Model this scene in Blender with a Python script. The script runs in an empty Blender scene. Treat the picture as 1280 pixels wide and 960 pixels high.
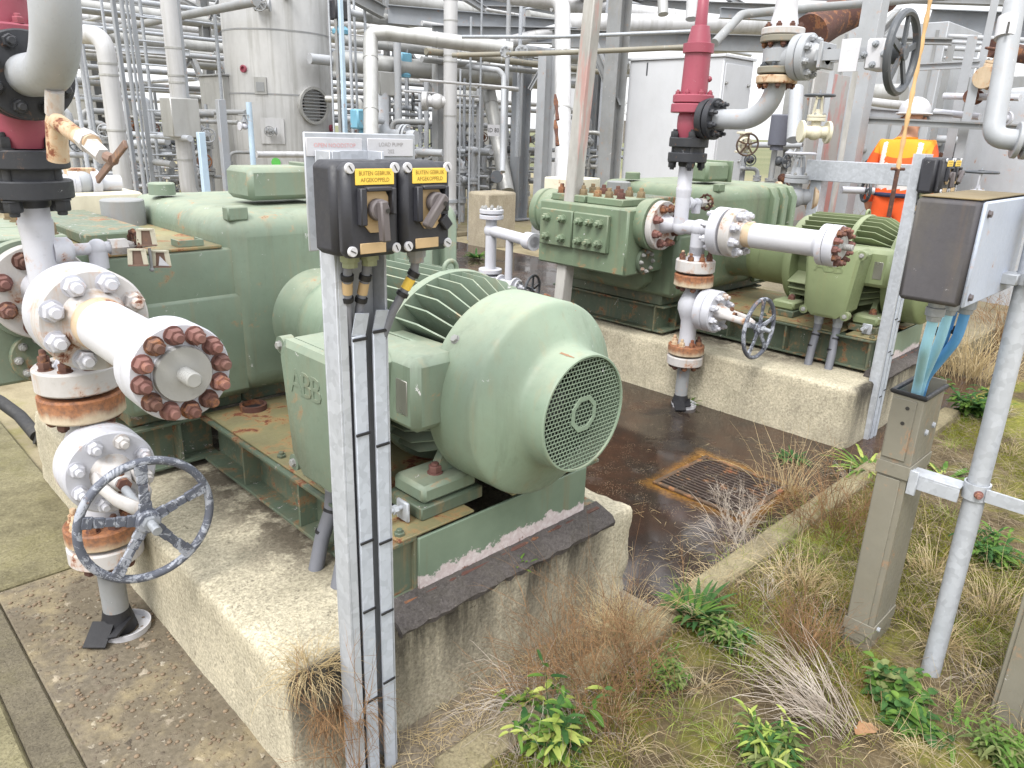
import bpy, bmesh, math, random
from mathutils import Vector, Matrix, Quaternion
random.seed(7)
R = math.radians
SC = bpy.context.scene
COL = SC.collection
V = Vector

# ------------------------------------------------------------------ camera frame (solved from the photo's vanishing points)
F_PX = 930.0
def _vp(x, y):
    return V((x - 640, -(y - 480), -F_PX)).normalized()
_ex = _vp(1635, 196); _ey = _vp(-330, 130)
_ey = (_ey - _ex * _ey.dot(_ex)).normalized(); _ez = _ex.cross(_ey)
ROT = Matrix((_ex, _ey, _ez))            # camera space -> world
CAM = V((0, 0, 1.65))
def at(px, py, d):
    """world point seen at photo pixel (px, py), d metres along the camera axis"""
    return CAM + ROT @ (V((px - 640, -(py - 480), -F_PX)) / F_PX * d)
def gnd(px, py, z=0.0):
    r = ROT @ V((px - 640, -(py - 480), -F_PX))
    return CAM + r * ((z - CAM.z) / r.z)

def ony(px, py, y):
    r = ROT @ V((px - 640, -(py - 480), -F_PX)); return CAM + r * ((y - CAM.y) / r.y)
def onx(px, py, x):
    r = ROT @ V((px - 640, -(py - 480), -F_PX)); return CAM + r * ((x - CAM.x) / r.x)
# ------------------------------------------------------------------ mesh builder
def frame_of(axis):
    a = V(axis).normalized()
    h = V((0, 0, 1)) if abs(a.z) < 0.9 else V((0, 1, 0))
    u = h.cross(a).normalized()
    return u, a.cross(u), a
class MB:
    def __init__(s): s.v = []; s.f = []; s.m = []; s.cur = 0
    def add(s, vs, fs):
        b = len(s.v); s.v += [tuple(p) for p in vs]
        for f in fs: s.f.append([b + i for i in f]); s.m.append(s.cur)
        return s
    def box(s, x0, x1, y0, y1, z0, z1, c=0.0, mat=None):
        if x0 > x1: x0, x1 = x1, x0
        if y0 > y1: y0, y1 = y1, y0
        if z0 > z1: z0, z1 = z1, z0
        c = min(c, (x1-x0)*.49, (y1-y0)*.49, (z1-z0)*.49)
        if c <= 0:
            vs = [V((x, y, z)) for x in (x0, x1) for y in (y0, y1) for z in (z0, z1)]
            fs = [(0,1,3,2),(4,6,7,5),(0,4,5,1),(2,3,7,6),(0,2,6,4),(1,5,7,3)]
        else:
            vs = []; idx = {}
            for i in (0,1):
                for j in (0,1):
                    for k in (0,1):
                        X=(x0,x1)[i]; Y=(y0,y1)[j]; Z=(z0,z1)[k]
                        dx=c*(1-2*i); dy=c*(1-2*j); dz=c*(1-2*k)
                        for ax,p in enumerate(((X,Y+dy,Z+dz),(X+dx,Y,Z+dz),(X+dx,Y+dy,Z))):
                            idx[(i,j,k,ax)] = len(vs); vs.append(V(p))
            I = lambda i,j,k,a: idx[(i,j,k,a)]
            fs = []
            for i in (0,1): fs.append([I(i,0,0,0),I(i,1,0,0),I(i,1,1,0),I(i,0,1,0)])
            for j in (0,1): fs.append([I(0,j,0,1),I(1,j,0,1),I(1,j,1,1),I(0,j,1,1)])
            for k in (0,1): fs.append([I(0,0,k,2),I(1,0,k,2),I(1,1,k,2),I(0,1,k,2)])
            for j in (0,1):
                for k in (0,1): fs.append([I(0,j,k,1),I(1,j,k,1),I(1,j,k,2),I(0,j,k,2)])
            for i in (0,1):
                for k in (0,1): fs.append([I(i,0,k,0),I(i,1,k,0),I(i,1,k,2),I(i,0,k,2)])
            for i in (0,1):
                for j in (0,1): fs.append([I(i,j,0,0),I(i,j,1,0),I(i,j,1,1),I(i,j,0,1)])
            for i in (0,1):
                for j in (0,1):
                    for k in (0,1): fs.append([I(i,j,k,0),I(i,j,k,1),I(i,j,k,2)])
        if mat is not None: vs = [mat @ p for p in vs]
        return s.add(vs, fs)
    def obox(s, p0, p1, w, h, up=(0,0,1), c=0.0):
        """bar from p0 to p1, width w sideways, height h along up"""
        p0, p1 = V(p0), V(p1); a = (p1-p0); L = a.length; a.normalize()
        u = V(up) - a * V(up).dot(a)
        if u.length < 1e-4: u = frame_of(a)[0]
        u.normalize(); w_ = a.cross(u)
        M = Matrix(((a.x,w_.x,u.x,p0.x),(a.y,w_.y,u.y,p0.y),(a.z,w_.z,u.z,p0.z),(0,0,0,1)))
        return s.box(0, L, -w/2, w/2, -h/2, h/2, c, M)
    def lathe(s, prof, o, axis, n=32, a0=0.0, cap=True):
        """prof: [(t, r)] along axis from o"""
        u, w, a = frame_of(axis); o = V(o); vs = []; fs = []
        for t, r in prof:
            for i in range(n):
                q = a0 + 2*math.pi*i/n
                vs.append(o + a*t + (u*math.cos(q) + w*math.sin(q))*max(r, 1e-5))
        for j in range(len(prof)-1):
            for i in range(n):
                k = (i+1) % n
                fs.append((j*n+i, j*n+k, (j+1)*n+k, (j+1)*n+i))
        if cap:
            fs.append(list(range(n))[::-1]); fs.append([(len(prof)-1)*n+i for i in range(n)])
        return s.add(vs, fs)
    def cyl(s, p0, p1, r, r1=None, n=24, a0=0.0, ch=0.0):
        p0, p1 = V(p0), V(p1); d = p1-p0; L = d.length; r1 = r if r1 is None else r1
        pr = [(0, r), (L, r1)] if ch <= 0 else [(0, r-ch), (ch, r), (L-ch, r1), (L, r1-ch)]
        return s.lathe(pr, p0, d, n, a0)
    def tube(s, pts, r, n=12, closed=False, cap=True, flat=None):
        P = [V(p) for p in pts]; N = len(P); rs = r if isinstance(r, (list, tuple)) else [r]*N
        T = []
        for i in range(N):
            if closed: t = P[(i+1) % N] - P[i-1]
            else: t = P[min(i+1, N-1)] - P[max(i-1, 0)]
            T.append(t.normalized() if t.length > 1e-9 else V((0,0,1)))
        u = frame_of(T[0])[0]; vs = []; fs = []
        for i in range(N):
            if i:
                ax = T[i-1].cross(T[i])
                if ax.length > 1e-7: u = Quaternion(ax, T[i-1].angle(T[i])) @ u
            u = (u - T[i]*u.dot(T[i])).normalized(); w = T[i].cross(u)
            for k in range(n):
                q = 2*math.pi*k/n
                vs.append(P[i] + (u*math.cos(q) + w*math.sin(q)*(flat or 1.0))*rs[i])
        M = N if closed else N-1
        for i in range(M):
            j = (i+1) % N
            for k in range(n):
                l = (k+1) % n
                fs.append((i*n+k, i*n+l, j*n+l, j*n+k))
        if cap and not closed:
            fs.append(list(range(n))[::-1]); fs.append([(N-1)*n+k for k in range(n)])
        return s.add(vs, fs)
    def sphere(s, c, r, n=16, m=10, sc=(1,1,1)):
        vs = []; fs = []; c = V(c)
        for j in range(m+1):
            th = math.pi*j/m
            for i in range(n):
                q = 2*math.pi*i/n
                vs.append(c + V((math.sin(th)*math.cos(q)*sc[0], math.sin(th)*math.sin(q)*sc[1], math.cos(th)*sc[2]))*r)
        for j in range(m):
            for i in range(n):
                k = (i+1) % n
                fs.append((j*n+i, (j+1)*n+i, (j+1)*n+k, j*n+k))
        return s.add(vs, fs)
    def prism(s, poly, o, u, w, d):
        """2D poly in (u,w) plane at o, extruded by vector d"""
        o, u, w, d = V(o), V(u), V(w), V(d); n = len(poly)
        a = [o + u*x + w*y for x, y in poly]; b = [p + d for p in a]
        fs = [list(range(n))[::-1], [n+i for i in range(n)]]
        for i in range(n):
            j = (i+1) % n; fs.append((i, j, n+j, n+i))
        return s.add(a+b, fs)
    def quad(s, *p): return s.add(p, [tuple(range(len(p)))])
    def build(s, name, mat, parent=None, loc=None, smooth=38, bev=0.0):
        return link_mesh(name, s, mat, parent, loc, smooth, bev)
BASE = {}
def to_mesh(mb, name, mats, base, smooth):
    me = bpy.data.meshes.new(name)
    me.from_pydata([(p[0]-base.x, p[1]-base.y, p[2]-base.z) for p in mb.v], [], mb.f)
    bm = bmesh.new(); bm.from_mesh(me); bmesh.ops.recalc_face_normals(bm, faces=bm.faces); bm.to_mesh(me); bm.free()
    for m in (mats if isinstance(mats, (list, tuple)) else [mats]): me.materials.append(m)
    if any(mb.m):
        me.polygons.foreach_set('material_index', mb.m)
    if smooth:
        me.polygons.foreach_set('use_smooth', [True]*len(me.polygons))
        me.set_sharp_from_angle(angle=R(smooth))
    me.update()
    return me
def link_mesh(name, mb, mat, parent=None, loc=None, smooth=38, bev=0.0):
    """one mesh object; vertices are given in world coordinates, stored relative to its thing's base"""
    if parent is not None: base = BASE[parent.name]
    else: base = V(loc) if loc is not None else V((0, 0, 0))
    me = to_mesh(mb, name, mat, base, smooth)
    o = bpy.data.objects.new(name, me); COL.objects.link(o)
    BASE[o.name] = base
    if parent is not None: o.parent = parent
    else: o.location = base
    if bev > 0:
        m = o.modifiers.new('edge', 'BEVEL'); m.width = bev; m.segments = 2; m.limit_method = 'ANGLE'; m.angle_limit = R(40); m.harden_normals = False
    return o
def tag(o, label=None, cat=None, group=None, kind=None):
    if label: o['label'] = label
    if cat: o['category'] = cat
    if group: o['group'] = group
    if kind: o['kind'] = kind
    return o
def thing(name, label, cat, loc, group=None):
    o = bpy.data.objects.new(name, None); COL.objects.link(o); o.location = V(loc); o.empty_display_size = 0.1
    BASE[o.name] = V(loc)
    return tag(o, label, cat, group)
def copy_tree(o, shift=(0,0,0), label=None, parent=None, group=None):
    c = o.copy(); COL.objects.link(c)
    BASE[c.name] = BASE[o.name] + V(shift)
    if parent is not None: c.parent = parent
    else: c.location = o.location + V(shift)
    if label: c['label'] = label
    if group: c['group'] = group
    for ch in [x for x in o.children]: copy_tree(ch, shift, None, c)
    return c
_shared = {}
def place(name, key, maker, mat, parent, p, axis=(0,0,1), spin=0.0, label=None):
    """a part that repeats: one shared mesh (built round its own origin along +Z) set at p, pointing along axis"""
    if (key, name) not in _shared:
        mb = MB(); maker(mb); _shared[(key, name)] = mb
    mats = mat if isinstance(mat, (list, tuple)) else [mat]
    k2 = (key, name) + tuple(m.name for m in mats)
    if k2 not in _shared: _shared[k2] = to_mesh(_shared[(key, name)], name, mats, V((0,0,0)), 38)
    o = bpy.data.objects.new(name, _shared[k2]); COL.objects.link(o)
    if parent is not None:
        o.parent = parent; o.location = V(p) - BASE[parent.name]
    else: o.location = V(p)
    BASE[o.name] = V(p)
    u, w, a = frame_of(axis)
    q = Matrix((u, w, a)).transposed().to_quaternion() @ Quaternion((0,0,1), spin)
    o.rotation_mode = 'QUATERNION'; o.rotation_quaternion = q
    if label: o['label'] = label
    return o
def arc(c, u, w, r, a0, a1, n=8):
    c, u, w = V(c), V(u).normalized(), V(w).normalized()
    return [c + (u*math.cos(R(a0+(a1-a0)*i/n)) + w*math.sin(R(a0+(a1-a0)*i/n)))*r for i in range(n+1)]
def round_path(pts, rad, n=6):
    """polyline with its inner corners rounded"""
    P = [V(p) for p in pts]; out = [P[0]]
    for i in range(1, len(P)-1):
        a = (P[i-1]-P[i]); b = (P[i+1]-P[i]); la, lb = a.length, b.length
        a.normalize(); b.normalize(); ang = a.angle(b)
        t = min(rad/max(math.tan(ang/2), 1e-3), la*.48, lb*.48)
        p0 = P[i]+a*t; p2 = P[i]+b*t
        for k in range(n+1):
            s = k/n; out.append(p0*(1-s)**2 + P[i]*2*s*(1-s) + p2*s*s)
    out.append(P[-1]); return out
# bolts: nut + washer + stud end, built along +Z from the flange face
def nut_maker(r, h=None, stud=None, washer=True):
    h = h or r*1.0; stud = h*0.55 if stud is None else stud
    def mk(mb):
        z = 0
        if washer: mb.lathe([(0, r*1.16), (h*.14, r*1.16)], (0,0,0), (0,0,1), 16); z = h*.14
        mb.lathe([(z, r*.97), (z+h*.08, r), (z+h*.86, r), (z+h, r*.86)], (0,0,0), (0,0,1), 6)
        if stud > 0: mb.lathe([(z+h, r*.56), (z+h+stud*.8, r*.56), (z+h+stud, r*.46)], (0,0,0), (0,0,1), 12)
    return mk
def ring_bolts(parent, c, axis, rad, n, r, mat, a0=0.0, h=None, stud=None, name='bolt', skip=()):
    u, w, a = frame_of(axis); c = V(c)
    for i in range(n):
        if i in skip: continue
        q = a0 + 2*math.pi*i/n
        place(name, ('nut', round(r,4), h, stud), nut_maker(r, h, stud), (random.choice(mat) if isinstance(mat, (list, tuple)) else mat), parent, c + (u*math.cos(q)+w*math.sin(q))*rad, a, random.uniform(0, 1))
def disc(mb, c, axis, r, th, n=40, ch=0.004, hole=None):
    return mb.lathe([(0, r-ch), (ch, r), (th-ch, r), (th, r-ch)], c, axis, n)
_txt = {}
def text_polys(body, size, extrude=0.0, align='CENTER', spacing=1.0):
    cu = bpy.data.curves.new('lettering', 'FONT'); cu.body = body; cu.size = size; cu.extrude = extrude
    cu.align_x = align; cu.align_y = 'CENTER'; cu.space_line = 1.0; cu.space_character = spacing
    cu.resolution_u = 2
    o = bpy.data.objects.new('lettering', cu); COL.objects.link(o)
    dg = bpy.context.evaluated_depsgraph_get(); dg.update()
    me = bpy.data.meshes.new_from_object(o.evaluated_get(dg))
    vs = [v.co.copy() for v in me.vertices]; fs = [list(p.vertices) for p in me.polygons]
    bpy.data.objects.remove(o); bpy.data.curves.remove(cu); bpy.data.meshes.remove(me)
    return vs, fs
def add_text(mb, body, size, o, u, w, extrude=0.0, align='CENTER', sx=1.0, spacing=1.0):
    vs, fs = text_polys(body, size, extrude, align, spacing)
    o, u, w = V(o), V(u).normalized(), V(w).normalized(); n = u.cross(w)
    return mb.add([o + u*p.x*sx + w*p.y + n*p.z for p in vs], fs)
# ------------------------------------------------------------------ materials
def srgb(r, g, b):
    f = lambda c: (c/255/12.92) if c/255 <= .04045 else (((c/255)+.055)/1.055)**2.4
    return (f(r), f(g), f(b), 1)
class NT:
    def __init__(s, name):
        s.m = bpy.data.materials.new(name); s.m.use_nodes = True; s.t = s.m.node_tree; s.t.nodes.clear()
        s.out = s.n('ShaderNodeOutputMaterial'); s.b = s.n('ShaderNodeBsdfPrincipled'); s.l(s.b.outputs[0], s.out.inputs[0])
        tc = s.n('ShaderNodeTexCoord'); oi = s.n('ShaderNodeObjectInfo')
        ad = s.n('ShaderNodeVectorMath'); ad.operation = 'MULTIPLY_ADD'; s.l(oi.outputs['Random'], ad.inputs[0])
        ad.inputs[1].default_value = (37, 23, 11) ; s.l(tc.outputs['Object'], ad.inputs[2]); s.co = ad.outputs[0]; s.raw = tc.outputs['Object']
    def n(s, t): return s.t.nodes.new(t)
    def l(s, a, b): s.t.links.new(a, b)
    def setin(s, sock, v):
        if hasattr(v, 'is_linked') or hasattr(v, 'links'): s.l(v, sock)
        else: sock.default_value = v
    def map(s, scale=(1,1,1), loc=(0,0,0), rot=(0,0,0), co=None):
        m = s.n('ShaderNodeMapping'); m.inputs['Scale'].default_value = scale; m.inputs['Location'].default_value = loc; m.inputs['Rotation'].default_value = rot
        s.l(co or s.co, m.inputs[0]); return m.outputs[0]
    def noise(s, scale, detail=4, rough=.6, co=None, dist=0.0, out=0):
        m = s.n('ShaderNodeTexNoise'); m.inputs['Scale'].default_value = scale; m.inputs['Detail'].default_value = detail; m.inputs['Roughness'].default_value = rough
        m.inputs['Distortion'].default_value = dist; s.l(co or s.co, m.inputs['Vector']); return m.outputs[out]
    def vor(s, scale, feat='F1', co=None, out=0, rand=1.0):
        m = s.n('ShaderNodeTexVoronoi'); m.feature = feat; m.inputs['Scale'].default_value = scale; m.inputs['Randomness'].default_value = rand
        s.l(co or s.co, m.inputs['Vector']); return m.outputs[out]
    def ramp(s, fac, stops, interp='LINEAR'):
        r = s.n('ShaderNodeValToRGB'); r.color_ramp.interpolation = interp
        e = r.color_ramp.elements
        while len(e) < len(stops): e.new(.5)
        for i, (p, c) in enumerate(stops):
            e[i].position = p; e[i].color = c if isinstance(c, (tuple, list)) else (c, c, c, 1)
        s.l(fac, r.inputs[0]); return r.outputs[0]
    def mix(s, fac, a, b, mode='MIX'):
        m = s.n('ShaderNodeMix'); m.data_type = 'RGBA'; m.blend_type = mode
        s.setin(m.inputs[0], fac); s.setin(m.inputs[6], a); s.setin(m.inputs[7], b); return m.outputs[2]
    def math(s, op, a, b=0.0):
        m = s.n('ShaderNodeMath'); m.operation = op; s.setin(m.inputs[0], a); s.setin(m.inputs[1], b); return m.outputs[0]
    def sep(s, co=None):
        m = s.n('ShaderNodeSeparateXYZ'); s.l(co or s.co, m.inputs[0]); return m.outputs
    def bump(s, h, strength=.3, dist=.01):
        b = s.n('ShaderNodeBump'); b.inputs['Strength'].default_value = strength; b.inputs['Distance'].default_value = dist
        s.l(h, b.inputs['Height']); s.l(b.outputs[0], s.b.inputs['Normal'])
    def fin(s, col, rough=.5, metal=0.0, spec=.5):
        s.setin(s.b.inputs['Base Color'], col); s.setin(s.b.inputs['Roughness'], rough); s.setin(s.b.inputs['Metallic'], metal)
        s.b.inputs['Specular IOR Level'].default_value = spec
        return s.m
RUST_D = srgb(84, 46, 36); RUST_L = srgb(142, 86, 60); RUST_O = srgb(184, 128, 78)
def paint(name, col, rust=.0, dirt=.25, rough=.42, scratch=.0, tone=.10, streak=0.0, under=None, spec=.5, dust=0.0):
    """old industrial paint: soft tone drift, grime in blotches, rust breaking through, run-down streaks"""
    t = NT(name); c = col
    d = tuple(x*(1-tone*1.6) for x in col[:3])+(1,); l = tuple(min(1, x*(1+tone)) for x in col[:3])+(1,)
    base = t.mix(t.ramp(t.noise(2.3, 5, .65), [(.32, 0), (.7, 1)]), d, l)
    speck = t.ramp(t.noise(38, 3, .7), [(.60, 0), (.72, 1)])
    base = t.mix(t.math('MULTIPLY', speck, .22), base, tuple(x*.55 for x in col[:3])+(1,))
    if dirt > 0:
        gr = t.ramp(t.noise(5.0, 8, .72, t.map((1,1,.45))), [(.48, 0), (.74, 1)])
        base = t.mix(t.math('MULTIPLY', gr, dirt), base, srgb(112, 104, 84))
    if streak > 0:
        st = t.ramp(t.noise(22, 4, .6, t.map((1,1,.06))), [(.56, 0), (.75, 1)])
        base = t.mix(t.math('MULTIPLY', st, streak), base, srgb(150, 118, 78))
    r = t.ramp(t.noise(60, 4, .6), [(.3, rough-.08), (.7, rough+.16)])
    if dust > 0:        # dust and lichen settled on what faces up, dark oily runs on what hangs
        g = t.n('ShaderNodeNewGeometry'); nz = t.sep(g.outputs['Normal'])[2]
        dm = t.math('MULTIPLY', t.ramp(nz, [(.35, 0), (.9, 1)]), t.ramp(t.noise(7, 7, .72), [(.34, .15), (.66, 1)]))
        base = t.mix(t.math('MULTIPLY', dm, dust), base, srgb(172, 172, 150)); r = t.mix(dm, r, (.8, .8, .8, 1))
        run = t.math('MULTIPLY', t.ramp(t.noise(13, 6, .7, t.map((1,1,.07),(4,4,1))), [(.54, 0), (.70, 1)]), t.ramp(t.noise(1.7, 4, .6), [(.45, 0), (.6, 1)]))
        base = t.mix(t.math('MULTIPLY', run, .42), base, srgb(70, 74, 60))
    if scratch > 0:
        sc = t.ramp(t.noise(16, 9, .8, None, .6), [(.655-scratch*.12, 0), (.67-scratch*.12, 1)])
        base = t.mix(sc, base, under or srgb(206, 204, 206))
    if rust > 0:
        n1 = t.noise(9, 9, .74, None, .35)
        halo = t.ramp(n1, [(.60-rust*.22, 0), (.70-rust*.22, 1)])
        core = t.ramp(n1, [(.66-rust*.22, 0), (.71-rust*.22, 1)])
        rc = t.mix(t.ramp(t.noise(70, 4, .7), [(.35, 0), (.7, 1)]), RUST_D, RUST_L)
        base = t.mix(t.math('MULTIPLY', halo, .55), base, RUST_O)
        base = t.mix(core, base, rc)
        r = t.mix(core, r, (.85,.85,.85,1))
        t.bump(t.math('ADD', t.math('MULTIPLY', core, -.6), t.math('MULTIPLY', t.noise(120, 3, .6), .25)), .35, .004)
    else:
        t.bump(t.noise(140, 3, .6), .10, .003)
    return t.fin(base, r, 0, spec)
M = {}
M['green']   = paint('weathered sage green machine paint', srgb(116, 131, 115), .03, .34, .42, .10, .12, .22, dust=.38)
M['green_light'] = paint('pale green motor paint', srgb(127, 144, 126), .0, .26, .40, .05, .10, .22, dust=.34)
M['green_dirty'] = paint('grimy green base paint', srgb(92, 106, 90), .34, .6, .55, .30, .15, .45, srgb(205, 196, 200))
M['green_top'] = paint('algae stained green deck paint', srgb(132, 126, 92), .42, .6, .62, .25, .16, .1, srgb(112, 96, 70))
M['white']   = paint('chalky white pipe paint', srgb(184, 185, 193), .06, .12, .45, .0, .05, .10)
M['white_clean'] = paint('white enamel', srgb(192, 192, 197), .0, .10, .40, .0, .04, .04)
M['white_rust'] = paint('white paint bleeding rust', srgb(184, 181, 180), .34, .30, .55, .0, .08, .8)
M['cream_rust'] = paint('cream paint with heavy rust runs', srgb(190, 170, 144), .55, .35, .6, .0, .08, .9)
M['grey_pipe'] = paint('light grey pipe paint', srgb(158, 161, 166), .03, .12, .45, .05, .07, .10)
M['grey_dark'] = paint('mid grey steel paint', srgb(136, 138, 140), .06, .3, .5, .1, .1, .12)  # grey lightened in place of haze over the plant behind
M['rust']    = paint('rusted steel', srgb(92, 62, 54), .4, .2, .85, 0, .2)
M['rust_pink'] = paint('red oxide rusted nut', srgb(116, 80, 74), .2, .3, .8, 0, .28)
M['red']     = paint('crimson valve paint', srgb(146, 68, 84), .0, .18, .42, .03, .1, .04)
M['black']   = paint('black coated steel', srgb(42, 44, 50), .02, .08, .5, .10, .15, .0, srgb(150,150,152))
M['black_plastic'] = paint('black moulded housing', srgb(46, 47, 54), 0, .06, .5, .02, .12, .0)
M['dark_wheel'] = paint('blue grey wheel paint flaking to bare metal', srgb(84, 88, 100), .05, .1, .5, 1.15, .12, 0, srgb(150, 154, 164))
M['wheel_dark'] = paint('dark grey handwheel paint', srgb(70, 74, 80), .05, .1, .45, .1, .1, 0)
M['taupe']   = paint('taupe trunking paint', srgb(126, 122, 110), .06, .3, .5, .05, .1, .2)
M['box_dark'] = paint('dark enclosure', srgb(76, 74, 78), .0, .35, .7, .05, .12, .15)
M['box_moss'] = paint('moss and lichen film', srgb(112, 98, 70), .0, .5, .85, .25, .25, .0, srgb(170, 150, 86))
M['olive']   = paint('olive green machine paint', srgb(104, 120, 98), .03, .36, .45, .08, .10, .14, dust=.38)
M['olive_light'] = paint('pale olive motor paint', srgb(126, 138, 102), .0, .24, .42, .03, .07, .10, dust=.34)
M['olive_dirty'] = paint('grimy olive base paint', srgb(80, 92, 76), .26, .5, .55, .25, .12, .3, srgb(190, 184, 180))
M['box_grey'] = paint('blue grey enclosure lid', srgb(168, 176, 192), .03, .15, .45, .0, .05, .1)
M['blue']    = paint('pale blue cable sheath', srgb(158, 208, 228), .0, .1, .45, .0, .08, 0)
M['blue_deep'] = paint('blue cable sheath', srgb(96, 160, 214), .0, .12, .45, .0, .08, 0)
M['blue_paint'] = paint('light blue actuator paint', srgb(110, 164, 188), .03, .2, .45, .0, .08, .05)
M['cable']   = paint('grey cable sheath', srgb(112, 114, 122), .0, .2, .5, .0, .08, 0)
M['tie']     = paint('black nylon tie', srgb(30, 30, 34), .0, .0, .5)
M['yellow']  = paint('yellow engraved label', srgb(236, 200, 84), .0, .1, .5, 0, .05)
M['brass_label'] = paint('faded tan label plate', srgb(186, 160, 122), .0, .25, .5, 0, .1)
M['rust_run'] = paint('thin rust run', srgb(150, 112, 84), .3, .2, .7, 0, .2)
M['nut_tan'] = paint('tan weathered nut', srgb(120, 104, 78), .3, .4, .7, 0, .2)
M['rust_dark'] = paint('dark rusted plate', srgb(80, 52, 46), .3, .2, .85, 0, .2)
M['pale_green_plastic'] = paint('yellowed gland', srgb(140, 146, 116), .0, .4, .5, 0, .1)
M['dark_paint_knob'] = paint('grey moulded knob', srgb(92, 86, 88), .0, .2, .55, 0, .1)
M['bolt_grey'] = paint('dull zinc bolt', srgb(150, 150, 148), .18, .25, .5, 0, .1)
M['orange']  = paint('fluorescent orange cloth', srgb(238, 96, 44), 0, .0, .8, 0, .05)
M['yellow_cloth'] = paint('fluorescent yellow cloth', srgb(250, 160, 48), 0, .0, .8, 0, .05)
M['reflective'] = paint('silver reflective tape', srgb(212, 208, 206), 0, .05, .4, 0, .04)
M['navy']    = paint('navy cloth', srgb(40, 48, 78), 0, .05, .8, 0, .1)
M['skin']    = paint('skin', srgb(196, 146, 120), 0, 0, .55, 0, .05)
M['boot']    = paint('black leather', srgb(34, 32, 32), 0, .15, .6, 0, .1)
M['rope']    = paint('tan rope', srgb(206, 170, 122), 0, .2, .8, 0, .15)
M['letter']  = paint('black lettering', srgb(44, 42, 40), 0, 0, .6)
M['letter_tan'] = paint('brown engraved lettering', srgb(128, 96, 40), 0, 0, .6)
M['letter_red'] = paint('faded red lettering', srgb(206, 150, 150), 0, 0, .6)
M['letter_grey'] = paint('faded grey lettering', srgb(150, 146, 146), 0, 0, .6)
M['slate']   = paint('slate grey post paint', srgb(140, 144, 150), .05, .2, .5, .05, .08, .1)  # lightened as well, distance haze put into the paint colour
M['post_pink'] = None
def streaked_post():
    t = NT('pale post with red primer streaks')
    n = t.ramp(t.noise(9, 6, .65, t.map((1,1,.12))), [(.55, 0), (.61, 1)])
    base = t.mix(t.ramp(t.noise(5, 7, .7, t.map((1,1,.3))), [(.3, 0), (.7, 1)]), srgb(136, 134, 130), srgb(180, 178, 174))
    base = t.mix(t.math('MULTIPLY', n, .45), base, srgb(178, 108, 100))
    base = t.mix(t.ramp(t.noise(30, 5, .7, t.map((1,1,.1))), [(.55, 0), (.75, .5)]), base, srgb(120, 110, 98))
    return t.fin(base, .55)
M['post_pink'] = streaked_post()
def chipped():
    """base paint flaking off to pinkish primer along the plate's lower edge"""
    t = NT('green plate paint flaking along its lower edge')
    z = t.sep(t.raw)[2]
    base = t.mix(t.ramp(t.noise(3, 6, .65), [(.3, 0), (.7, 1)]), srgb(98, 114, 98), srgb(124, 140, 122))
    base = t.mix(t.math('MULTIPLY', t.ramp(t.noise(14, 5, .6, t.map((1,1,.08))), [(.55, 0), (.75, 1)]), .5), base, srgb(128, 96, 60))
    lim = t.math('ADD', t.math('MULTIPLY', t.noise(11, 9, .75), .17), t.math('MULTIPLY', z, -1.0))
    flake = t.ramp(lim, [(.012, 0), (.016, 1)])
    base = t.mix(flake, base, t.mix(t.ramp(t.noise(60, 4, .7), [(.4, 0), (.65, 1)]), srgb(186, 172, 172), srgb(206, 198, 198)))
    edge = t.ramp(lim, [(.055, 0), (.064, 1)])
    base = t.mix(edge, base, srgb(112, 70, 54))
    t.bump(t.math('ADD', t.math('MULTIPLY', flake, -.5), t.math('MULTIPLY', t.noise(120, 3, .6), .2)), .3, .003)
    return t.fin(base, .5)
M['green_chip'] = chipped()
def joint_rust():
    """cream flange with rust bled down from the wet joint above it"""
    t = NT('cream flange with rust bled from its joint')
    z = t.sep(t.raw)[2]; w = t.math('MULTIPLY', t.math('SUBTRACT', t.noise(16, 6, .7, t.map((1,1,.25))), .5), .06)
    zz = t.math('ADD', z, w)
    a = t.ramp(t.math('SUBTRACT', zz, .78), [(.0, 0), (.02, .1), (.065, 1), (.1, 1)]); b = t.math('MULTIPLY', t.ramp(t.math('SUBTRACT', zz, .35), [(.0, 0), (.065, 1), (.09, 1), (.1, 0)]), 1)
    m = t.math('MAXIMUM', a, b)
    base = t.mix(t.ramp(t.noise(5, 6, .7), [(.3, 0), (.7, 1)]), srgb(170, 152, 124), srgb(196, 184, 164))
    base = t.mix(t.ramp(m, [(.1, 0), (.55, .85), (1, .95)]), base, t.mix(t.ramp(t.noise(60, 5, .7), [(.35, 0), (.65, 1)]), srgb(96, 58, 42), srgb(158, 100, 60)))
    t.bump(t.noise(110, 4, .65), .2, .004)
    return t.fin(base, .7)
M['joint_rust'] = joint_rust()
M['steel_plain'] = paint('dull bare steel', srgb(150, 150, 148), 0, .15, .38, 0, .05)
def galv(name, col, rough=.48, metal=.25):
    t = NT(name)
    sp = t.n('ShaderNodeRGBToBW'); t.l(t.vor(60, 'F1', None, 1), sp.inputs[0]); sp = sp.outputs[0]
    base = t.mix(.14, col, sp, 'OVERLAY')
    base = t.mix(t.ramp(t.noise(4, 6, .7, t.map((1,1,.3))), [(.4, 0), (.75, .35)]), base, tuple(x*.62 for x in col[:3])+(1,))
    t.bump(t.noise(160, 3, .6), .08, .002)
    return t.fin(base, t.ramp(t.noise(30, 4, .6), [(.3, rough-.1), (.7, rough+.12)]), metal)
M['galv'] = galv('galvanised steel', srgb(172, 176, 183), .48, .15)
M['galv_dark'] = galv('aged galvanised steel', srgb(150, 154, 160))
M['strip'] = galv('light grey cable cover strip', srgb(172, 178, 188), .5, .1)
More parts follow.
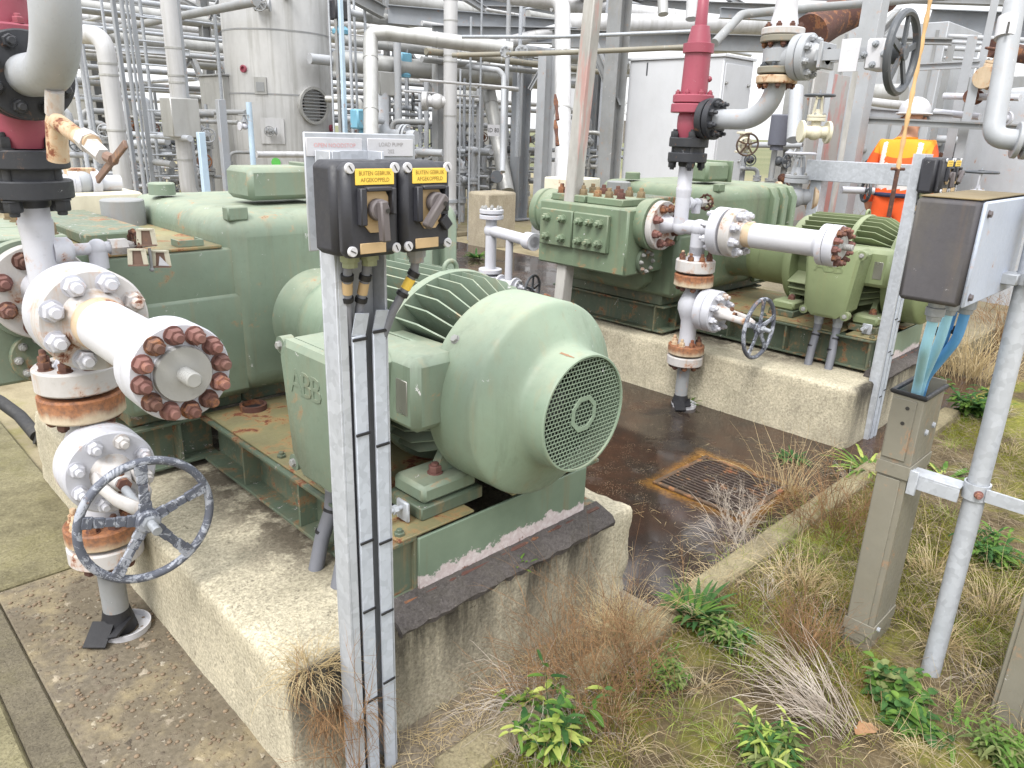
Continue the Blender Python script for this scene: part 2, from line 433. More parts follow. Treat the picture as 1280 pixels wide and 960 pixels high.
def cladding(name, col, rough=.34, metal=.85):
    t = NT(name)
    n = t.noise(2.0, 6, .65, t.map((1,1,.35)))
    base = t.mix(t.ramp(n, [(.3, 0), (.75, 1)]), tuple(x*.72 for x in col[:3])+(1,), col)
    st = t.ramp(t.noise(9, 5, .65, t.map((1,1,.05))), [(.5, 0), (.72, .55)])
    base = t.mix(st, base, srgb(138, 136, 130))
    return t.fin(base, t.ramp(t.noise(12, 5, .6), [(.3, rough-.08), (.7, rough+.2)]), metal)
M['clad'] = cladding('weathered aluminium cladding', srgb(180, 180, 178), .42, .5)
M['clad_white'] = cladding('pale aluminium pipe lagging', srgb(198, 198, 200), .45, .2)
M['clad_bright'] = cladding('bright aluminium cladding', srgb(204, 204, 204), .42, .5)
M['steel'] = cladding('bare machined steel', srgb(190, 188, 182), .3, .8)
def concrete(name, col, dark, moss=.3, pores=1.0, stain=.4, zdark=None, agg=0.0):
    t = NT(name)
    base = t.mix(t.ramp(t.noise(3.2, 8, .7), [(.3, 0), (.72, 1)]), tuple(x*.66 for x in col[:3])+(1,), col)
    fine = t.noise(85, 5, .75)
    base = t.mix(t.ramp(fine, [(.35, .5), (.65, 0)]), base, dark)
    base = t.mix(t.math('MULTIPLY', t.ramp(t.noise(7, 7, .75, t.map((1,1,.25))), [(.47, 0), (.7, 1)]), stain), base, dark)
    if moss > 0:
        base = t.mix(t.math('MULTIPLY', t.ramp(t.noise(4.1, 8, .75, t.map((1,1,1),(3,1,7))), [(.5, 0), (.72, 1)]), moss), base, srgb(108, 104, 62))
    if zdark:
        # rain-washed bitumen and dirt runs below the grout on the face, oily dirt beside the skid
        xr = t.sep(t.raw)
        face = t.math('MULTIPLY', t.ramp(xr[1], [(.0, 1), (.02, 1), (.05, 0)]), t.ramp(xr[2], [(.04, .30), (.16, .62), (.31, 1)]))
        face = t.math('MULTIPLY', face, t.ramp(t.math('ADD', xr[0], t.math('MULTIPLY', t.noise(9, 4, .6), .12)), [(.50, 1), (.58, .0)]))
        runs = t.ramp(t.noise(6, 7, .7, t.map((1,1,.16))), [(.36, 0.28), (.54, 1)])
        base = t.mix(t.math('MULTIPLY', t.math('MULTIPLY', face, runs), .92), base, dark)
        by = t.math('MULTIPLY', t.ramp(t.math('ADD', xr[0], .62), [(.04, 0), (.22, 1)]), t.ramp(xr[1], [(.3, 0), (.55, 1)]))
        oil = t.ramp(t.noise(4.5, 7, .72), [(.40, 0), (.50, 1)])
        base = t.mix(t.math('MULTIPLY', t.math('MULTIPLY', by, oil), .8), base, srgb(70, 60, 50))
    pit = t.ramp(t.vor(34, 'F1', t.mix(.12, t.co, t.noise(20, 3, .6, None, 0, 1))), [(.10, 1), (.19, 0)])
    pm = t.ramp(t.noise(14, 4, .6), [(.5, 0), (.62, 1)])
    pit = t.math('MULTIPLY', pit, pm)
    base = t.mix(t.math('MULTIPLY', pit, .75*pores), base, srgb(58, 50, 42))
    h = t.math('SUBTRACT', t.math('ADD', t.math('MULTIPLY', fine, .5), t.math('MULTIPLY', t.noise(24, 6, .7), .6)), t.math('MULTIPLY', pit, 1.2))
    speck = t.ramp(t.noise(150, 4, .8), [(.38, 1), (.46, 0)]); base = t.mix(t.math('MULTIPLY', speck, .16), base, srgb(70, 62, 52))
    lite = t.ramp(t.noise(110, 4, .8, t.map((1,1,1),(5,5,5))), [(.60, 0), (.68, .16)]); base = t.mix(lite, base, srgb(206, 198, 180))
    t.bump(t.math('ADD', h, t.math('MULTIPLY', speck, -.4)), .6, .012)
    return t.fin(base, .88, 0, .3)
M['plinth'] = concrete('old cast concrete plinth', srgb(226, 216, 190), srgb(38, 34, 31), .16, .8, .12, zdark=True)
M['block_concrete'] = concrete('old pale concrete', srgb(188, 178, 158), srgb(112, 100, 82), .2, 1.0, .3)
M['plinth_dark'] = concrete('damp stained concrete', srgb(158, 146, 128), srgb(74, 66, 56), .25, 1.0, .75)
M['slab'] = concrete('algae covered concrete slab', srgb(150, 143, 112), srgb(78, 72, 54), .5, .8, .7)
M['strip_concrete'] = concrete('smooth concrete strip', srgb(124, 116, 98), srgb(74, 68, 58), .3, .3, .5)
M['kerb'] = concrete('kerb concrete', srgb(160, 150, 120), srgb(90, 80, 62), .6, .8, .5)
M['yard'] = concrete('far yard concrete', srgb(150, 140, 118), srgb(92, 84, 66), .5, .4, .5)
M['grout'] = concrete('dark bituminous grout', srgb(104, 98, 96), srgb(50, 46, 44), .1, .4, .6)
def aggregate():
    t = NT('washed pebble aggregate paving')
    co = t.mix(.05, t.co, t.noise(30, 3, .6, None, 0, 1))
    f1 = t.vor(52, 'F1', co); cc = t.vor(52, 'F1', co, 1)
    s = t.n('ShaderNodeSeparateColor'); t.l(cc, s.inputs[0])
    stone = t.ramp(s.outputs[0], [(.0, srgb(68,61,54)), (.3, srgb(108,97,84)), (.6, srgb(94,86,76)), (.85, srgb(124,114,98)), (1., srgb(164,156,142))])
    mask = t.math('MULTIPLY', t.ramp(f1, [(.30, 1), (.42, 0)]), t.ramp(s.outputs[1], [(.30, 0), (.36, 1)]))
    bigco = t.vor(16, 'F1', co); bc = t.vor(16, 'F1', co, 1); s2 = t.n('ShaderNodeSeparateColor'); t.l(bc, s2.inputs[0])
    bigm = t.math('MULTIPLY', t.ramp(bigco, [(.24, 1), (.30, 0)]), t.ramp(s2.outputs[1], [(.66, 0), (.70, 1)]))
    mortar = t.mix(t.ramp(t.noise(60, 5, .7), [(.3, 0), (.7, 1)]), srgb(84, 77, 66), srgb(120, 111, 96))
    base = t.mix(mask, mortar, stone)
    base = t.mix(bigm, base, t.ramp(s2.outputs[0], [(0, srgb(80,70,60)), (.5, srgb(116,104,90)), (1, srgb(166,156,140))]))
    base = t.mix(t.ramp(t.noise(2.4, 7, .7), [(.42, 0), (.7, .6)]), base, srgb(92, 82, 64))
    base = t.mix(t.ramp(t.noise(3.4, 7, .7, t.map((1,1,1),(9,4,2))), [(.52, 0), (.75, .6)]), base, srgb(176, 160, 122))
    h = t.math('ADD', t.math('MULTIPLY', mask, t.ramp(f1, [(0, 1), (.42, 0)])), t.math('MULTIPLY', bigm, t.ramp(bigco, [(0, 1.6), (.30, 0)])))
    t.bump(t.math('ADD', h, t.math('MULTIPLY', t.noise(150, 3, .6), .3)), .55, .008)
    return t.fin(base, .8, 0, .35)
M['aggregate'] = aggregate()
def wet_floor():
    t = NT('wet rust stained concrete floor')
    n = t.noise(2.0, 8, .68, None, .3)
    base = t.ramp(n, [(.28, srgb(28, 26, 26)), (.46, srgb(44, 38, 34)), (.62, srgb(68, 48, 37)), (.78, srgb(62, 56, 50))])
    sp = t.math('MULTIPLY', t.ramp(t.vor(120, 'F1'), [(.16, 1), (.24, 0)]), t.ramp(t.noise(9, 4, .65), [(.48, 0), (.60, 1)]))
    base = t.mix(sp, base, srgb(176, 160, 130))
    # rust bled out round the drain grate
    xr = t.sep(t.raw); ax = t.math('ABSOLUTE', t.math('SUBTRACT', xr[0], 3.135)); ay = t.math('ABSOLUTE', t.math('SUBTRACT', xr[1], 1.635))
    dm = t.math('ADD', t.math('MAXIMUM', ax, ay), t.math('MULTIPLY', t.math('SUBTRACT', t.noise(5, 7, .75), .28), .22))
    base = t.mix(t.ramp(dm, [(.262, 0), (.275, .8), (.31, .6), (.37, 0)]), base, t.mix(t.ramp(t.noise(50, 5, .7), [(.35, 0), (.65, 1)]), srgb(110, 72, 30), srgb(170, 124, 54)))
    wet = t.ramp(t.noise(1.6, 6, .7, t.map((1,1,1),(4,2,0))), [(.50, 1), (.64, 0)])
    r = t.ramp(wet, [(0, .5), (1, .08)])
    base = t.mix(t.math('MULTIPLY', wet, .35), base, srgb(52, 40, 34))
    t.bump(t.math('MULTIPLY', t.math('ADD', sp, t.noise(90, 4, .7)), t.math('SUBTRACT', 1.05, wet)), .3, .006)
    return t.fin(base, r, 0, .5)
M['wet'] = wet_floor()
def soil():
    t = NT('weedy soil')
    n = t.noise(5, 9, .74)
    base = t.ramp(n, [(.28, srgb(52, 44, 34)), (.46, srgb(86, 74, 56)), (.6, srgb(112, 98, 74)), (.75, srgb(140, 126, 96))])
    moss = t.ramp(t.noise(1.9, 6, .7, t.map((1,1,1),(2,7,0))), [(.47, 0), (.60, 1)])
    base = t.mix(t.math('MULTIPLY', moss, .75), base, t.mix(t.ramp(t.noise(40, 4, .7), [(.3, 0), (.7, 1)]), srgb(96, 104, 36), srgb(150, 150, 62)))
    litter = t.ramp(t.noise(60, 4, .7, t.map((1,.15,1),(0,0,0),(0,0,.6))), [(.58, 0), (.66, 1)])
    base = t.mix(t.math('MULTIPLY', litter, .5), base, srgb(190, 170, 128))
    t.bump(t.math('ADD', t.noise(70, 6, .75), n), .8, .02)
    return t.fin(base, .95, 0, .2)
M['soil'] = soil()
def plain_ground():
    t = NT('open ground turning to grass')
    sx = t.sep(t.raw)
    far = t.ramp(t.math('DIVIDE', t.math('ADD', sx[0], sx[1]), 400.0), [(.10, 0), (.14, 1)])
    near = t.ramp(t.noise(1.4, 9, .74), [(.3, srgb(110, 100, 78)), (.5, srgb(146, 136, 112)), (.62, srgb(128, 122, 84)), (.75, srgb(168, 158, 132))])
    grass = t.ramp(t.noise(.05, 6, .7), [(.3, srgb(88, 94, 66)), (.6, srgb(112, 112, 84))])
    t.bump(t.noise(40, 6, .75), .5, .02)
    return t.fin(t.mix(far, near, grass), .95, 0, .2)
M['plain'] = plain_ground()
def leafy(name, c0, c1, trans=.25):
    t = NT(name)
    base = t.mix(t.ramp(t.noise(9, 4, .6), [(.35, 0), (.68, 1)]), c0, c1)
    t.fin(base, .75, 0, .14)
    tr = t.n('ShaderNodeBsdfTranslucent'); t.l(base, tr.inputs[0])
    ms = t.n('ShaderNodeMixShader'); ms.inputs[0].default_value = trans
    t.l(t.b.outputs[0], ms.inputs[1]); t.l(tr.outputs[0], ms.inputs[2]); t.l(ms.outputs[0], t.out.inputs[0])
    return t.m
M['leaf'] = leafy('fresh weed leaf', srgb(64, 98, 42), srgb(112, 140, 66))
M['leaf_dark'] = leafy('dark weed leaf', srgb(44, 78, 42), srgb(78, 112, 62))
M['leaf_yellow'] = leafy('yellowing weed leaf', srgb(120, 142, 62), srgb(176, 182, 104))
M['moss'] = leafy('moss tuft', srgb(104, 114, 34), srgb(160, 158, 66))
M['straw'] = leafy('dry straw', srgb(172, 150, 108), srgb(220, 202, 164), .15)
M['straw_grey'] = leafy('bleached stems', srgb(150, 136, 122), srgb(206, 196, 184), .1)
M['brown_stem'] = leafy('brown dead stems', srgb(108, 82, 60), srgb(168, 134, 98), .1)
M['dead_leaf'] = leafy('dead leaf', srgb(120, 86, 60), srgb(176, 140, 108), .1)
M['bark'] = paint('grey bark', srgb(120, 114, 108), 0, .2, .9, 0, .2)
# ------------------------------------------------------------------ the two identical pump sets (built once, copied DX to the side)
DX = 3.39
YAX = (0,-1,0); XAX = (1,0,0); ZAX = (0,0,1)
AX, AZ = 1.53, .90          # motor shaft line
def plinth():
    t = thing('concrete_plinth', 'pale pitted concrete plinth with grass tufts, under the green motor with the round mesh grille', 'plinth', (1.4, 1.41, 0), 'machine plinths')
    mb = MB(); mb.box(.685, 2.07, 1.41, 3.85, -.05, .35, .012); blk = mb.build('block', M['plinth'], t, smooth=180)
    # worn cast faces and chipped arrises
    from mathutils import noise as nz
    bm = bmesh.new(); bm.from_mesh(blk.data); bmesh.ops.triangulate(bm, faces=[f for f in bm.faces if len(f.verts) > 4])
    for _ in range(7):
        ed = [e for e in bm.edges if e.calc_length() > .045]
        if not ed: break
        bmesh.ops.subdivide_edges(bm, edges=ed, cuts=1, use_grid_fill=True)
    o0 = BASE[t.name]; lo = V((.685, 1.41, -.05))-o0; hi = V((2.07, 3.85, .35))-o0
    bm.normal_update(); mv = []
    for v in bm.verts:
        p = v.co; ds = sorted((min(p.x-lo.x, hi.x-p.x), min(p.y-lo.y, hi.y-p.y), hi.z-p.z)); e2 = ds[1]
        d = .0035*nz.noise(p*7)+.002*nz.noise(p*23)
        if e2 < .05:
            c_ = nz.noise(p*11+V((3,1,2)))+.5*nz.noise(p*31); d -= max(0, c_-.05)*.035*(1-e2/.05)
        mv.append((v, v.normal*d))
    for v, d in mv: v.co += d
    bm.to_mesh(blk.data); bm.free(); blk.data.polygons.foreach_set('use_smooth', [True]*len(blk.data.polygons)); blk.data.set_sharp_from_angle(angle=R(50))
    mb = MB()
    # bituminous grout fillet round the skid's foot
    for x0, x1, y0, y1 in ((1.0, 1.935, 1.413, 1.49),):
        rg = random.Random(3); n = 40; vs = []
        for i in range(n+1):
            x = x0+(x1-x0)*i/n; j = rg.uniform(-1,1); w = .004*math.sin(i*.9)
            for (dy, z) in ((-.012+.006*j+w, .325+.006*rg.uniform(-1,1)), (-.020+.006*j, .343), (-.004+.004*j, .362+.004*j), (.04, .376+.004*rg.uniform(-1,1)), (.075, .388), (.085, .345)): vs.append((x, y0+dy, z))
        mb.add(vs, [(i*6+k, i*6+(k+1)%6, (i+1)*6+(k+1)%6, (i+1)*6+k) for i in range(n) for k in range(6)] + [tuple(range(6)), tuple(n*6+k for k in range(6))])
    mb.build('grout_fillet', M['grout'], t)
    return t
def skid():
    t = thing('steel_skid', 'grimy green steel base frame with stiffeners under the motor with the round mesh grille', 'base frame', (1.49, 1.48, .352), 'machine base frames')
    zb, zt = .372, .555
    mb = MB()
    def channel_y(x, y0, y1, face):       # channel along y, web at x, flanges pointing to face (+1/-1)
        mb.box(x-.006, x+.006, y0, y1, zb+.012, zt-.012)
        mb.box(min(x, x+face*.07)-.006, max(x, x+face*.07)+.006, y0, y1, zt-.012, zt, .002)
        mb.box(min(x, x+face*.07)-.006, max(x, x+face*.07)+.006, y0, y1, zb, zb+.012, .002)
    def channel_x(y, x0, x1, face):
        mb.box(x0, x1, y-.006, y+.006, zb+.012, zt-.012)
        mb.box(x0, x1, min(y, y+face*.07)-.006, max(y, y+face*.07)+.006, zt-.0125, zt-.0005, .002)
        mb.box(x0, x1, min(y, y+face*.07)-.006, max(y, y+face*.07)+.006, zb+.0005, zb+.0125, .002)
    for fn, args in ((channel_y, (1.12, 1.4875, 2.78, -1)), (channel_y, (1.86, 1.4875, 2.78, 1)), (channel_x, (2.84, .79, 1.11, -1)), (channel_y, (.86, 2.851, 3.78, -1)), (channel_x, (2.84, 1.875, 2.12, -1)), (channel_y, (2.05, 2.851, 3.78, 1))):
        mb = MB(); fn(*args); mb.build('channel_beam', M['green_dirty'], t)
    mb2 = MB(); mb2.box(1.125, 1.855, 1.478, 1.488, zb+.004, zt-.004, .002); mb2.build('end_plate', M['green_chip'], t); mb2 = MB(); mb2.box(1.06, 1.92, 1.458, 1.4775, zb-.004, zb+.008, .002); mb2.build('bottom_flange', M['rust'], t)
    st = MB()
    st.box(1.052, 1.114, 2.02, 2.032, zb+.013, zt-.013); t1 = st.build('stiffener', M['green_dirty'], t)
    for y in (2.42, 1.50):
        st = MB(); st.box(1.052, 1.114, y, y+.012, zb+.013, zt-.013); st.build('stiffener', M['green_dirty'], t)
    st = MB(); st.box(.96, .972, 2.775, 2.834, zb+.013, zt-.013); st.build('stiffener', M['green_dirty'], t)
    st = MB(); st.box(1.866, 1.928, 1.56, 1.572, zb+.013, zt-.013); st.build('stiffener', M['green_dirty'], t)
    mb = MB(); mb.box(1.062, 1.92, 1.70, 2.76, zt+.001, zt+.009, .002); mb.box(1.5, 1.92, 1.484, 1.70, zt+.001, zt+.009, .002); mb.box(1.062, 1.34, 1.486, 1.66, zt+.001, zt+.009, .002)
    mb.build('deck_plate', M['green_top'], t)
    p = gnd(317, 511, zt+.009)
    mb = MB(); mb.lathe([(0, .052), (.022, .052), (.022, .042), (-.0, .042)], p, ZAX, 28, cap=False); mb.build('hole_collar', M['rust'], t)
    mb = MB(); disc(mb, p + V((0,0,.0015)), ZAX, .043, .002, 28, .0); mb.build('hole', M['black'], t)
    # machined pads + jacking bolts under the motor feet
    for (x, y) in ((1.295, 1.615), (1.765, 1.615), (1.295, 2.135), (1.765, 2.135)):
        mb = MB(); mb.box(x-.12, x+.12, y-.085, y+.085, zt+.0095, zt+.05, .004); mb.build('motor_pad', M['green_dirty'], t)
    mb = MB(); mb.box(1.135, 1.147, 1.545, 1.60, zt+.012, zt+.075, .004); b = mb.build('jacking_bracket', M['galv'], t)
    place('bolt', ('jack',), lambda m: (m.cyl((0,0,-.02), (0,0,.05), .007, n=12), m.lathe([(0.012,.014),(.026,.014)], (0,0,0), ZAX, 6), m.lathe([(.05,.012),(.064,.012)], (0,0,0), ZAX, 6)), M['galv'], b, (1.13, 1.572, zt+.055), (-1,0,0))
    for (x, y) in ((1.09, 2.20), (1.085, 1.515)):
        place('bolt', ('nut', .016, None, None), nut_maker(.016), M['green_dirty'], t, (x, y, zt+.001), ZAX)
    return t
def motor():
    t = thing('electric_motor', 'sage green electric motor with mesh-ended fan cowl, behind the post with two switch boxes', 'electric motor', (AX, 1.9, .606), 'green electric motors')
    o = lambda y: (AX, y, AZ)
    mb = MB(); mb.cyl(o(2.14), o(1.50), .165, n=64)
    mb.lathe([(0,.165),(.0,.318),(.010,.323),(.024,.323),(.034,.318),(.034,.165)], o(1.80), YAX, 72, cap=False)
    mb.lathe([(0,.205),(.0,.282),(.015,.287),(.035,.287),(.05,.28),(.05,.165)], o(2.17), YAX, 72, cap=False)
    mb.build('motor_frame', M['green'], t)
    mb = MB()
    nf = 40
    for k in range(nf):
        q = 2*math.pi*(k+.5)/nf; dg = math.degrees(q)
        if 160 < dg < 200 or 228 < dg < 250 or 290 < dg < 312: continue
        ra = V((math.cos(q), 0, math.sin(q))); ta = V((-math.sin(q), 0, math.cos(q)))
        for poly in ([(1.766,.16),(1.766,.315),(1.66,.313),(1.565,.262),(1.53,.262),(1.53,.16)], [(2.118,.16),(2.118,.310),(1.802,.315),(1.802,.16)]):
            pts = [V((AX, y, AZ)) + ra*r for y, r in poly]; n = len(pts)
            a = [p - ta*.0024 for p in pts]; b = [p + ta*.0024 for p in pts]
            fs = [list(range(n)), [n+i for i in range(n)][::-1]] + [(i, (i+1) % n, n+(i+1) % n, n+i) for i in range(n)]
            mb.add(a+b, fs)
    mb.build('fins', M['green'], t, smooth=0)
    mb = MB(); mb.lathe([(0, .176), (.015, .188), (.05, .19), (.10, .188), (.105, .195), (.30, .197), (.36, .215)], o(2.49), YAX, 64); mb.build('end_shield', M['green_light'], t)
    # fan cowl, turned sheet: outer skin, neck, inner skin
    mb = MB()
    pr = [(0,.280),(0,.2965),(.004,.298),(.176,.296),(.184,.294),(.191,.288),(.197,.279),(.232,.214),(.240,.199),(.247,.188),(.256,.181),(.268,.1772),(.332,.1735),(.336,.1705),(.336,.1655),(.325,.1655),(.27,.170),(.245,.18),(.19,.275),(.01,.290)]
    mb.lathe(pr, o(1.54), YAX, 96, cap=False)
    cw = mb.build('fan_cowl', M['green_light'], t, smooth=28)
    for dg, ya, yb, wd in ((70, .04, .20, .006), (66, .10, .17, .003), (104, .27, .32, .005), (47, .25, .31, .005)):
        q = R(dg); ra = V((math.cos(q), 0, math.sin(q))); ta = V((-math.sin(q), 0, math.cos(q))); pts = []
        ks = [ya + (yb-ya)*i/10 for i in range(11)]
        def rr(s):
            for (a, r0), (b, r1) in zip(pr, pr[1:]):
                if a <= s <= b and b > a: return r0+(r1-r0)*(s-a)/(b-a)
            return .3
        mb = MB(); row = []
        for i, s in enumerate(ks):
            w = wd*(.35+.65*math.sin(math.pi*min(1, i/10*.8+.25)))*random.uniform(.7,1.2); p = V(o(1.54-s)) + ra*(rr(s)+.0008); row += [p-ta*w, p+ta*w]
        mb.add(row, [(2*i, 2*i+1, 2*i+3, 2*i+2) for i in range(10)]); mb.build('rust_run', M['rust_run'], cw, smooth=180)
    yg = 1.2095; mb = MB(); rg = .166
    pitch = .0122; k = int(rg/pitch)+1; w = .0016
    for i in range(-k, k+1):
        z = i*pitch
        h = math.sqrt(max(rg*rg - z*z, 0))
        if h > .01: mb.box(AX-h, AX+h, yg, yg+.002, AZ+z-w*.62, AZ+z+w*.62)
        off = (i % 2)*.5
        for j in range(-k-1, k+2):
            x = (j+off)*pitch*1.12
            zc = z + pitch/2
            if x*x + zc*zc < (rg-.004)**2: mb.box(AX+x-w*.6, AX+x+w*.6, yg+.0003, yg+.0023, AZ+z+w*.5, AZ+z+pitch-w*.5)
    mb.lathe([(0,.042),(0,.056),(.003,.056),(.003,.042),(0,.042)], o(1.2095), YAX, 8, R(22), cap=False)
    mb.build('grille', M['green_light'], t, smooth=0)
    mb = MB(); mb.cyl(o(1.44), o(1.33), .06, n=24); mb.cyl(o(1.53), o(1.525), .29, n=48)  # black back disc, hub and blades put the cowl's inner shade into colour
    for i in range(7):
        q = 2*math.pi*i/7; ra = V((math.cos(q), 0, math.sin(q)))
        mb.obox(V(o(1.44))+ra*.05, V(o(1.44))+ra*.24, .004, .05, (0,1,0))
    mb.build('fan', M['black'], t)
    for q in (140, 62, -30):
        ra = V((math.cos(R(q)), 0, math.sin(R(q))))
        place('bolt', ('nut', .012, .009, .0), nut_maker(.012, .009, 0), M['rust'] if q == 62 else M['bolt_grey'], t, V(o(1.50))+ra*.2975, ra)
    # feet
    for sx in (-1, 1):
        for y in (1.58, 2.10):
            mb = MB(); x = AX + sx*.235
            mb.box(x-.105, x+.105, y-.075, y+.075, .606, .662, .012)
            mb.prism([(-.10*sx, .66), (.105*-sx, .80), (.02*-sx, .73), (.02*sx, .66)], (x, y-.02, 0), XAX, ZAX, (0, .03, 0))
            f = mb.build('foot', M['green'], t)
            place('bolt', ('nut', .021, .022, .008), nut_maker(.021, .022, .008), M['rust_pink'], f, (AX+sx*.245, y-.01, .662), ZAX)
    # terminal box: saddle against the frame, then the deep lidded box
    mb = MB(); mb.box(1.145, 1.34, 1.480, 1.95, .845, 1.06, .022); s = mb.build('terminal_saddle', M['green'], t)
    mb = MB(); mb.box(1.1425, 1.146, 1.515, 1.565, .895, .995, .001); pl = mb.build('rating_plate', M['steel'], s)
    mb = MB()
    def lofted(x0, poly0, x1, poly1):
        n = len(poly0); a = [V((x0, y, z)) for y, z in poly0]; b = [V((x1, y, z)) for y, z in poly1]
        mb.add(a+b, [list(range(n)), [n+i for i in range(n)][::-1]] + [(i, (i+1) % n, n+(i+1) % n, n+i) for i in range(n)])
    def octo(y0, y1, z0, z1, ct, cb, taper=0.0):
        return [(y0+ct, z1), (y1-ct, z1), (y1, z1-ct), (y1-taper, z0+cb), (y1-cb-taper, z0), (y0+cb+taper, z0), (y0+taper, z0+cb), (y0, z1-ct)]
    A0 = octo(1.585, 1.905, .655, 1.065, .03, .05, .035); B0 = octo(1.605, 1.885, .672, 1.048, .035, .055, .035)
    lofted(1.15, A0, 1.012, A0)
    lofted(1.009, A0, .985, A0); lofted(.985, A0, .972, B0)
    tb = mb.build('terminal_box', M['green'], t, smooth=25)
    for y, z in ((1.585, 1.04), (1.905, 1.04), (1.62, .68), (1.87, .68)):
        mb = MB(); mb.cyl((1.02, y, z), (.982, y, z), .026, n=20); e = mb.build('lid_ear', M['green'], tb)
        place('bolt', ('nut', .012, .01, 0.), nut_maker(.012, .01, 0.), M['bolt_grey'], e, (.982, y, z), (-1,0,0))
    mb = MB(); add_text(mb, 'ABB', .104, (.973, 1.752, .955), (0,-1,0), ZAX, .004, sx=1.0, spacing=.86); mb.build('raised_lettering', M['green'], tb, smooth=0)
    for k, y in enumerate((1.80, 1.685)):
        mb = MB(); mb.cyl((1.07, y, .657), (1.07, y, .625), .031, n=6); mb.cyl((1.07, y, .626), (1.07, y, .592), .027, n=20); g = mb.build('cable_gland', M['galv_dark'], tb)
    mb = MB(); mb.tube(arc((AX, 1.796, AZ+.322), (1,0,0), ZAX, .026, 0, 360, 14)[:-1], .008, 10, closed=True); mb.build('lifting_eye', M['green'], t)
    return t
def conduits():
    t = thing('conduit', 'pair of grey armoured cables dropping from the green terminal box into the plinth', 'cable conduit', (1.07, 1.77, .35), 'motor supply conduits')
    for y, d in ((1.80, .0), (1.685, -.012)):
        mb = MB(); mb.tube([(1.07, y, .60), (1.06, y, .52), (1.02, y-.005+d, .44), (.985, y-.012+d, .33)], .0235, 16); c = mb.build('cable', M['cable'], t)
        for z, x in ((.52, 1.06), (.455, 1.028)):
            mb = MB(); mb.lathe([(-.005,.0255),(.005,.0255)], (x, y+d*.5, z), (.35,0,1), 16); mb.build('cable_tie', M['tie'], c)
    return t
def pump():
    t = thing('plunger_pump', 'sage green plunger pump with bolted fluid block, behind the flanged white pipe with flaking wheel', 'pump', (1.4, 3.2, .556), 'green plunger pumps')
    mb = MB()
    mb.box(1.17, 2.32, 2.68, 3.72, .625, 1.325)
    c = mb.build('gearbox', M['green'], t, smooth=60); bv = c.modifiers.new('edge', 'BEVEL'); bv.width = .085; bv.segments = 6; bv.limit_method = 'ANGLE'; bv.angle_limit = R(50)
    mb = MB()
    mb.lathe([(0,.215),(.02,.198),(.05,.188),(.10,.183),(.14,.182),(.24,.178)], (AX, 2.70, AZ), YAX, 64)
    mb.build('bell_housing', M['green'], c)
    for x in (1.93, 2.07, 2.21):
        mb = MB(); mb.prism([(0, .62), (0, 1.24), (.05, 1.315), (.10, 1.315), (.10, .62)], (x-.035, 2.635, 0), (0,1,0), ZAX, (.07, 0, 0)); mb.build('rib', M['green'], c, bev=.012)
    mb = MB(); mb.box(1.75, 2.28, 2.645, 2.682, .635, .93, .01); mb.build('front_panel', M['green'], c)
    mb = MB(); mb.box(1.24, 2.30, 2.80, 3.70, .557, .64, .006); mb.build('foot_flange', M['green_dirty'], c)
    mb = MB(); mb.box(1.20, 1.28, 2.70, 2.75, 1.30, 1.352, .006); mb.build('lifting_lug', M['green'], c)
    p = gnd(203, 243, 1.335); mb = MB(); mb.lathe([(0,.055),(.045,.055),(.05,.05)], p, ZAX, 24); mb.build('filler_cap', M['green'], c)
    p = gnd(346, 250, 1.335)
    mb = MB(); mb.box(p.x-.17, p.x+.13, p.y-.11, p.y+.11, 1.345, 1.475, .02); ib = mb.build('inspection_box', M['green'], c)
    mb = MB(); mb.box(p.x+.131, p.x+.15, p.y-.125, p.y+.125, 1.338, 1.488, .004); mb.build('cover_plate', M['green'], ib)
    # crankcase half with its stepped front and deck
    mb = MB()
    mb.box(.76, 1.25, 2.69, 3.72, .625, 1.055, .03); mb.box(.76, 1.25, 2.70, 3.72, 1.0, 1.205, .006)
    mb.box(.60, .86, 2.86, 3.60, .66, .98, .06)
    cc = mb.build('crankcase', M['green'], t, smooth=50, bev=.01)
    mb = MB(); mb.box(.80, 1.235, 2.80, 3.70, .557, .64, .006); mb.build('foot_flange', M['green_dirty'], cc)
    mb = MB(); mb.box(.745, 1.168, 2.70, 3.74, 1.206, 1.217, .003); mb.build('deck_plate', M['green_top'], cc)
    mb = MB(); mb.box(.77, 1.0, 2.90, 3.70, 1.218, 1.26, .006); mb.build('cover_plate', M['green_dirty'], cc)
    mb = MB(); mb.box(1.02, 1.11, 2.72, 2.79, 1.218, 1.224); mb.box(1.02, 1.11, 2.72, 2.726, 1.224, 1.24); mb.box(1.02, 1.026, 2.726, 2.79, 1.224, 1.24); mb.box(1.104, 1.11, 2.726, 2.79, 1.224, 1.24); mb.build('drip_tray', M['green'], cc)
    mb = MB(); mb.box(.92, 1.28, 3.78, 4.05, .95, 1.32, .01); mb.build('oil_tank', M['cream'], cc)
    mb = MB(); mb.lathe([(0,.085),(.10,.085),(.105,.08)], (1.08, 3.45, 1.217), ZAX, 28); mb.build('breather', M['grey_dark'], cc)
    # fluid end
    mb = MB(); mb.box(.36, .78, 2.80, 3.55, .80, 1.215, .012)
    mb.lathe([(0,.15),(.03,.155),(.075,.162),(.09,.158)], (.56, 2.815, 1.12), YAX, 48)
    mb.lathe([(0,.15),(.09,.155),(.10,.145),(.105,.145),(.112,.155),(.17,.15),(.185,.13)], (.56, 3.53, 1.12), (0,1,0), 48)
    f = mb.build('fluid_block', M['green'], t)
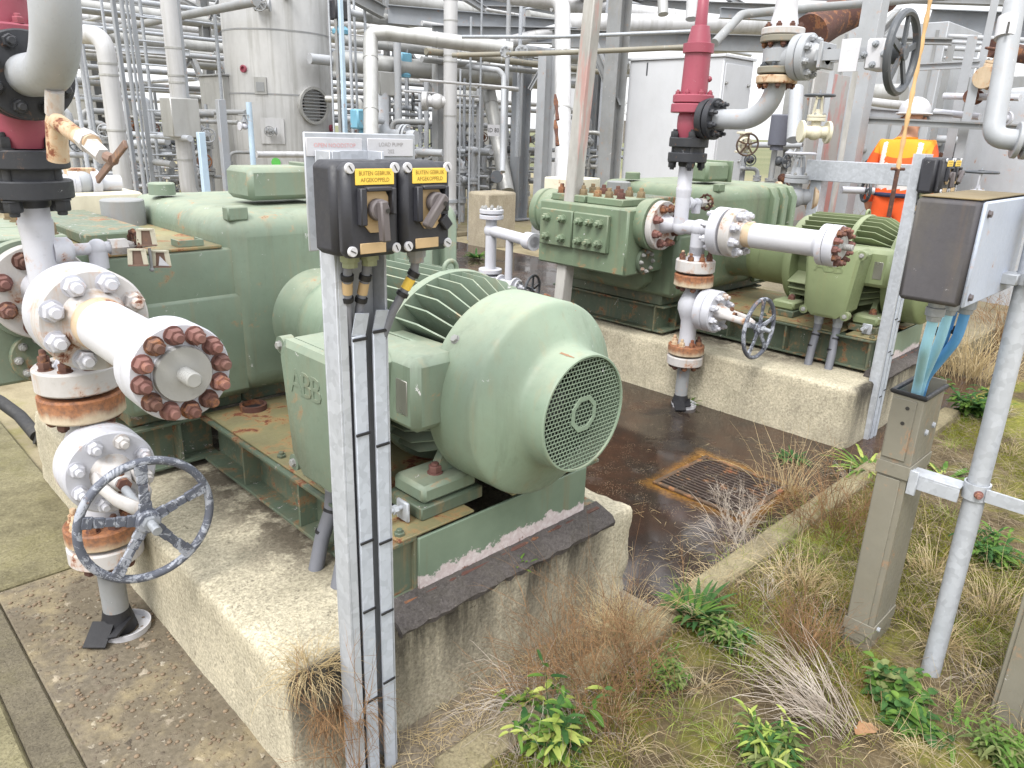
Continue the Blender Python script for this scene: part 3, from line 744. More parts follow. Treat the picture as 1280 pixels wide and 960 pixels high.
    for y0, y1 in ((2.93, 3.215), (3.225, 3.51)):
        mb = MB(); mb.box(.325, .359, y0, y1, .93, 1.165, .006); pl = mb.build('side_cover', M['green'], f)
        ys = (y0+.06, (y0+y1)/2, y1-.06) if y0 < 3 else (y0+.08, y1-.07)
        for y in ys:
            for z in (.985, 1.11): place('bolt', ('nut', .026, .03, .02), nut_maker(.026, .03, .02), M['green'], pl, (.325, y, z), (-1,0,0))
    for y0, y1 in ((2.90, 3.19), (3.21, 3.50)):
        mb = MB(); mb.box(.42, .72, y0, y1, 1.216, 1.262, .006); pl = mb.build('valve_cover', M['green'], f)
        for y in (y0+.05, (y0+y1)/2, y1-.05):
            for x in (.465, .675): place('bolt', ('nut', .026, .034, .022), nut_maker(.026, .034, .022), M['rust'] if random.random() < .3 else M['nut_tan'], pl, (x, y, 1.262), ZAX)
    mb = MB(); disc(mb, (.55, 2.799, .885), YAX, .085, .025, 36); pl = mb.build('round_cover', M['green_dirty'], f)
    ring_bolts(pl, (.55, 2.774, .885), YAX, .062, 8, .012, M['bolt_grey'])
    return t
def header():
    x, z = .57, 1.13
    t = thing('discharge_header', 'white discharge pipe ending in a blind flange with rusty nuts, beside the mesh-grilled motor', 'pipe', (x, 2.43, z), 'discharge headers')
    mb = MB(); mb.lathe([(0,.066),(.06,.05),(.09,.043),(.345,.043),(.375,.055),(.40,.07)], (x, 2.70, z), YAX, 40)
    mb.cyl((x-.015, 2.555, z), (x-.015, 2.555, 1.30), .043, n=32); mb.cyl((x, 2.43, z), (x, 2.43, .955), .045, n=32); mb.lathe([(0,.045),(.05,.045),(.075,.06)], (x, 2.43, 1.02), (0,0,-1), 32)
    mb.sphere((x-.008, 2.555, z), .053, 24, 14); mb.sphere((x, 2.43, z), .054, 24, 14)
    hp = mb.build('header_pipe', M['white'], t)
    mb = MB(); disc(mb, (x, 2.722, z-.012), YAX, .150, .045, 48); fl = mb.build('flange', M['white_rust'], t)
    ring_bolts(fl, (x, 2.677, z-.012), YAX, .112, 8, .024, [M['rust'], M['rust'], M['rust_pink']], .39, .03, .018)
    mb = MB(); disc(mb, (x, 2.312, z), YAX, .138, .068, 56, .006); fl = mb.build('flange', M['white'], t)
    ring_bolts(fl, (x, 2.312, z), (0,1,0), .105, 8, .022, M['white'], .39, .028, .018)
    mb = MB(); mb.cyl((x, 2.245, z), (x, 2.225, z), .095, n=40); mb.build('gasket', M['rust'], t)
    mb = MB(); disc(mb, (x, 2.228, z), YAX, .138, .068, 56, .006); mb.lathe([(0,.09),(.045,.070)], (x, 2.165, z), YAX, 40); fl = mb.build('flange', M['white_rust'], t)
    ring_bolts(fl, (x, 2.162, z), YAX, .107, 8, .0262, [M['white'], M['white'], M['white_rust']], .39, .027, .020)
    mb = MB(); mb.cyl((x, 2.15, z), (x, 1.68, z), .0695, n=48); sp = mb.build('spool', M['white_clean'], t)
    mb = MB(); mb.lathe([(0,.0695),(.012,.0715),(.045,.0715),(.055,.0695)], (x, 2.13, z), YAX, 48, cap=False); mb.build('weld_band', M['cream_rust'], sp)
    mb = MB(); mb.lathe([(0,.0695),(.03,.082),(.034,.108),(.064,.108),(.068,.105),(.068,.08)], (x, 1.71, z), YAX, 56); fl = mb.build('flange', M['white'], t)
    mb = MB(); mb.lathe([(0,.095),(0,.107),(.004,.1085),(.05,.1085),(.054,.1055),(.054,.066),(.058,.064)], (x, 1.638, z), YAX, 56); bf = mb.build('blind_flange', M['white'], t)
    mb = MB(); mb.lathe([(0,.062),(.012,.062),(.015,.060)], (x, 1.583, z), YAX, 48); mb.build('machined_face', M['steel_plain'], bf)
    mb = MB()
    pr = []
    for k in range(6): pr += [(k*.0095, .0175), (k*.0095+.0035, .0175), (k*.0095+.006, .0145)]
    mb.lathe(pr, (x, 1.570, z), YAX, 24); mb.build('threaded_stub', M['steel_plain'], bf)
    ring_bolts(bf, (x, 1.584, z), YAX, .086, 12, .0185, [M['rust_pink'], M['rust_pink'], M['rust']], .1, .022, .016)
    return t
def block_valve():
    x, y = .57, 2.43
    t = thing('handwheel_valve', 'white globe valve with rust-bled flanges and flaking grey handwheel, beside the mesh-grilled motor', 'valve', (x, y, 0), 'handwheel valves')
    def fl(z0, z1, r, mat, up=None, down=None, bm='rust', name='flange'):
        mb = MB(); disc(mb, (x, y, z0), ZAX, r, z1-z0, 48, .006); f = mb.build(name, M[mat], t)
        if up: ring_bolts(f, (x, y, z1), ZAX, r-.032, 8, .018, [M[bm], M['cream_rust'], M[bm]], .2, .022, .02)
        if down: ring_bolts(f, (x, y, z0), (0,0,-1), r-.032, 8, .018, M[bm], .2, .02, .006)
        return f
    fl(.872, .945, .118, 'white_rust', up=True)
    mb = MB(); mb.cyl((x, y, .858), (x, y, .873), .08, n=32); mb.build('gasket', M['black'], t)
    fl(.785, .859, .118, 'joint_rust', down=True)
    mb = MB(); mb.lathe([(0,.052),(.04,.048),(.07,.062),(.11,.078),(.15,.078),(.19,.062),(.225,.05),(.33,.05),(.38,.056)], (x, y, .785), (0,0,-1), 40)
    mb.lathe([(0,.05),(.05,.055),(.08,.075)], (x, y-.02, .655), YAX, 32)
    mb.build('valve_body', M['white'], t)
    fl(.355, .415, .112, 'joint_rust', up=True)
    mb = MB(); mb.cyl((x, y, .343), (x, y, .356), .08, n=32); mb.build('gasket', M['rust'], t)
    fl(.285, .344, .112, 'white_rust', down=True)
    mb = MB(); mb.cyl((x, y, .30), (x, y, -.02), .04, n=28); dp = mb.build('drop_pipe', M['grey_dark'], t)
    z = .655
    for y0 in (2.345, 2.288):
        mb = MB(); disc(mb, (x, y0, z), YAX, .127, .055, 48, .006); f = mb.build('bonnet_flange', M['white'], t)
    ring_bolts(f, (x, 2.233, z), YAX, .097, 8, .02, [M['white'], M['white_rust'], M['white']], .39, .024, .016)
    mb = MB(); mb.lathe([(0,.06),(.03,.045),(.08,.03),(.10,.022)], (x, 2.235, z), YAX, 28)
    for s in (-1, 1): mb.tube([(x+s*.045, 2.235, z), (x+s*.05, 2.15, z-.004), (x+s*.04, 2.07, z-.012), (x, 2.00, z-.03)], [.016,.014,.014,.016], 12, flat=1.5)
    mb.build('yoke', M['white_rust'], t)
    mb = MB(); mb.cyl((x, 2.19, z), (x, 2.12, z), .02, n=6); mb.cyl((x, 2.15, z-.03), (x, 2.15, z+.045), .012, n=8); mb.build('packing_gland', M['rust'], t)
    zc = z-.045; yc = 1.965
    mb = MB(); mb.cyl((x, 2.2, z), (x, 1.89, zc-.003), .0125, n=16); mb.build('stem', M['galv_dark'], t)
    wh = MB(); c = V((x, yc, zc))
    wh.tube([c + V((math.cos(2*math.pi*i/48), 0, math.sin(2*math.pi*i/48)))*.172 for i in range(48)], .0118, 14, closed=True)
    wh.lathe([(-.018,.030),(-.014,.034),(.012,.034),(.018,.028)], c, YAX, 28)
    for k in range(5):
        q = R(k*72+18); d = V((math.cos(q), 0, math.sin(q)))
        for j in range(5):
            a = .028+(.167-.028)*j/5; b = .028+(.167-.028)*(j+1)/5
            off = lambda s: V((0, .012*math.sin(s*math.pi/.30), 0))
            wh.obox(c+d*a-off(a)*.6, c+d*b-off(b)*.6, .036-.012*(1-abs(j-2)/2.5), .010, (0,1,0), .002)
    w = wh.build('handwheel', M['dark_wheel'], t)
    mb = MB(); mb.lathe([(0,.021),(.016,.021)], c+V((0,-.019,0)), YAX, 6); mb.build('nut', M['galv_dark'], w)
    return t
def ground_sleeve():
    x, y = .57, 2.43
    t = thing('pipe_sleeve', 'white rimmed sleeve with black tape wrap where the grey pipe enters the ground', 'pipe sleeve', (x, y, 0), 'pipe sleeves')
    mb = MB(); mb.lathe([(0,.078),(.022,.080),(.022,.076),(.002,.074),(.002,.04)], (x+.015, y-.02, 0), ZAX, 36, cap=False); mb.build('rim', M['white_clean'], t)
    mb = MB(); mb.lathe([(0,.058),(.03,.052),(.05,.047),(.075,.042)], (x, y, .003), ZAX, 24); mb.obox((x-.045, y-.01, .05), (x-.10, y-.075, .012), .07, .008, (.3,.3,1)); mb.obox((x+.02, y-.03, .045), (x-.05, y-.085, .03), .05, .007, (.1,.5,1)); mb.build('tape_wrap', M['tie'], t)
    return t
def relief_valve():
    x, y = .555, 2.555
    t = thing('relief_valve', 'crimson spring relief valve on black flanges, above the white pipe nearest the mesh-grilled motor', 'relief valve', (x, y, 1.30), 'crimson relief valves')
    mb = MB(); mb.lathe([(0,.0425),(.04,.046),(.055,.046),(.06,.0425),(.175,.0425),(.18,.04)], (x, y, 1.30), ZAX, 36); mb.build('riser', M['white'], t)
    mb = MB(); mb.lathe([(0,.04),(.01,.048),(.06,.052),(.075,.07)], (x, y, 1.475), ZAX, 32); mb.cyl((x,y,1.59),(x,y,1.635),.06,n=32); mb.build('neck', M['black'], t)
    for z0 in (1.505, 1.588):
        mb = MB(); disc(mb, (x, y, z0), ZAX, .113, .052, 44, .004); f = mb.build('flange', M['black'], t)
        if z0 < 1.55: ring_bolts(f, (x, y, z0), (0,0,-1), .085, 4, .024, M['black'], .78, .03, .012)
        else: ring_bolts(f, (x, y, z0+.052), ZAX, .085, 4, .024, M['black'], .78, .03, .012)
    mb = MB(); mb.cyl((x,y,1.556),(x,y,1.589),.088,n=36); mb.build('gasket', M['black'], t)
    for k in range(4):
        q = .78+k*math.pi/2; mb = MB(); mb.cyl((x+.085*math.cos(q), y+.085*math.sin(q), 1.49), (x+.085*math.cos(q), y+.085*math.sin(q), 1.67), .013, n=10); mb.build('stud', M['black'], t)
    mb = MB(); mb.lathe([(0,.062),(.03,.072),(.065,.078),(.12,.078),(.14,.07),(.16,.066)], (x, y, 1.636), ZAX, 40)
    mb.lathe([(0,.06),(.05,.066),(.07,.066)], (x, y-.02, 1.745), YAX, 32)
    for z0, h, r in ((1.775,.05,.122),(1.829,.045,.116)): disc(mb, (x, y, z0), ZAX, r, h, 44, .005)
    mb.lathe([(0,.076),(.22,.072),(.222,.086),(.27,.086),(.275,.066),(.36,.050),(.365,.034),(.52,.030),(.53,.022)], (x, y, 1.872), ZAX, 40)
    b = mb.build('bonnet', M['red'], t)
    ring_bolts(b, (x, y, 1.875), ZAX, .097, 8, .014, M['red'], .2, .014, .008)
    mb = MB(); mb.sphere((x+.045, y-.062, 1.96), .017, 12, 8); mb.build('seal_plug', M['red'], b)
    mb = MB(); disc(mb, (x, 2.470, 1.745), YAX, .112, .04, 44, .004); f = mb.build('outlet_flange', M['black'], t)
    return t
def vent_branch():
    x, y, z = .555, 2.555, 1.262
    t = thing('vent_valve', 'small white vent branch with rusty red handwheel beside the hanging tag holders', 'valve', (x, y, z), 'small vent valves')
    mb = MB(); mb.lathe([(.03,.042),(.075,.040),(.085,.03)], (x, y, z), XAX, 24); mb.cyl((x+.08, y, z), (x+.19, y, z), .0185, n=20)
    mb.sphere((x+.155, y, z), .029, 16, 10); mb.cyl((x+.155, y, z), (x+.155, y, z-.062), .027, n=20)
    mb.build('branch_pipe', M['white'], t)
    mb = MB(); mb.lathe([(0,.027),(.05,.027)], (x+.19, y, z), XAX, 6); mb.lathe([(.0,.02),(.02,.012),(.08,.008)], (x+.24, y, z), XAX, 12); mb.build('valve_body', M['white_rust'], t)
    w = MB(); c = V((x+.265, y, z))
    w.tube([c + V((0, math.cos(2*math.pi*i/24), math.sin(2*math.pi*i/24)))*.044 for i in range(24)], .0065, 8, closed=True)
    for k in range(5):
        q = 2*math.pi*k/5; w.obox(c, c+V((0, math.cos(q), math.sin(q)))*.043, .01, .006, XAX)
    for k in range(12):
        q = 2*math.pi*k/12; w.sphere(c+V((0, math.cos(q), math.sin(q)))*.046, .0085, 6, 4)
    w.build('handwheel', M['rust'], t)
    return t
def outlet_pipe():
    x, z = .56, 1.745
    t = thing('outlet_pipe', 'large pale grey elbow rising from the black flange of the cropped crimson valve', 'pipe', (x, 2.42, z), 'relief outlet elbows')
    mb = MB(); disc(mb, (x, 2.425, z), YAX, .112, .036, 44, .004); f = mb.build('flange', M['black'], t)
    ring_bolts(f, (x, 2.389, z), YAX, .085, 8, .018, M['black'], .39, .022, .02)
    mb = MB(); path = [(x, 2.40, z), (x, 2.24, z)] + arc((x, 2.24, z+.18), YAX, (0,0,-1), .18, 90, 0, 12)[0:] + [(x, 2.06, 2.02)]
    mb.tube(path, .053, 36); mb.build('elbow', M['grey_pipe'] , t)
    return t
# ------------------------------------------------------------------ switch posts
def switch_post():
    t = thing('switch_post', 'galvanised strut post with cable strips and two black switch boxes, before the mesh-grilled motor', 'post', (.868, 1.35, 0), 'switch posts')
    mb = MB()
    # open channel: back web and two lips, facing the walkway
    x0, x1, y0, y1, zt = .803, .931, 1.328, 1.385, 1.60
    mb.box(x0, x1, y1-.005, y1, -.05, zt, .001); mb.box(x0, x0+.006, y0, y1-.0052, -.05, zt, .001); mb.box(x1-.006, x1, y0, y1-.0052, -.05, zt, .001)
    mb.box(x0+.0062, x0+.026, y0, y0+.005, -.05, zt, .001)
    mb.build('channel', M['galv'], t)
    for sx in (.853, .905):
        s = MB(); s.box(sx-.0165, sx+.0165, 1.3225, 1.330, -.04, 1.222, .0012); s.obox((sx, 1.326, 1.2225), (sx+.006, 1.318, 1.272), .033, .003, (0,-1,.2))
        st = s.build('cable_strip', M['strip'], t)
        for z in (1.215, .995, .72, .53, .26) if sx < .88 else (1.225, .955, .70, .50, .29):
            m2 = MB(); m2.box(sx-.0185, sx+.0185, 1.3185, 1.3224, z-.0035, z+.0035, .001); m2.build('cable_tie', M['tie'], st)
    for i in range(2):
        mb = MB(); xs = (.834, .838)[i]
    mb = MB(); mb.tube([(.8345, 1.338, z) for z in (-.03, .5, 1.0, 1.2)], .0045, 10); mb.build('cable', M['black_plastic'], t); mb = MB(); mb.tube([(.92, 1.34, z) for z in (-.03, .5, 1.0, 1.2)], .0045, 10); mb.build('cable', M['black_plastic'], t); mb = MB(); mb.box(.8095, .9245, 1.372, 1.3795, -.04, 1.58, .001); mb.build('backing', M['grey_pipe'], t)
    mb = MB(); mb.box(.782, 1.055, 1.3855, 1.391, 1.40, 1.634, .002); pl = mb.build('sign_plate', M['galv'], t)
    for xa, xb, l1, l2, mt in ((.785, .915, 'OPEN NOODSTOP', '', 'letter_red'), (.928, 1.047, 'LOAD PUMP', '202', 'letter_grey')):
        mb = MB(); mb.box(xa, xb, 1.3825, 1.3853, 1.588, 1.624, .0008); lb = mb.build('name_plate', M['white_clean'], pl)
        mb = MB(); cx = (xa+xb)/2
        if l2: add_text(mb, l1, .0115, (cx, 1.382, 1.612), XAX, ZAX); add_text(mb, l2, .0115, (cx, 1.382, 1.598), XAX, ZAX)
        else: add_text(mb, l1, .0115, (cx, 1.382, 1.609), XAX, ZAX)
        mb.build('lettering', M[mt], lb, smooth=0)
    return t
def switch_box(x0, label, turned, name='rotary_switch'):
    x1 = x0 + .128; y0, y1 = 1.208, 1.345; z0, z1 = 1.408, 1.586
    if not turned: pass
    t = thing(name, label, 'switch box', ((x0+x1)/2, y1, z0), 'black rotary isolator boxes')
    mb = MB(); mb.box(x0, x1, y0+.038, y1-.018, z0, z1, .012); b = mb.build('housing', M['black_plastic'], t, bev=.003)
    mb = MB(); mb.box(x0+.001, x1-.001, y0, y0+.0375, z0+.001, z1-.001, .012); lid = mb.build('lid', M['black_plastic'], t, bev=.003)
    for dx in (.014, .114):
        for dz in (.016, .167):
            m2 = MB(); c = V((x0+dx, y0, z0+dz)); m2.cyl(c+V((0,.004,0)), c+V((0,-.003,0)), .0098, n=20, ch=.001); sc = m2.build('screw', M['white_clean'], lid)
            m3 = MB(); q = random.uniform(.4, 1.2); m3.obox(c+V((-.006*math.cos(q), -.0035, .006*math.sin(q))), c+V((.006*math.cos(q), -.0035, -.006*math.sin(q))), .0018, .001, (0,1,0)); m3.build('slot', M['letter'], sc)
    cx = x0 + .066
    mb = MB(); mb.box(x0+.024, x0+.110, y0-.0025, y0-.0002, z0+.137, z0+.166, .0006); lb = mb.build('yellow_label', M['yellow'], lid)
    mb = MB(); add_text(mb, 'BUITEN GEBRUIK', .0108, (x0+.067, y0-.0029, z0+.1575), XAX, ZAX, sx=.86); add_text(mb, 'AFGEKOPPELD', .0108, (x0+.067, y0-.0029, z0+.1455), XAX, ZAX, sx=.9)
    mb.build('lettering', M['letter_tan'], lb, smooth=0)
    # raised surround of the knob, hood on top, then the tan dial
    mb = MB(); zc = z0+.092
    mb.box(cx-.040, cx-.026, y0-.016, y0-.0001, zc-.028, zc+.040, .002); mb.box(cx+.030, cx+.040, y0-.016, y0-.0001, zc-.01, zc+.040, .002); mb.box(cx-.0258, cx+.0298, y0-.018, y0-.0001, zc+.034, zc+.042, .002)
    if turned: mb.obox((cx+.028, y0-.006, zc-.022), (cx+.046, y0-.006, zc-.044), .012, .022, (1,0,1), .002)
    mb.build('guard', M['black_plastic'], lid)
    mb = MB(); mb.prism([(-.026,-.028),(-.013,-.043),(.014,-.043),(.028,-.028),(.029,.022),(.022,.034),(-.025,.034)], (cx, y0-.0003, zc), XAX, ZAX, (0,-.003,0)); mb.build('dial', M['brass_label'], lid)
    mb = MB(); mb.box(cx-.036, cx+.022, y0-.0035, y0-.0003, z0+.010, z0+.030, .0008); mb.build('tag_plate', M['brass_label'], lid)
    mb = MB(); kz = zc-.0; d = V((.05, 0, -1)).normalized() if not turned else V((-.62, 0, -.75)).normalized(); c = V((cx, 0, zc))
    if turned: c = c + V((.008, 0, .008))
    mb.cyl(c+V((0,y0-.003,0)), c+V((0,y0-.022,0)), .0205, n=28, ch=.003)
    mb.obox(c+V((0,y0-.026,0))-d*.018, c+V((0,y0-.028,0))+d*.058, .018, .018, (0,-1,0), .003)
    kb = mb.build('knob', M['dark_paint_knob'], t)
    m2 = MB(); m2.cyl(c+V((.004,y0-.0372,.0)), c+V((.004,y0-.0376,.0)), .0045, n=14); m2.build('hole', M['letter'], kb)
    return t
def switch_cable(pts, gl, glm, label, mark):
    t = thing('switch_cable', label, 'cable', pts[0], 'grey cables under the switch boxes')
    mb = MB(); mb.lathe([(0,.020),(.018,.020),(.019,.016),(.030,.016)], pts[0], (0,0,-1), 8); mb.build('cable_gland', M[glm], t)
    mb = MB(); mb.tube(round_path(pts, .03, 5), .0095, 14); c = mb.build('sheath', M['cable'], t)
    p = V(pts[1]); d = (V(pts[2])-p).normalized()
    mb = MB(); mb.cyl(p+d*.014, p+d*.040, .0112, n=14); mb.build('marker_sleeve', M[mark], c)
    mb = MB(); mb.cyl(p-d*.004, p+d*.008, .0135, n=12); mb.build('cable_tie', M['tie'], c); mb = MB(); mb.cyl(p+d*.048, p+d*.058, .0135, n=12); mb.build('cable_tie', M['tie'], c)
    return t
# ------------------------------------------------------------------ cable duct, pipe stand and junction box beside the path
def right_side():
    t = thing('cable_duct', 'taupe upright cable duct with blue cables entering its open top', 'cable duct', (2.46, .66, 0))
    mb = MB(); xa, xb, ya, yb, zt = 2.355, 2.545, .615, .705, .93
    th = .004
    mb.box(xa, xa+th, ya, yb, -.05, zt, .0008); mb.box(xb-th, xb, ya, yb, -.05, zt+.02, .0008); mb.box(xa+th+.0003, xb-th-.0003, ya, ya+th, -.05, zt-.002, .0008); mb.box(xa+th+.0003, xb-th-.0003, yb-th, yb, -.05, zt-.002, .0008)
    mb.build('trough', M['taupe'], t)
    mb = MB()
    for zl, zh in ((.045, .655), (.72, .915)): mb.box(xa-.006, xa-.0005, ya+.018, yb-.004, zl, zh, .001)
    mb.build('side_lid', M['taupe'], t)
    for z in (.10, .685):
        mb = MB(); mb.box(xa-.009, xa-.0061, ya-.004, yb+.004, z-.022, z+.022, .001); mb.box(xa-.0058, xb, ya-.0045, ya-.0004, z-.022, z+.022, .001)
        c = mb.build('clamp_band', M['taupe'], t)
        place('bolt', ('nut', .008, .007, .0), nut_maker(.008, .007, 0), M['galv'], c, (xa+.03, ya-.0045, z), YAX)
    mb = MB(); mb.tube([(xa-.002, ya-.002, zt), (xb+.002, ya-.002, zt), (xb+.002, yb+.002, zt+.004), (xa-.002, yb+.002, zt+.004)], .008, 8, closed=True); mb.build('edge_trim', M['tie'], t)
    for p in ((xa-.0062, .655, .89), (xa-.0062, .66, .84)):
        mb = MB(); mb.cyl(p, (p[0]-.001, p[1], p[2]), .006, n=12); mb.build('hole', M['letter'], t)
    for p in ((2.44, ya, .80), (2.50, ya, .81)): place('screw', ('nut', .009, .006, .0), nut_maker(.009, .006, 0), M['galv'], t, p, YAX)
    # stand pipe
    t = thing('stand_pipe', 'grey galvanised stand pipe clamped beside the junction box', 'pipe post', (2.41, .437, 0))
    mb = MB(); mb.tube([(2.41, .437, -.05), (2.405, .44, .9), (2.385, .445, 1.62), (2.38, .446, 2.1)], .029, 32); mb.build('tube', M['galv'], t)
    # galvanised cross strut from duct to pipe and on
    t = thing('cross_strut', 'galvanised strap bracket joining the cable duct to the stand pipe', 'bracket', (2.43, .5, .685))
    mb = MB(); mb.box(2.36, 2.425, .472, .612, .682, .688, .001); mb.box(2.36, 2.366, .472, .612, .640, .6818, .001); mb.box(2.350, 2.358, .585, .612, .62, .70, .002); mb.build('angle', M['galv'], t)
    mb = MB(); mb.lathe([(0,.031),(0,.036),(.05,.036),(.05,.031),(0,.031)], (2.406, .44, .655), ZAX, 28, cap=False); mb.box(2.38, 2.388, .06, .41, .66, .70, .001); c = mb.build('pipe_clip', M['galv'], t)
    place('bolt', ('nut', .011, .012, .01), nut_maker(.011, .012, .01), M['rust_pink'], c, (2.374, .425, .68), (-1,-.3,0))
    # second duct, lower right edge
    t = thing('cable_duct', 'taupe cable duct standing alone at the path edge among dry grass', 'cable duct', (2.44, .2, 0))
    mb = MB(); mb.box(2.36, 2.55, .165, .255, -.05, .85, .003); mb.build('trough', M['taupe'], t)
    mb = MB(); mb.box(2.352, 2.3595, .18, .24, .0, .83, .001); mb.build('side_lid', M['taupe'], t)
    # junction box
    t = thing('junction_box', 'dark moss-topped junction box with pale blue grey lid and blue cables below', 'junction box', (2.24, .56, 1.275))
    x0, x1, y0, y1, z0, z1 = 2.03, 2.46, .502, .648, 1.272, 1.528
    mb = MB(); mb.box(x0, x1, y0, y1, z0, z1, .01); h = mb.build('housing', M['box_dark'], t, bev=.003)
    mb = MB(); mb.box(x0+.001, x1-.001, y0-.010, y0-.0005, z0+.001, z1-.001, .005); lid = mb.build('lid', M['box_grey'], t, bev=.002)
    mb = MB(); mb.box(x0+.006, x1-.006, y0+.004, y1-.006, z1+.0003, z1+.0035, .001); mb.build('moss_film', M['box_moss'], h)
    for x in (x0+.03, x1-.03):
        for z in (z0+.026, z1-.03): place('screw', ('nut', .0085, .007, .0), nut_maker(.0085, .007, 0), M['dark_paint_knob'], lid, (x, y0-.010, z), YAX)
    mb = MB(); mb.box(2.33, 2.39, .455, .498, 1.30, 1.33, .003); mb.lathe([(0,.030),(0,.036),(.03,.036),(.03,.030),(0,.030)], (2.393, .445, 1.30), ZAX, 28, cap=False); br = mb.build('pipe_bracket', M['galv_dark'], t)
    place('bolt', ('nut', .013, .02, .02), nut_maker(.013, .02, .02), M['rust_pink'], br, (2.36, .43, 1.315), (-1,-.2,0)); place('bolt', ('nut', .013, .02, .02), nut_maker(.013, .02, .02), M['rust_pink'], br, (2.37, .44, 1.475), (-1,-.2,0))
    mb = MB(); mb.lathe([(0,.03),(0,.036),(.03,.036),(.03,.03),(0,.03)], (2.39, .445, 1.46), ZAX, 28, cap=False); mb.build('pipe_bracket', M['galv_dark'], t)
    for i, (xb_, xt_, yb_, mat, lab) in enumerate(((2.125, 2.40, .577, 'blue', 'pale blue cable hanging straight from the near end of the junction box'),
                                   (2.245, 2.43, .577, 'blue', 'pale blue cable tied beside the deeper blue ones under the junction box'),
                                   (2.315, 2.455, .585, 'blue_deep', 'deep blue cable curving furthest out under the junction box'),
                                   (2.30, 2.44, .55, 'blue_deep', 'deep blue cable tucked between the paler ones under the junction box'))):
        c = thing('blue_cable', lab, 'cable', (xb_, yb_, z0), 'blue cables between junction box and duct')
        mb = MB(); mb.lathe([(.0,.020),(.022,.020),(.024,.0235),(.045,.0235),(.047,.019),(.06,.017)], (xb_, yb_, z0), (0,0,-1), 10); mb.build('cable_gland', M['galv_dark'], c)
        mb = MB(); mb.tube(round_path([(xb_, yb_, z0-.05), (xb_+.02, yb_+.01, z0-.14), (xt_, .655, .96), (xt_+.005, .66, .70)], .15, 6), .0135, 16); s = mb.build('sheath', M[mat], c)
        if i:
            mb = MB(); q = V((xb_+.035, yb_+.02, z0-.115)); mb.cyl(q, q+V((.004,.002,-.008)), .0155, n=14); mb.build('cable_tie', M['tie'], s)
# ------------------------------------------------------------------ setting
def ground():
    mb = MB(); mb.quad((-400,-400,-.02), (900,-400,-.02), (900,900,-.02), (-400,900,-.02)); o = mb.build('ground', M['plain'], smooth=0); tag(o, kind='structure')
    # weedy soil strip in front of the plinths, gently uneven
    mb = MB(); nx, ny = 110, 56; x0, x1, y0, y1 = .7, 7.5, -1.6, 1.19
    for j in range(ny+1):
        for i in range(nx+1):
            x = x0+(x1-x0)*i/nx; y = y0+(y1-y0)*j/ny
            z = .004 + .018*math.sin(x*3.1+y*2.0)*math.cos(y*4.3-x) + .012*math.sin(x*9+1)*math.sin(y*8)
            if y > 1.1: z = min(z, .012)
            mb.v.append((x, y, z))
    for j in range(ny):
        for i in range(nx):
            a = j*(nx+1)+i; mb.f.append([a, a+1, a+nx+2, a+nx+1]); mb.m.append(0)
    o = mb.build('soil', M['soil'], smooth=180); tag(o, kind='structure')
    mb = MB(); mb.box(2.05, 7.5, 1.2, 9.0, -.05, .0, 0); o = mb.build('wet_floor', M['wet'], smooth=0); tag(o, kind='structure')
    mb = MB(); mb.box(.31, .70, .2, 2.925, -.06, .0, .004); o = mb.build('paving', M['aggregate'], smooth=0); tag(o, kind='structure'); mb = MB(); mb.box(.70, 2.049, 1.246, 1.42, -.06, -.002, .0); o = mb.build('gutter_ground', M['plinth_dark'], smooth=0); tag(o, kind='structure')
    mb = MB(); mb.box(.205, .305, .2, 2.925, -.06, -.004, .004); o = mb.build('channel_strip', M['strip_concrete'], smooth=0); tag(o, kind='structure')
    mb = MB(); mb.box(-1.5, .198, .2, 2.925, -.06, .006, .006); mb.box(-4.5, .70, 2.94, 9.0, -.06, .004, .008); o = mb.build('slab_paving', M['slab'], smooth=0); tag(o, kind='structure')
    # kerb in lengths
    for k, (a, b) in enumerate(((.98, 2.02), (2.03, 3.05), (3.06, 4.12), (4.13, 5.2))):
        mb = MB(); mb.box(a, b, 1.135, 1.245, -.1, .042 + .004*(k % 2), .014); o = mb.build('kerb', M['kerb']); tag(o, kind='structure')
    # drain grate
    t = thing('drain_grate', 'rusty square drain grate set in the wet brown floor', 'drain grate', (3.13, 1.63, 0))
    mb = MB(); xa, xb, ya, yb = 2.89, 3.38, 1.39, 1.88
    for b in ((xa, xb, ya, ya+.025), (xa, xb, yb-.025, yb), (xa, xa+.025, ya+.026, yb-.026), (xb-.025, xb, ya+.026, yb-.026)): mb.box(*b, .001, .012, .002)
    mb.build('frame', M['drain_rust'], t)
    mb = MB()
    for k in range(15):
        x = xa+.052+(xb-xa-.104)*k/14; mb.box(x-.0055, x+.0055, ya+.0255, yb-.0255, .003, .0115, .001)
    for y in (1.5, 1.63, 1.76): mb.box(xa+.026, xb-.026, y-.004, y+.004, .0015, .007)
    mb.build('bars', M['wheel_dark_rust'], t)
    mb = MB(); mb.box(xa+.025, xb-.025, ya+.025, yb-.025, .0005, .0015); mb.build('pit', M['letter'], t)
M['drain_rust'] = paint('brown rust crust', srgb(78, 60, 44), .35, .2, .9, 0, .2)
M['wheel_dark_rust'] = paint('dark rusty bars', srgb(62, 50, 44), .15, .2, .7, 0, .2)
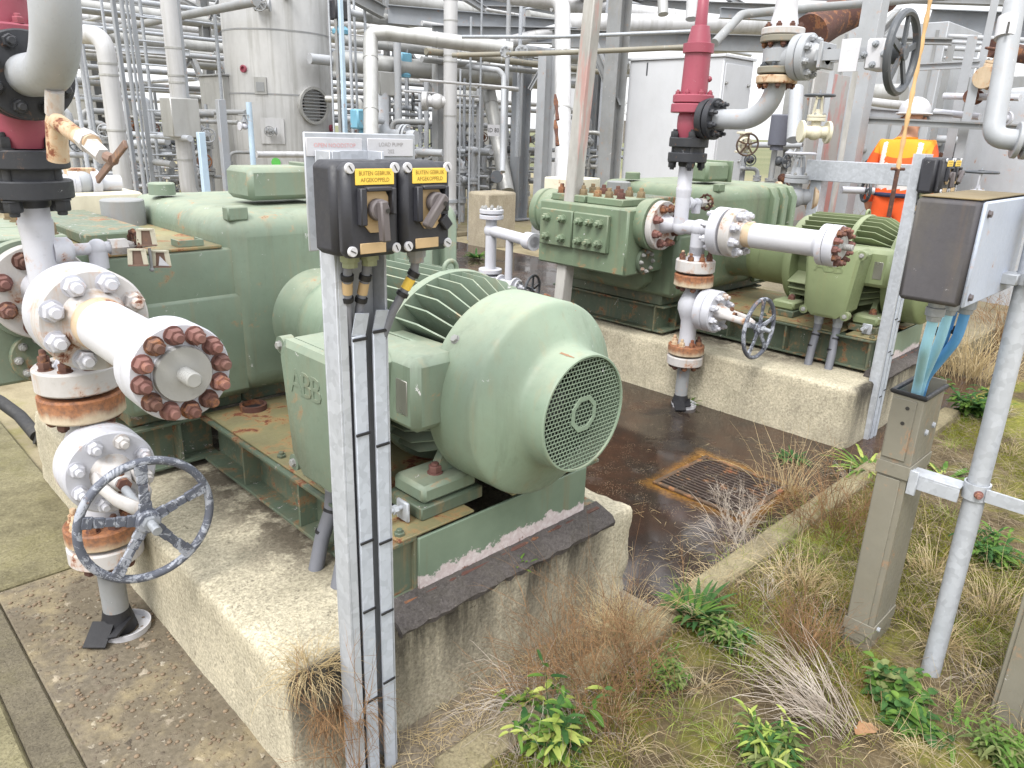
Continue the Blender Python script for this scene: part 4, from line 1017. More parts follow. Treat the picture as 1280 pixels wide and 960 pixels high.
# ------------------------------------------------------------------ the plant behind
def W(p):
    return at(*p) if len(p) == 3 and p[1] > -400 and abs(p[0]) > 12 else V(p)
def zat(px, py, d): return at(px, py, d).z
def bpipe(label, pts, r, mat, name='pipe', group=None, rad=.25, bands=(), n=20, flanges=(), cat='pipe', world=False):
    P = [V(p) if world else at(*p) for p in pts]
    t = thing(name, label, cat, P[-1], group)
    mb = MB(); path = round_path(P, rad, 7) if len(P) > 2 else P
    mb.tube(path, r, n); mb.build('run', M[mat], t)
    for i, s in bands:
        a, b = P[i], P[i+1]; c = a + (b-a)*s; d = (b-a).normalized()
        mb = MB(); mb.cyl(c-d*.012, c+d*.012, r*1.06, n=n); mb.build('band', M['clad'], t)
    for i, s, fm in flanges:
        a, b = P[i], P[i+1]; c = a + (b-a)*s; d = (b-a).normalized()
        for k in (-1, 1):
            mb = MB(); disc(mb, c + d*(k*.03-.018), d, r*1.75, .034, 28, .004); f = mb.build('flange', M[fm], t)
        ring_bolts(f, c+d*.05, d, r*1.45, 8, max(.012, r*.16), M['bolt_grey'], .3)
    return t
def xrun(px, py, d, r, x0, x1, mat, label, name='pipe', group=None, bands=0, axis='x', cat='pipe'):
    c = at(px, py, d); a = V((1,0,0)) if axis == 'x' else V((0,1,0))
    p0, p1 = c + a*x0, c + a*x1
    t = thing(name, label, cat, p0, group)
    mb = MB(); mb.cyl(p0, p1, r, n=20); mb.build('run', M[mat], t)
    for k in range(bands):
        q = p0 + (p1-p0)*((k+.5)/bands); mb = MB(); mb.cyl(q-a*.015, q+a*.015, r*1.05, n=20); mb.build('band', M['clad'], t)
    return t
def ibeam(mb, p0, p1, w, h, up=(0,0,1), tf=.014, tw=.010):
    p0, p1 = V(p0), V(p1); a = (p1-p0).normalized(); u = V(up)-a*V(up).dot(a)
    if u.length < 1e-4: u = V((1,0,0))
    u.normalize()
    mb.obox(p0+u*(h/2-tf/2), p1+u*(h/2-tf/2), w, tf, u); mb.obox(p0-u*(h/2-tf/2), p1-u*(h/2-tf/2), w, tf, u)
    mb.obox(p0, p1, tw, h-2*tf-.001, u)
def column(px, py, d, z0, z1, w, h, mat, label, group=None, up=(1,0,0), name='steel_column'):
    b = at(px, py, d); t = thing(name, label, 'steel column', (b.x, b.y, z0), group)
    mb = MB(); ibeam(mb, (b.x, b.y, z0), (b.x, b.y, z1), w, h, up); mb.build('shaft', M[mat], t)
    mb = MB(); mb.box(b.x-w*.8, b.x+w*.8, b.y-w*.8, b.y+w*.8, z0, z0+.025); mb.build('base_plate', M[mat], t)
    return t
def beam(p0, p1, w, h, mat, label, group=None, name='steel_beam'):
    p0, p1 = V(p0), V(p1); t = thing(name, label, 'steel beam', p0, group)
    mb = MB(); ibeam(mb, p0, p1, w, h); mb.build('section', M[mat], t)
    return t
def post(px, py, d, z0, z1, w, mat, label, group=None, name='post', shape='box', cat='post'):
    b = at(px, py, d); t = thing(name, label, cat, (b.x, b.y, z0), group); mb = MB()
    if shape == 'tube': mb.cyl((b.x, b.y, z0), (b.x, b.y, z1), w/2, n=16)
    elif shape == 'angle':
        mb.box(b.x-w/2, b.x+w/2, b.y-.004, b.y+.004, z0, z1); mb.box(b.x-w/2, b.x-w/2+.008, b.y-w, b.y-.0042, z0, z1)
    else: mb.box(b.x-w/2, b.x+w/2, b.y-w/2, b.y+w/2, z0, z1, .004)
    mb.build('shaft', M[mat], t)
    return t
def wheel(mb, c, ax, r, tr=None, spokes=5):
    u, w, a = frame_of(ax); c = V(c); tr = tr or r*.09
    mb.tube([c + (u*math.cos(2*math.pi*i/28) + w*math.sin(2*math.pi*i/28))*r for i in range(28)], tr, 8, closed=True)
    for k in range(spokes):
        q = 2*math.pi*k/spokes+.3; dd = u*math.cos(q)+w*math.sin(q); mb.obox(c, c+dd*r*.97, r*.16, r*.08, a)
    mb.lathe([(-r*.12, r*.2), (r*.12, r*.2)], c, a, 14)
def gate_valve(c, run, stem, r, label, mats=('white', 'grey_pipe', 'wheel_dark'), group=None, ext=.25, wr=None, name='gate_valve', rust=None):
    """flanged valve: run axis, stem axis, bonnet, yoke and handwheel"""
    c, run, stem = V(c), V(run).normalized(), V(stem).normalized()
    t = thing(name, label, 'valve', c, group)
    mb = MB(); mb.cyl(c-run*r*2.2, c+run*r*2.2, r, n=20); mb.sphere(c, r*1.35, 20, 12); mb.cyl(c, c+stem*r*2.0, r*.85, r*.7, n=18); mb.build('body', M[mats[0]], t)
    for s in (-1, 1):
        mb = MB(); disc(mb, c+run*(s*r*2.2-r*.25), run, r*1.8, r*.5, 24, .003); f = mb.build('flange', M[rust or mats[0]], t)
    mb = MB(); disc(mb, c+stem*r*1.7, stem, r*1.5, r*.55, 24, .003); disc(mb, c+stem*(r*2.3), stem, r*1.5, r*.4, 24, .003); mb.cyl(c+stem*r*2.6, c+stem*r*3.6, r*.6, r*.4, n=14)
    u = run
    for s in (-1, 1): mb.obox(c+stem*r*2.7+u*s*r*.7, c+stem*(r*2.7+ext)+u*s*r*.4, r*.3, r*.35, u)
    mb.obox(c+stem*(r*2.7+ext)-u*r*.55, c+stem*(r*2.7+ext)+u*r*.55, r*.5, r*.4, stem)
    b = mb.build('bonnet', M[mats[1]], t)
    ring_bolts(t, c+stem*r*2.7, stem, r*1.25, 6, r*.2, M['bolt_grey'], .2)
    mb = MB(); mb.cyl(c+stem*r*2.5, c+stem*(r*2.7+ext*1.45), r*.16, n=10); mb.build('stem', M['galv_dark'], t)
    mb = MB(); wheel(mb, c+stem*(r*2.7+ext*1.12), stem, wr or r*2.2); mb.build('handwheel', M[mats[2]], t)
    return t
def background():
    X, Y, Z = V((1,0,0)), V((0,1,0)), V((0,0,1))
    # ---------------- the clad column with its louvred manway
    c = at(351, 120, 13.0); c.z = 0; r = .885
    t = thing('clad_column', 'tall aluminium clad process column with louvred round manway', 'process column', c)
    mb = MB(); mb.cyl(c+Z*.9, c+Z*7.5, r, n=72); sh = mb.build('shell', M['clad_bright'], t)
    for z in (zat(350, 118, 12.2), zat(350, 40, 12.2), 3.9, 5.0):
        mb = MB(); mb.cyl(c+Z*(z-.012), c+Z*(z+.012), r+.006, n=72); mb.build('seam_band', M['grey_dark'], sh)
    mb = MB(); mb.cyl(c+Z*.0, c+Z*.9, r*.93, n=64); mb.build('skirt', M['clad_bright'], t)
    mb = MB(); mb.cyl(c+Z*.885, c+Z*.91, r*1.02, n=64); mb.build('base_ring', M['grey_dark'], t)
    def onshell(px, py, off=0.0):
        ray = (at(px, py, 1) - CAM); o = CAM - c; a = ray.x**2+ray.y**2; b = 2*(o.x*ray.x+o.y*ray.y); cc = o.x**2+o.y**2-(r+off)**2
        s = (-b-math.sqrt(max(b*b-4*a*cc, 0)))/(2*a); p = CAM+ray*s; nrm = V((p.x-c.x, p.y-c.y, 0)).normalized(); return p, nrm
    p, nm = onshell(391, 132)
    mb = MB(); mb.lathe([(-.15,.25),(.05,.30),(.06,.30),(.06,.255),(-.02,.25)], p, nm, 40, cap=False); mw = mb.build('manway_ring', M['clad'], t)
    mb = MB(); mb.lathe([(0,.25),(.005,.25)], p-nm*.02, nm, 36); mb.build('manway_throat', M['black'], mw)
    for k in range(9):
        z = (k-4)*.052; h = math.sqrt(max(.25**2-z*z, .001)); u = Z.cross(nm)
        mb = MB(); mb.obox(p+nm*.03+Z*z-u*h, p+nm*.03+Z*z+u*h, .04, .012, (nm*.5+Z)); mb.build('louvre', M['grey_dark'], mw)
    for px, py in ((305, 86), (413, 160)):
        p, nm = onshell(px, py); mb = MB(); mb.lathe([(-.05,.05),(.03,.06),(.035,.055),(.035,.035),(.01,.03)], p, nm, 24); mb.build('nozzle', M['red'], t)
    p, nm = onshell(326, 107); mb = MB(); mb.obox(p-Z*.13, p+Z*.13, .2, .05, nm); fr = mb.build('sight_frame', M['clad'], t)
    mb = MB(); mb.obox(p-Z*.09+nm*.03, p+Z*.05+nm*.03, .13, .01, nm); mb.build('glass', M['grey_dark'], fr)
    p, nm = onshell(341, 164); mb = MB(); mb.obox(p-Z*.2, p+Z*.2, .38, .03, nm); mb.build('patch_plate', M['clad_white'], t)
    gate_valve(p+nm*.12, Z.cross(nm), nm, .035, 'tiny grey valve on the square plate of the clad column', ('grey_pipe','grey_pipe','grey_dark'), 'small valves on the clad column', .06)
    p, nm = onshell(330, 8); gate_valve(p+nm*.12, Z.cross(nm), nm, .05, 'small grey valve near the upper seam of the clad column', ('grey_pipe','grey_pipe','grey_dark'), 'small valves on the clad column', .08)
    p, nm = onshell(345, 203, .02); mb = MB(); mb.lathe([(0,.075),(.006,.075)], p, nm, 24); mb.build('green_dot', M['green_dot'], t)
    # ---------------- left: lagged pipes, ladder, cabinet
    T = at(130, 45, 9); bpipe('white lagged pipe turning down beside the ladder, nearest the grey elbow', [tuple(at(60, 40, 9.3)), tuple(T), (T.x, T.y, 0)], .108, 'clad_white', group=None, rad=.22, bands=((1,.12),(1,.17),(1,.42),(1,.7)), world=True)
    T = at(207, -30, 9.6); b = (T.x, T.y, .55); bpipe('white lagged riser with a square insulation box, behind the gearbox', [tuple(T), b, (T.x+.6, T.y+.1, .53)], .103, 'clad_white', bands=((0,.3),(0,.42),(0,.45),(0,.80)), world=True)
    q = at(222, 145, 9.6); t = thing('insulation_box', 'aluminium insulation box wrapped round the white riser', 'insulation box', (T.x, T.y, q.z-.25))
    mb = MB(); mb.box(T.x-.19, T.x+.19, T.y-.19, T.y+.19, q.z-.27, q.z+.23, .01); mb.build('casing', M['clad'], t)
    la = at(182, 150, 10.5); t = thing('ladder', 'grey steel ladder between two white lagged pipes', 'ladder', (la.x, la.y, 0))
    for s in (0, .62):
        mb = MB(); mb.box(la.x+s-.03, la.x+s+.03, la.y-.012, la.y+.012, 0, 6); mb.build('rail', M['slate'], t)
    for k in range(19):
        mb = MB(); z = .25+k*.30; mb.cyl((la.x+.03, la.y, z), (la.x+.59, la.y, z), .0125, n=10); mb.build('rung', M['galv'], t)
    for k, (px, d, w, m_, z1) in enumerate(((112, 9.8, .05, 'galv', 3), (160, 8.8, .06, 'slate', 6), (170, 9.2, .05, 'slate', 6), (176, 9.0, .03, 'galv_dark', 6), (101, 8.0, .045, 'galv', 2.2), (146, 10, .035, 'galv', 4), (192, 12, .05, 'galv_dark', 5), (222, 11.5, .03, 'galv', 6), (228, 11.6, .03, 'galv', 6))):
        post(px, 150, d, 0, z1, w, m_, 'slim galvanised upright among the ladder and white pipes', 'slim uprights near the ladder', shape=('tube', 'angle')[k % 2])
    post(281, 190, 9, 0, zat(275, 125, 9), .09, 'slate', 'short blotched steel post before the grey clad cabinet', shape='box')
    post(254, 200, 8.5, 0, zat(250, 165, 8.5), .075, 'blue_pale', 'short pale blue post beside the white riser', shape='box')
    post(314, 170, 9.5, 0, zat(311, 128, 9.5), .07, 'blue_pale', 'pale blue instrument post before the clad column', shape='tube')
    gate_valve(at(306, 158, 9.45), X, Z, .03, 'tiny pale valve on the blue instrument post', ('white','grey_pipe','grey_dark'), None, .05)
    a = at(258, 160, 13.2); t = thing('equipment_cabinet', 'grey sheet metal cabinet left of the clad column behind the ladder'.replace('left of', 'beside'), 'cabinet', (a.x, a.y, .3))
    zt = zat(270, 98, 13.2); mb = MB(); mb.box(a.x-.05, a.x+.72, a.y-.9, a.y, .2, zt, .01); cb = mb.build('casing', M['clad'], t); mb = MB(); mb.box(a.x-.08, a.x+.75, a.y-.93, a.y+.03, zt+.001, zt+.03, .004); mb.build('roof', M['grey_dark'], t)
    mb = MB(); mb.box(a.x-.0575, a.x-.0515, a.y-.85, a.y-.05, .3, zt-.1, .003); dr = mb.build('door', M['clad'], t); mb = MB(); mb.box(a.x-.07, a.x-.058, a.y-.2, a.y-.16, 1.5, 1.75); mb.build('handle', M['black'], dr)
    # rack pipes along X, far left to right (behind the column)
    rk = [(200,-2,16,.10,'clad_white'),(200,8,17,.06,'clad_white'),(200,20,15.5,.13,'clad'),(200,33,17,.10,'clad_white'),(200,41,16,.07,'grey_pipe'),(200,54,15,.16,'clad'),(200,66,16.5,.06,'clad_white'),(200,76,15,.10,'clad'),(200,90,17,.06,'grey_pipe'),(200,-14,18,.15,'grey_dark'),(150,110,18,.06,'grey_pipe'),(150,124,19,.05,'clad_white')]
    for k, (px, py, d, r_, m_) in enumerate(rk):
        xrun(px, py, d, r_, -9, 9 if k % 3 else 6, m_, 'long horizontal lagged pipe on the rack behind the ladder', 'rack_pipe', 'lagged pipes on the rack behind the ladder', bands=9)
    for k, (px, d) in enumerate(((120, 16.5), (262, 16.5), (278, 17.5))):
        column(px, 100, d, 0, 6.5, .2, .2, 'grey_dark', 'grey rack column behind the ladder and white pipes', 'rack columns behind the ladder')
    c0 = at(235, 70, 15.6)
    for p0, p1, w in (((238,66),(252,100),.09), ((268,66),(296,112),.09), ((222,-5),(275,25),.07), ((275,-5),(262,25),.06), ((240,66),(228,92),.06)):
        beam(at(*p0, 14.6), at(*p1, 14.6), w, w, 'grey_dark', 'short diagonal steel brace under the rack behind the ladder', 'diagonal braces by the ladder', 'steel_brace')
    beam(at(150, 60, 12), at(237, 66, 12), .08, .1, 'galv', 'light steel ledge crossing behind the white riser')
    # ---------------- centre, between column and white vertical pipe
    bpipe('lagged pipe bending down from the horizontal beside the white vertical pipe', [(640, 62, 10.6), (481, 41, 10.3), (463, 42, 10.3), (464, 205, 9.9)], .10, 'clad', rad=.26, bands=((0,.2),(0,.6),(2,.2),(2,.6)))
    for k, (px, py, d, r_, m_, x0, x1) in enumerate(((450,20,13,.10,'clad',-.3,1.0),(500,59,13.5,.085,'clad',-1.2,6),(540,88,13.5,.16,'clad',-2.0,3.0),(520,52,15,.13,'grey_dark',-1,8),(600,72,12,.05,'taupe',-1.1,3),(600,82,12.2,.045,'grey_dark',-1.2,2.0),(520,5,15,.2,'clad',-2,7),(460,70,15,.06,'galv_dark',-1,5),(620,58,14,.10,'grey_pipe',-2,4),(700,104,16,.08,'grey_pipe',-6,1),(540,122,15,.05,'clad_white',-3,3),(540,131,15.5,.05,'grey_pipe',-3,4))):
        xrun(px, py, d, r_, x0, x1, m_, 'horizontal pipe crossing between the clad column and the white vertical pipe', 'rack_pipe', 'horizontal pipes beside the clad column', bands=4)
    beam(at(485, 18, 13.2), at(700, 36, 13.8), .2, .3, 'slate', 'slate steel girder over the pipes beside the clad column', 'slate girders')
    beam(at(540, 42, 12.8), at(720, 45, 13.2), .2, .26, 'slate', 'lower slate girder crossing behind the white vertical pipe', 'slate girders')
    beam(at(440, -6, 12.5), at(480, 16, 13), .15, .2, 'grey_dark', 'dark girder end beside the blue actuator', None)
    beam(at(510, 65, 14), at(545, 120, 14), .1, .12, 'grey_dark', 'diagonal brace below the fat grey pipe beside the column', 'diagonal braces', 'steel_brace')
    q = at(478, 104, 10.8); t = thing('insulation_box', 'small aluminium insulation box hanging behind the bent lagged pipe', 'insulation box', q)
    mb = MB(); mb.box(q.x-.13, q.x+.13, q.y-.13, q.y+.13, q.z-.17, q.z+.15, .01); mb.build('casing', M['clad'], t)
    bpipe('dark throated pipe turning along under the small insulation box', [(477, 110, 10.8), (478, 170, 10.8), (520, 172, 10.6)], .10, 'grey_pipe', rad=.2, flanges=((1,.7,'grey_pipe'),))
    for k, (px, d, w, m_, z1) in enumerate(((431, 10.5, .055, 'blue_pale', 3.6), (441, 10.8, .045, 'galv', 3.4), (425, 11, .06, 'grey_dark', 4), (447, 11.5, .03, 'galv_dark', 4), (498, 13, .13, 'grey_pipe', 3.0), (509, 14, .09, 'galv', 3.0), (486, 14, .07, 'grey_dark', 4), (525, 12.5, .05, 'galv', 2.2), (533, 13, .10, 'grey_pipe', 2.4), (548, 12, .15, 'grey_dark', 3.0), (417, 11, .03, 'galv', 4), (575, 13, .035, 'galv', 3), (600, 16, .12, 'grey_pipe', 3.4), (591, 14, .05, 'galv', 2.2))):
        post(px, 150, d, 0, z1, w, m_, 'grey upright between the clad column and the concrete block', 'grey uprights beside the clad column', shape=('box', 'tube', 'angle')[k % 3])
    # blue actuators
    for (px, py, d, s, lab) in ((452, 150, 10.4, 1.0, 'pale blue valve actuator low beside the bent lagged pipe'), (425, 14, 10.6, 1.0, 'dark and blue valve positioner high beside the clad column'), (505, 76, 13, .9, 'small blue actuator between the grey rack pipes')):
        q = at(px, py, d); t = thing('valve_actuator', lab, 'actuator', q - Z*.2)
        mb = MB(); mb.box(q.x-.13*s, q.x+.13*s, q.y-.1*s, q.y+.1*s, q.z-.12*s, q.z+.14*s, .02); mb.build('housing', M['blue_paint' if py > 20 else 'black'], t)
        mb = MB(); mb.cyl(q+X*.1*s, q+X*.36*s, .045*s, n=16); mb.build('cylinder', M['grey_pipe'], t)
        mb = MB(); mb.lathe([(0,.12*s),(.05*s,.13*s),(.10*s,.08*s)], q-Z*.3*s, Z, 20); mb.obox(q-Z*.3*s, q-Z*.1*s, .06*s, .06*s, X); mb.build('diaphragm', M['blue_paint'], t)
    # white vertical pipe with side nozzle
    b = gnd(562, 292); t = thing('vertical_pipe', 'white lagged vertical pipe standing on the ground beyond the switch boxes', 'pipe', b)
    mb = MB(); mb.cyl(b, b+Z*6, .105, n=32); rn = mb.build('run', M['clad_white'], t)
    for z in (.1, .32, .5): 
        mb = MB(); mb.cyl(b+Z*z, b+Z*(z+.05), .13, n=28); mb.build('clamp_ring', M['galv_dark'], t)
    for z in (zat(562,146,12), zat(562,75,12), zat(562,82,12), zat(562,12,12), zat(562,35,12)):
        mb = MB(); mb.cyl(b+Z*z, b+Z*(z+.02), .11, n=28); mb.build('band', M['clad'], t)
    mb = MB(); mb.box(b.x-.25, b.x+.25, b.y-.25, b.y+.25, -.02, .05, .01); mb.build('footing', M['yard'], t)
    z = zat(555, 128, 11.9); vd = (at(500, 128, 11.9) - at(560, 128, 11.9)); vd.z = 0; vd.normalize()
    mb = MB(); q = V((b.x, b.y, z)); mb.cyl(q, q+vd*.36, .085, n=24); mb.lathe([(0,.085),(.02,.14),(.09,.14),(.11,.11)], q+vd*.34, vd, 24); mb.sphere(q+vd*.2, .12, 18, 12); mb.build('side_nozzle', M['clad_white'], t)
    t = thing('handwheel', 'dark handwheel on the side nozzle of the white vertical pipe', 'handwheel', q+vd*.55); mb = MB(); wheel(mb, q+vd*.58, vd, .14, .012); mb.cyl(q+vd*.44, q+vd*.6, .015, n=10); mb.build('rim', M['wheel_dark'], t)
    # concrete block
    q = gnd(640, 306); t = thing('concrete_block', 'pale weathered concrete block standing behind the fins of the nearer motor', 'concrete block', q)
    mb = MB(); mb.box(q.x-.55, q.x+.06, q.y-.02, q.y+.42, -.05, .78, .03); mb.build('block', M['block_concrete'], t, bev=.01)
    # suction branch with spoked wheel beside the far pump
    e = onx(668, 303, .36+DX); tq = at(614, 288, 5.6); t = thing('suction_branch', 'white flanged suction tee joining the pump behind the pale post', 'pipe', (tq.x, tq.y, 0))
    mb = MB(); mb.cyl(e, tq, .04, n=24); mb.lathe([(0,.05),(.0,.06),(.09,.06),(.09,.05)], e, tq-e, 20); mb.cyl((tq.x,tq.y,.0), (tq.x,tq.y,tq.z+.13), .042, n=24); mb.sphere(tq, .055, 18, 10)
    m2 = e+(tq-e)*.55; mb.cyl(m2, (m2.x, m2.y, m2.z-.32), .028, n=16); mb.build('pipe_run', M['white'], t)
    for z0 in (tq.z+.085, tq.z+.125, tq.z-.32, tq.z-.37):
        mb = MB(); disc(mb, (tq.x,tq.y,z0), Z, .09, .032, 32, .004); f = mb.build('flange', M['white'], t)
    ring_bolts(t, (tq.x,tq.y,tq.z+.157), Z, .068, 8, .014, M['bolt_grey'])
    gate_valve((m2.x, m2.y, m2.z-.36), Y, V((.25,-1,-.05)), .035, 'small white valve with black spoked handwheel under the suction tee', ('white','white','wheel_dark'), None, .1, .105)
    # ---------------- columns and steelwork, middle
    column(651, 150, 14, 0, zat(650, 74, 14), .25, .26, 'slate', 'slate blue steel column with thin cable on its flange')
    column(681, 150, 12, 0, zat(683, 68, 12), .17, .24, 'grey_pipe', 'pale grey steel column with bracket and flat head plate')
    q = at(683, 70, 12); beam(q+V((-.25,-.1,.0)), q+V((.3,.1,.0)), .2, .1, 'grey_pipe', 'flat head beam on top of the pale grey column')
    beam(at(662, 112, 12.2), at(680, 80, 12.0), .06, .06, 'grey_pipe', 'diagonal bracket on the pale grey column', None, 'steel_brace')
    column(765, 150, 12, 0, 4.2, .26, .26, 'grey_dark', 'dark grey steel column beside the white cabinet')
    beam(at(739, 48, 12), at(773, 134, 12), .12, .13, 'grey_dark', 'dark diagonal brace meeting the dark grey column', None, 'steel_brace')
    beam(at(690, 48, 12.4), at(990, 56, 14), .22, .28, 'grey_dark', 'dark girder crossing behind the crimson relief valve')
    beam(at(700, 10, 15), at(1000, 20, 16), .3, .4, 'grey_dark', 'deep dark girder high behind the crimson relief valve')
    column(745, 120, 17, 0, 5, .2, .2, 'slate', 'thin far column seen beside the pale post', 'far thin columns'); column(757, 120, 15, 0, 5, .16, .16, 'galv', 'slim pale far column beside the dark one', None)
    bpipe('white lagged pipe rising behind the pale post with an elbow on top', [(640, -4, 11.5), (703, 0, 11.3), (704, 235, 10.6)], .12, 'clad_white', rad=.25, bands=((1,.3),(1,.6)))
    bpipe('sloping white lagged pipe with a rounded cap end above the slate column', [(612, 61, 13), (640, 52, 13), (712, 34, 13.2)], .105, 'clad_white', rad=.1, bands=((1,.4),))
    bpipe('fat white lagged pipe behind the crimson valve cap, lower one', [(700, 30, 14), (1010, 32, 15.5)], .19, 'clad_white', bands=((0,.2),(0,.5),(0,.8)))
    bpipe('white lagged pipe sloping down behind the crimson valve cap, upper one', [(690, 4, 14.5), (900, 28, 15.5)], .15, 'clad_white', bands=((0,.3),(0,.7)))
    bpipe('grey drop pipe hanging near the crimson valve cap', [(828, -10, 13), (829, 18, 13)], .09, 'clad', rad=.1); bpipe('pale drop pipe hanging just behind the crimson valve cap', [(866, -10, 13), (864, 24, 13)], .10, 'clad_white', rad=.1)
    bpipe('thin scaffold tube above the brownish one, crossing behind the pale post', [(578, 46, 9.5), (700, 46, 9), (872, 39, 8.6)], .022, 'galv_dark', rad=.1)
    bpipe('brownish scaffold tube with clamps crossing behind the pale post', [(566, 69, 9.6), (700, 66, 9), (858, 59, 8.6)], .03, 'taupe', rad=.1)
    for px, lab in ((632, 'grey eight-bolt blind flange on the scaffold tube, smaller one'), (652, 'grey eight-bolt blind flange on the scaffold tube above the slate column')):
        q = at(px, 65, 9.3); d = (CAM-q).normalized(); t = thing('blind_flange', lab, 'flange', q); mb = MB(); disc(mb, q, d, .083 if px > 640 else .07, .05, 32, .005); mb.build('plate', M['grey_pipe'], t); ring_bolts(t, q+d*.05, d, .058, 8, .014, M['grey_pipe'])
    bpipe('leaning grey pipe marked with a white tag behind the concrete block', [(604, 76, 15), (634, 240, 14)], .135, 'clad', bands=((0,.35),))
    q = at(617, 163, 13.7); t = thing('pipe_tag', 'white tag lettered ID 80 on the leaning grey pipe', 'tag', q); d = (CAM-q).normalized(); u = Z.cross(d).normalized(); vv = d.cross(u)
    mb = MB(); mb.prism([(-.11,-.1),(.11,-.1),(.11,.1),(-.11,.1)], q, u, vv, d*-.004); mb.build('plate', M['white_clean'], t); mb = MB(); add_text(mb, 'ID 80', .11, q+d*.004, u, vv, sx=.8); mb.build('lettering', M['letter'], t, smooth=0)
    bpipe('grey pipe bending down beside the leaning tagged pipe', [(560, 80, 12), (624, 88, 12), (630, 96, 12), (628, 215, 11.6)], .045, 'grey_pipe', rad=.12)
    q = at(621, 221, 11.4); t = thing('end_cap', 'round black finned cap at the foot of the leaning pipe', 'pipe cap', q); d = (CAM-q).normalized(); mb = MB(); mb.lathe([(0,.08),(.1,.095),(.12,.09)], q-d*.06, d, 24); mb.build('cap', M['wheel_dark'], t)
    for py0, py1 in ((118, 150), (150, 182)):
        q0 = at(694, py0, 9); q1 = at(697, py1, 9); t = thing('chain_valve', 'rusty brown valve body in the vertical pair beside the pale post', 'valve', q1, 'rusty valves beside the pale post'); mb = MB(); mb.tube([q0, q0+(q1-q0)*.3, q0+(q1-q0)*.6, q1], [.012,.03,.018,.026], 10); mb.build('body', M['rust'], t)
    # near pale post with red primer
    b = gnd(693, 468); b2 = V((b.x, b.y, 0)); t = thing('pale_post', 'tall pale post with red primer streaks behind the green fan cowl', 'post', b2)
    mb = MB(); mb.obox((b.x, b.y, -.02), (b.x+.11, b.y-.11, 3.2), .088, .088, (0,1,0), .006); mb.build('shaft', M['post_pink'], t); mb = MB(); mb.box(b.x-.1, b.x+.1, b.y-.1, b.y+.1, -.02, .012, .002); mb.build('base_plate', M['galv_dark'], t)
    for k, (a_, b_, w_, h_) in enumerate((((560,14,16),(1010,24,18),.2,.24),((470,2,17),(760,10,18),.2,.24),((900,-14,12),(1330,0,12),.2,.22),((900,16,14),(1060,24,14),.16,.18))):
        beam(at(*a_), at(*b_), w_, h_, ('grey_dark','slate')[k % 2], 'grey overhead girder of the pipe rack', 'overhead girders of the pipe rack')
    for k in range(5):
        a_ = at(470+k*110, -4, 14.2+k*.3); b_ = at(515+k*110, 24, 16.5+k*.3); beam(a_, b_, .1, .12, 'grey_pipe', 'short cross girder under the pipe rack', 'cross girders of the pipe rack', 'steel_beam')
    for k in range(9):
        xrun(760 + (k % 3)*40, 3+k*6, 15+k*.5, (.05,.08,.03,.11)[k % 4], -4, 4, ('clad_white','clad','grey_pipe')[k % 3], 'lagged pipe in the bundle behind the crimson relief valve', 'rack_pipe', 'bundled pipes behind the crimson relief valve', bands=5)
    rg = random.Random(78)
    for k in range(34):
        lft = k % 2; px = rg.uniform(105, 290) if lft else rg.uniform(425, 690); py = rg.uniform(0, 110); d = rg.uniform(12, 18)
        if k % 4 == 0: post(px, 100, d, 1.2, rg.uniform(3.5, 5), rg.uniform(.04,.08), ('galv','grey_pipe','grey_dark')[k % 3], 'thin hanger rising through the rack pipes', 'thin hangers in the rack', 'hanger', 'tube', 'hanger')
        else: xrun(px, py, d, rg.uniform(.02,.06), -rg.uniform(.8,3.5), rg.uniform(.8,3.5), ('clad_white','galv','grey_pipe','grey_dark','clad')[k % 5], 'thin pipe length high in the rack', 'thin_pipe', 'thin pipes high in the rack', 0, 'xxy'[k % 3])
    rg = random.Random(77)
    for k in range(30):
        lft = k % 2; px = rg.uniform(100, 290) if lft else rg.uniform(420, 645); py = rg.uniform(95, 200); d = rg.uniform(10.5, 17)
        if k % 3 == 0: post(px, 150, d, 0, rg.uniform(1.6, 5), rg.uniform(.03,.06), ('galv','grey_pipe','galv_dark')[k % 3 - 1], 'thin far pipe stub among the rack clutter', 'thin far uprights in the rack clutter', 'thin_upright', 'tube', 'upright')
        else: xrun(px, py, d, rg.uniform(.015,.045), -rg.uniform(.3,1.6), rg.uniform(.3,1.6), ('clad_white','galv','grey_pipe','grey_dark')[k % 4], 'thin far pipe length among the rack clutter', 'thin_pipe', 'thin far pipes in the rack clutter', 0, 'xy'[k % 2])
    for k, (px, py, d, w_, h_, m_, lab) in enumerate(((1085, 150, 11, 1.3, 3.2, 'grey_pipe', 'grey sheet clad housing behind the worker'), (1010, 150, 13, 1.6, 3.4, 'clad', 'aluminium clad housing behind the red patched plate'), (1240, 150, 11, 2.2, 2.6, 'grey_dark', 'dull grey housing behind the railing pipes'))):
        q = at(px, py, d); t = thing('clad_housing', lab, 'housing', (q.x, q.y, 0)); mb = MB(); mb.box(q.x-.2, q.x+w_, q.y-w_*.7, q.y+.4, 0, h_, .01); hb = mb.build('casing', M[m_], t)
        for j in range(3): mb = MB(); mb.box(q.x-.212, q.x-.2005, q.y-w_*.7+.1+j*w_*.3, q.y-w_*.7+.14+j*w_*.3, .1, h_-.1); mb.build('seam', M['grey_dark'], hb)
    # ---------------- white cabinet
    q = at(897, 150, 11.0); t = thing('tall_cabinet', 'tall white and grey cabinet behind the crimson relief valve', 'cabinet', (q.x, q.y, 0)); zt = zat(897, 73, 11.0)
    mb = MB(); mb.box(q.x, q.x+.85, q.y, q.y+1.7, .05, zt, .012); mb.build('casing', M['cabinet_white'], t); mb = MB(); mb.box(q.x-.03, q.x+.88, q.y-.03, q.y+1.73, zt+.001, zt+.04, .005); mb.build('roof', M['cabinet_white'], t)
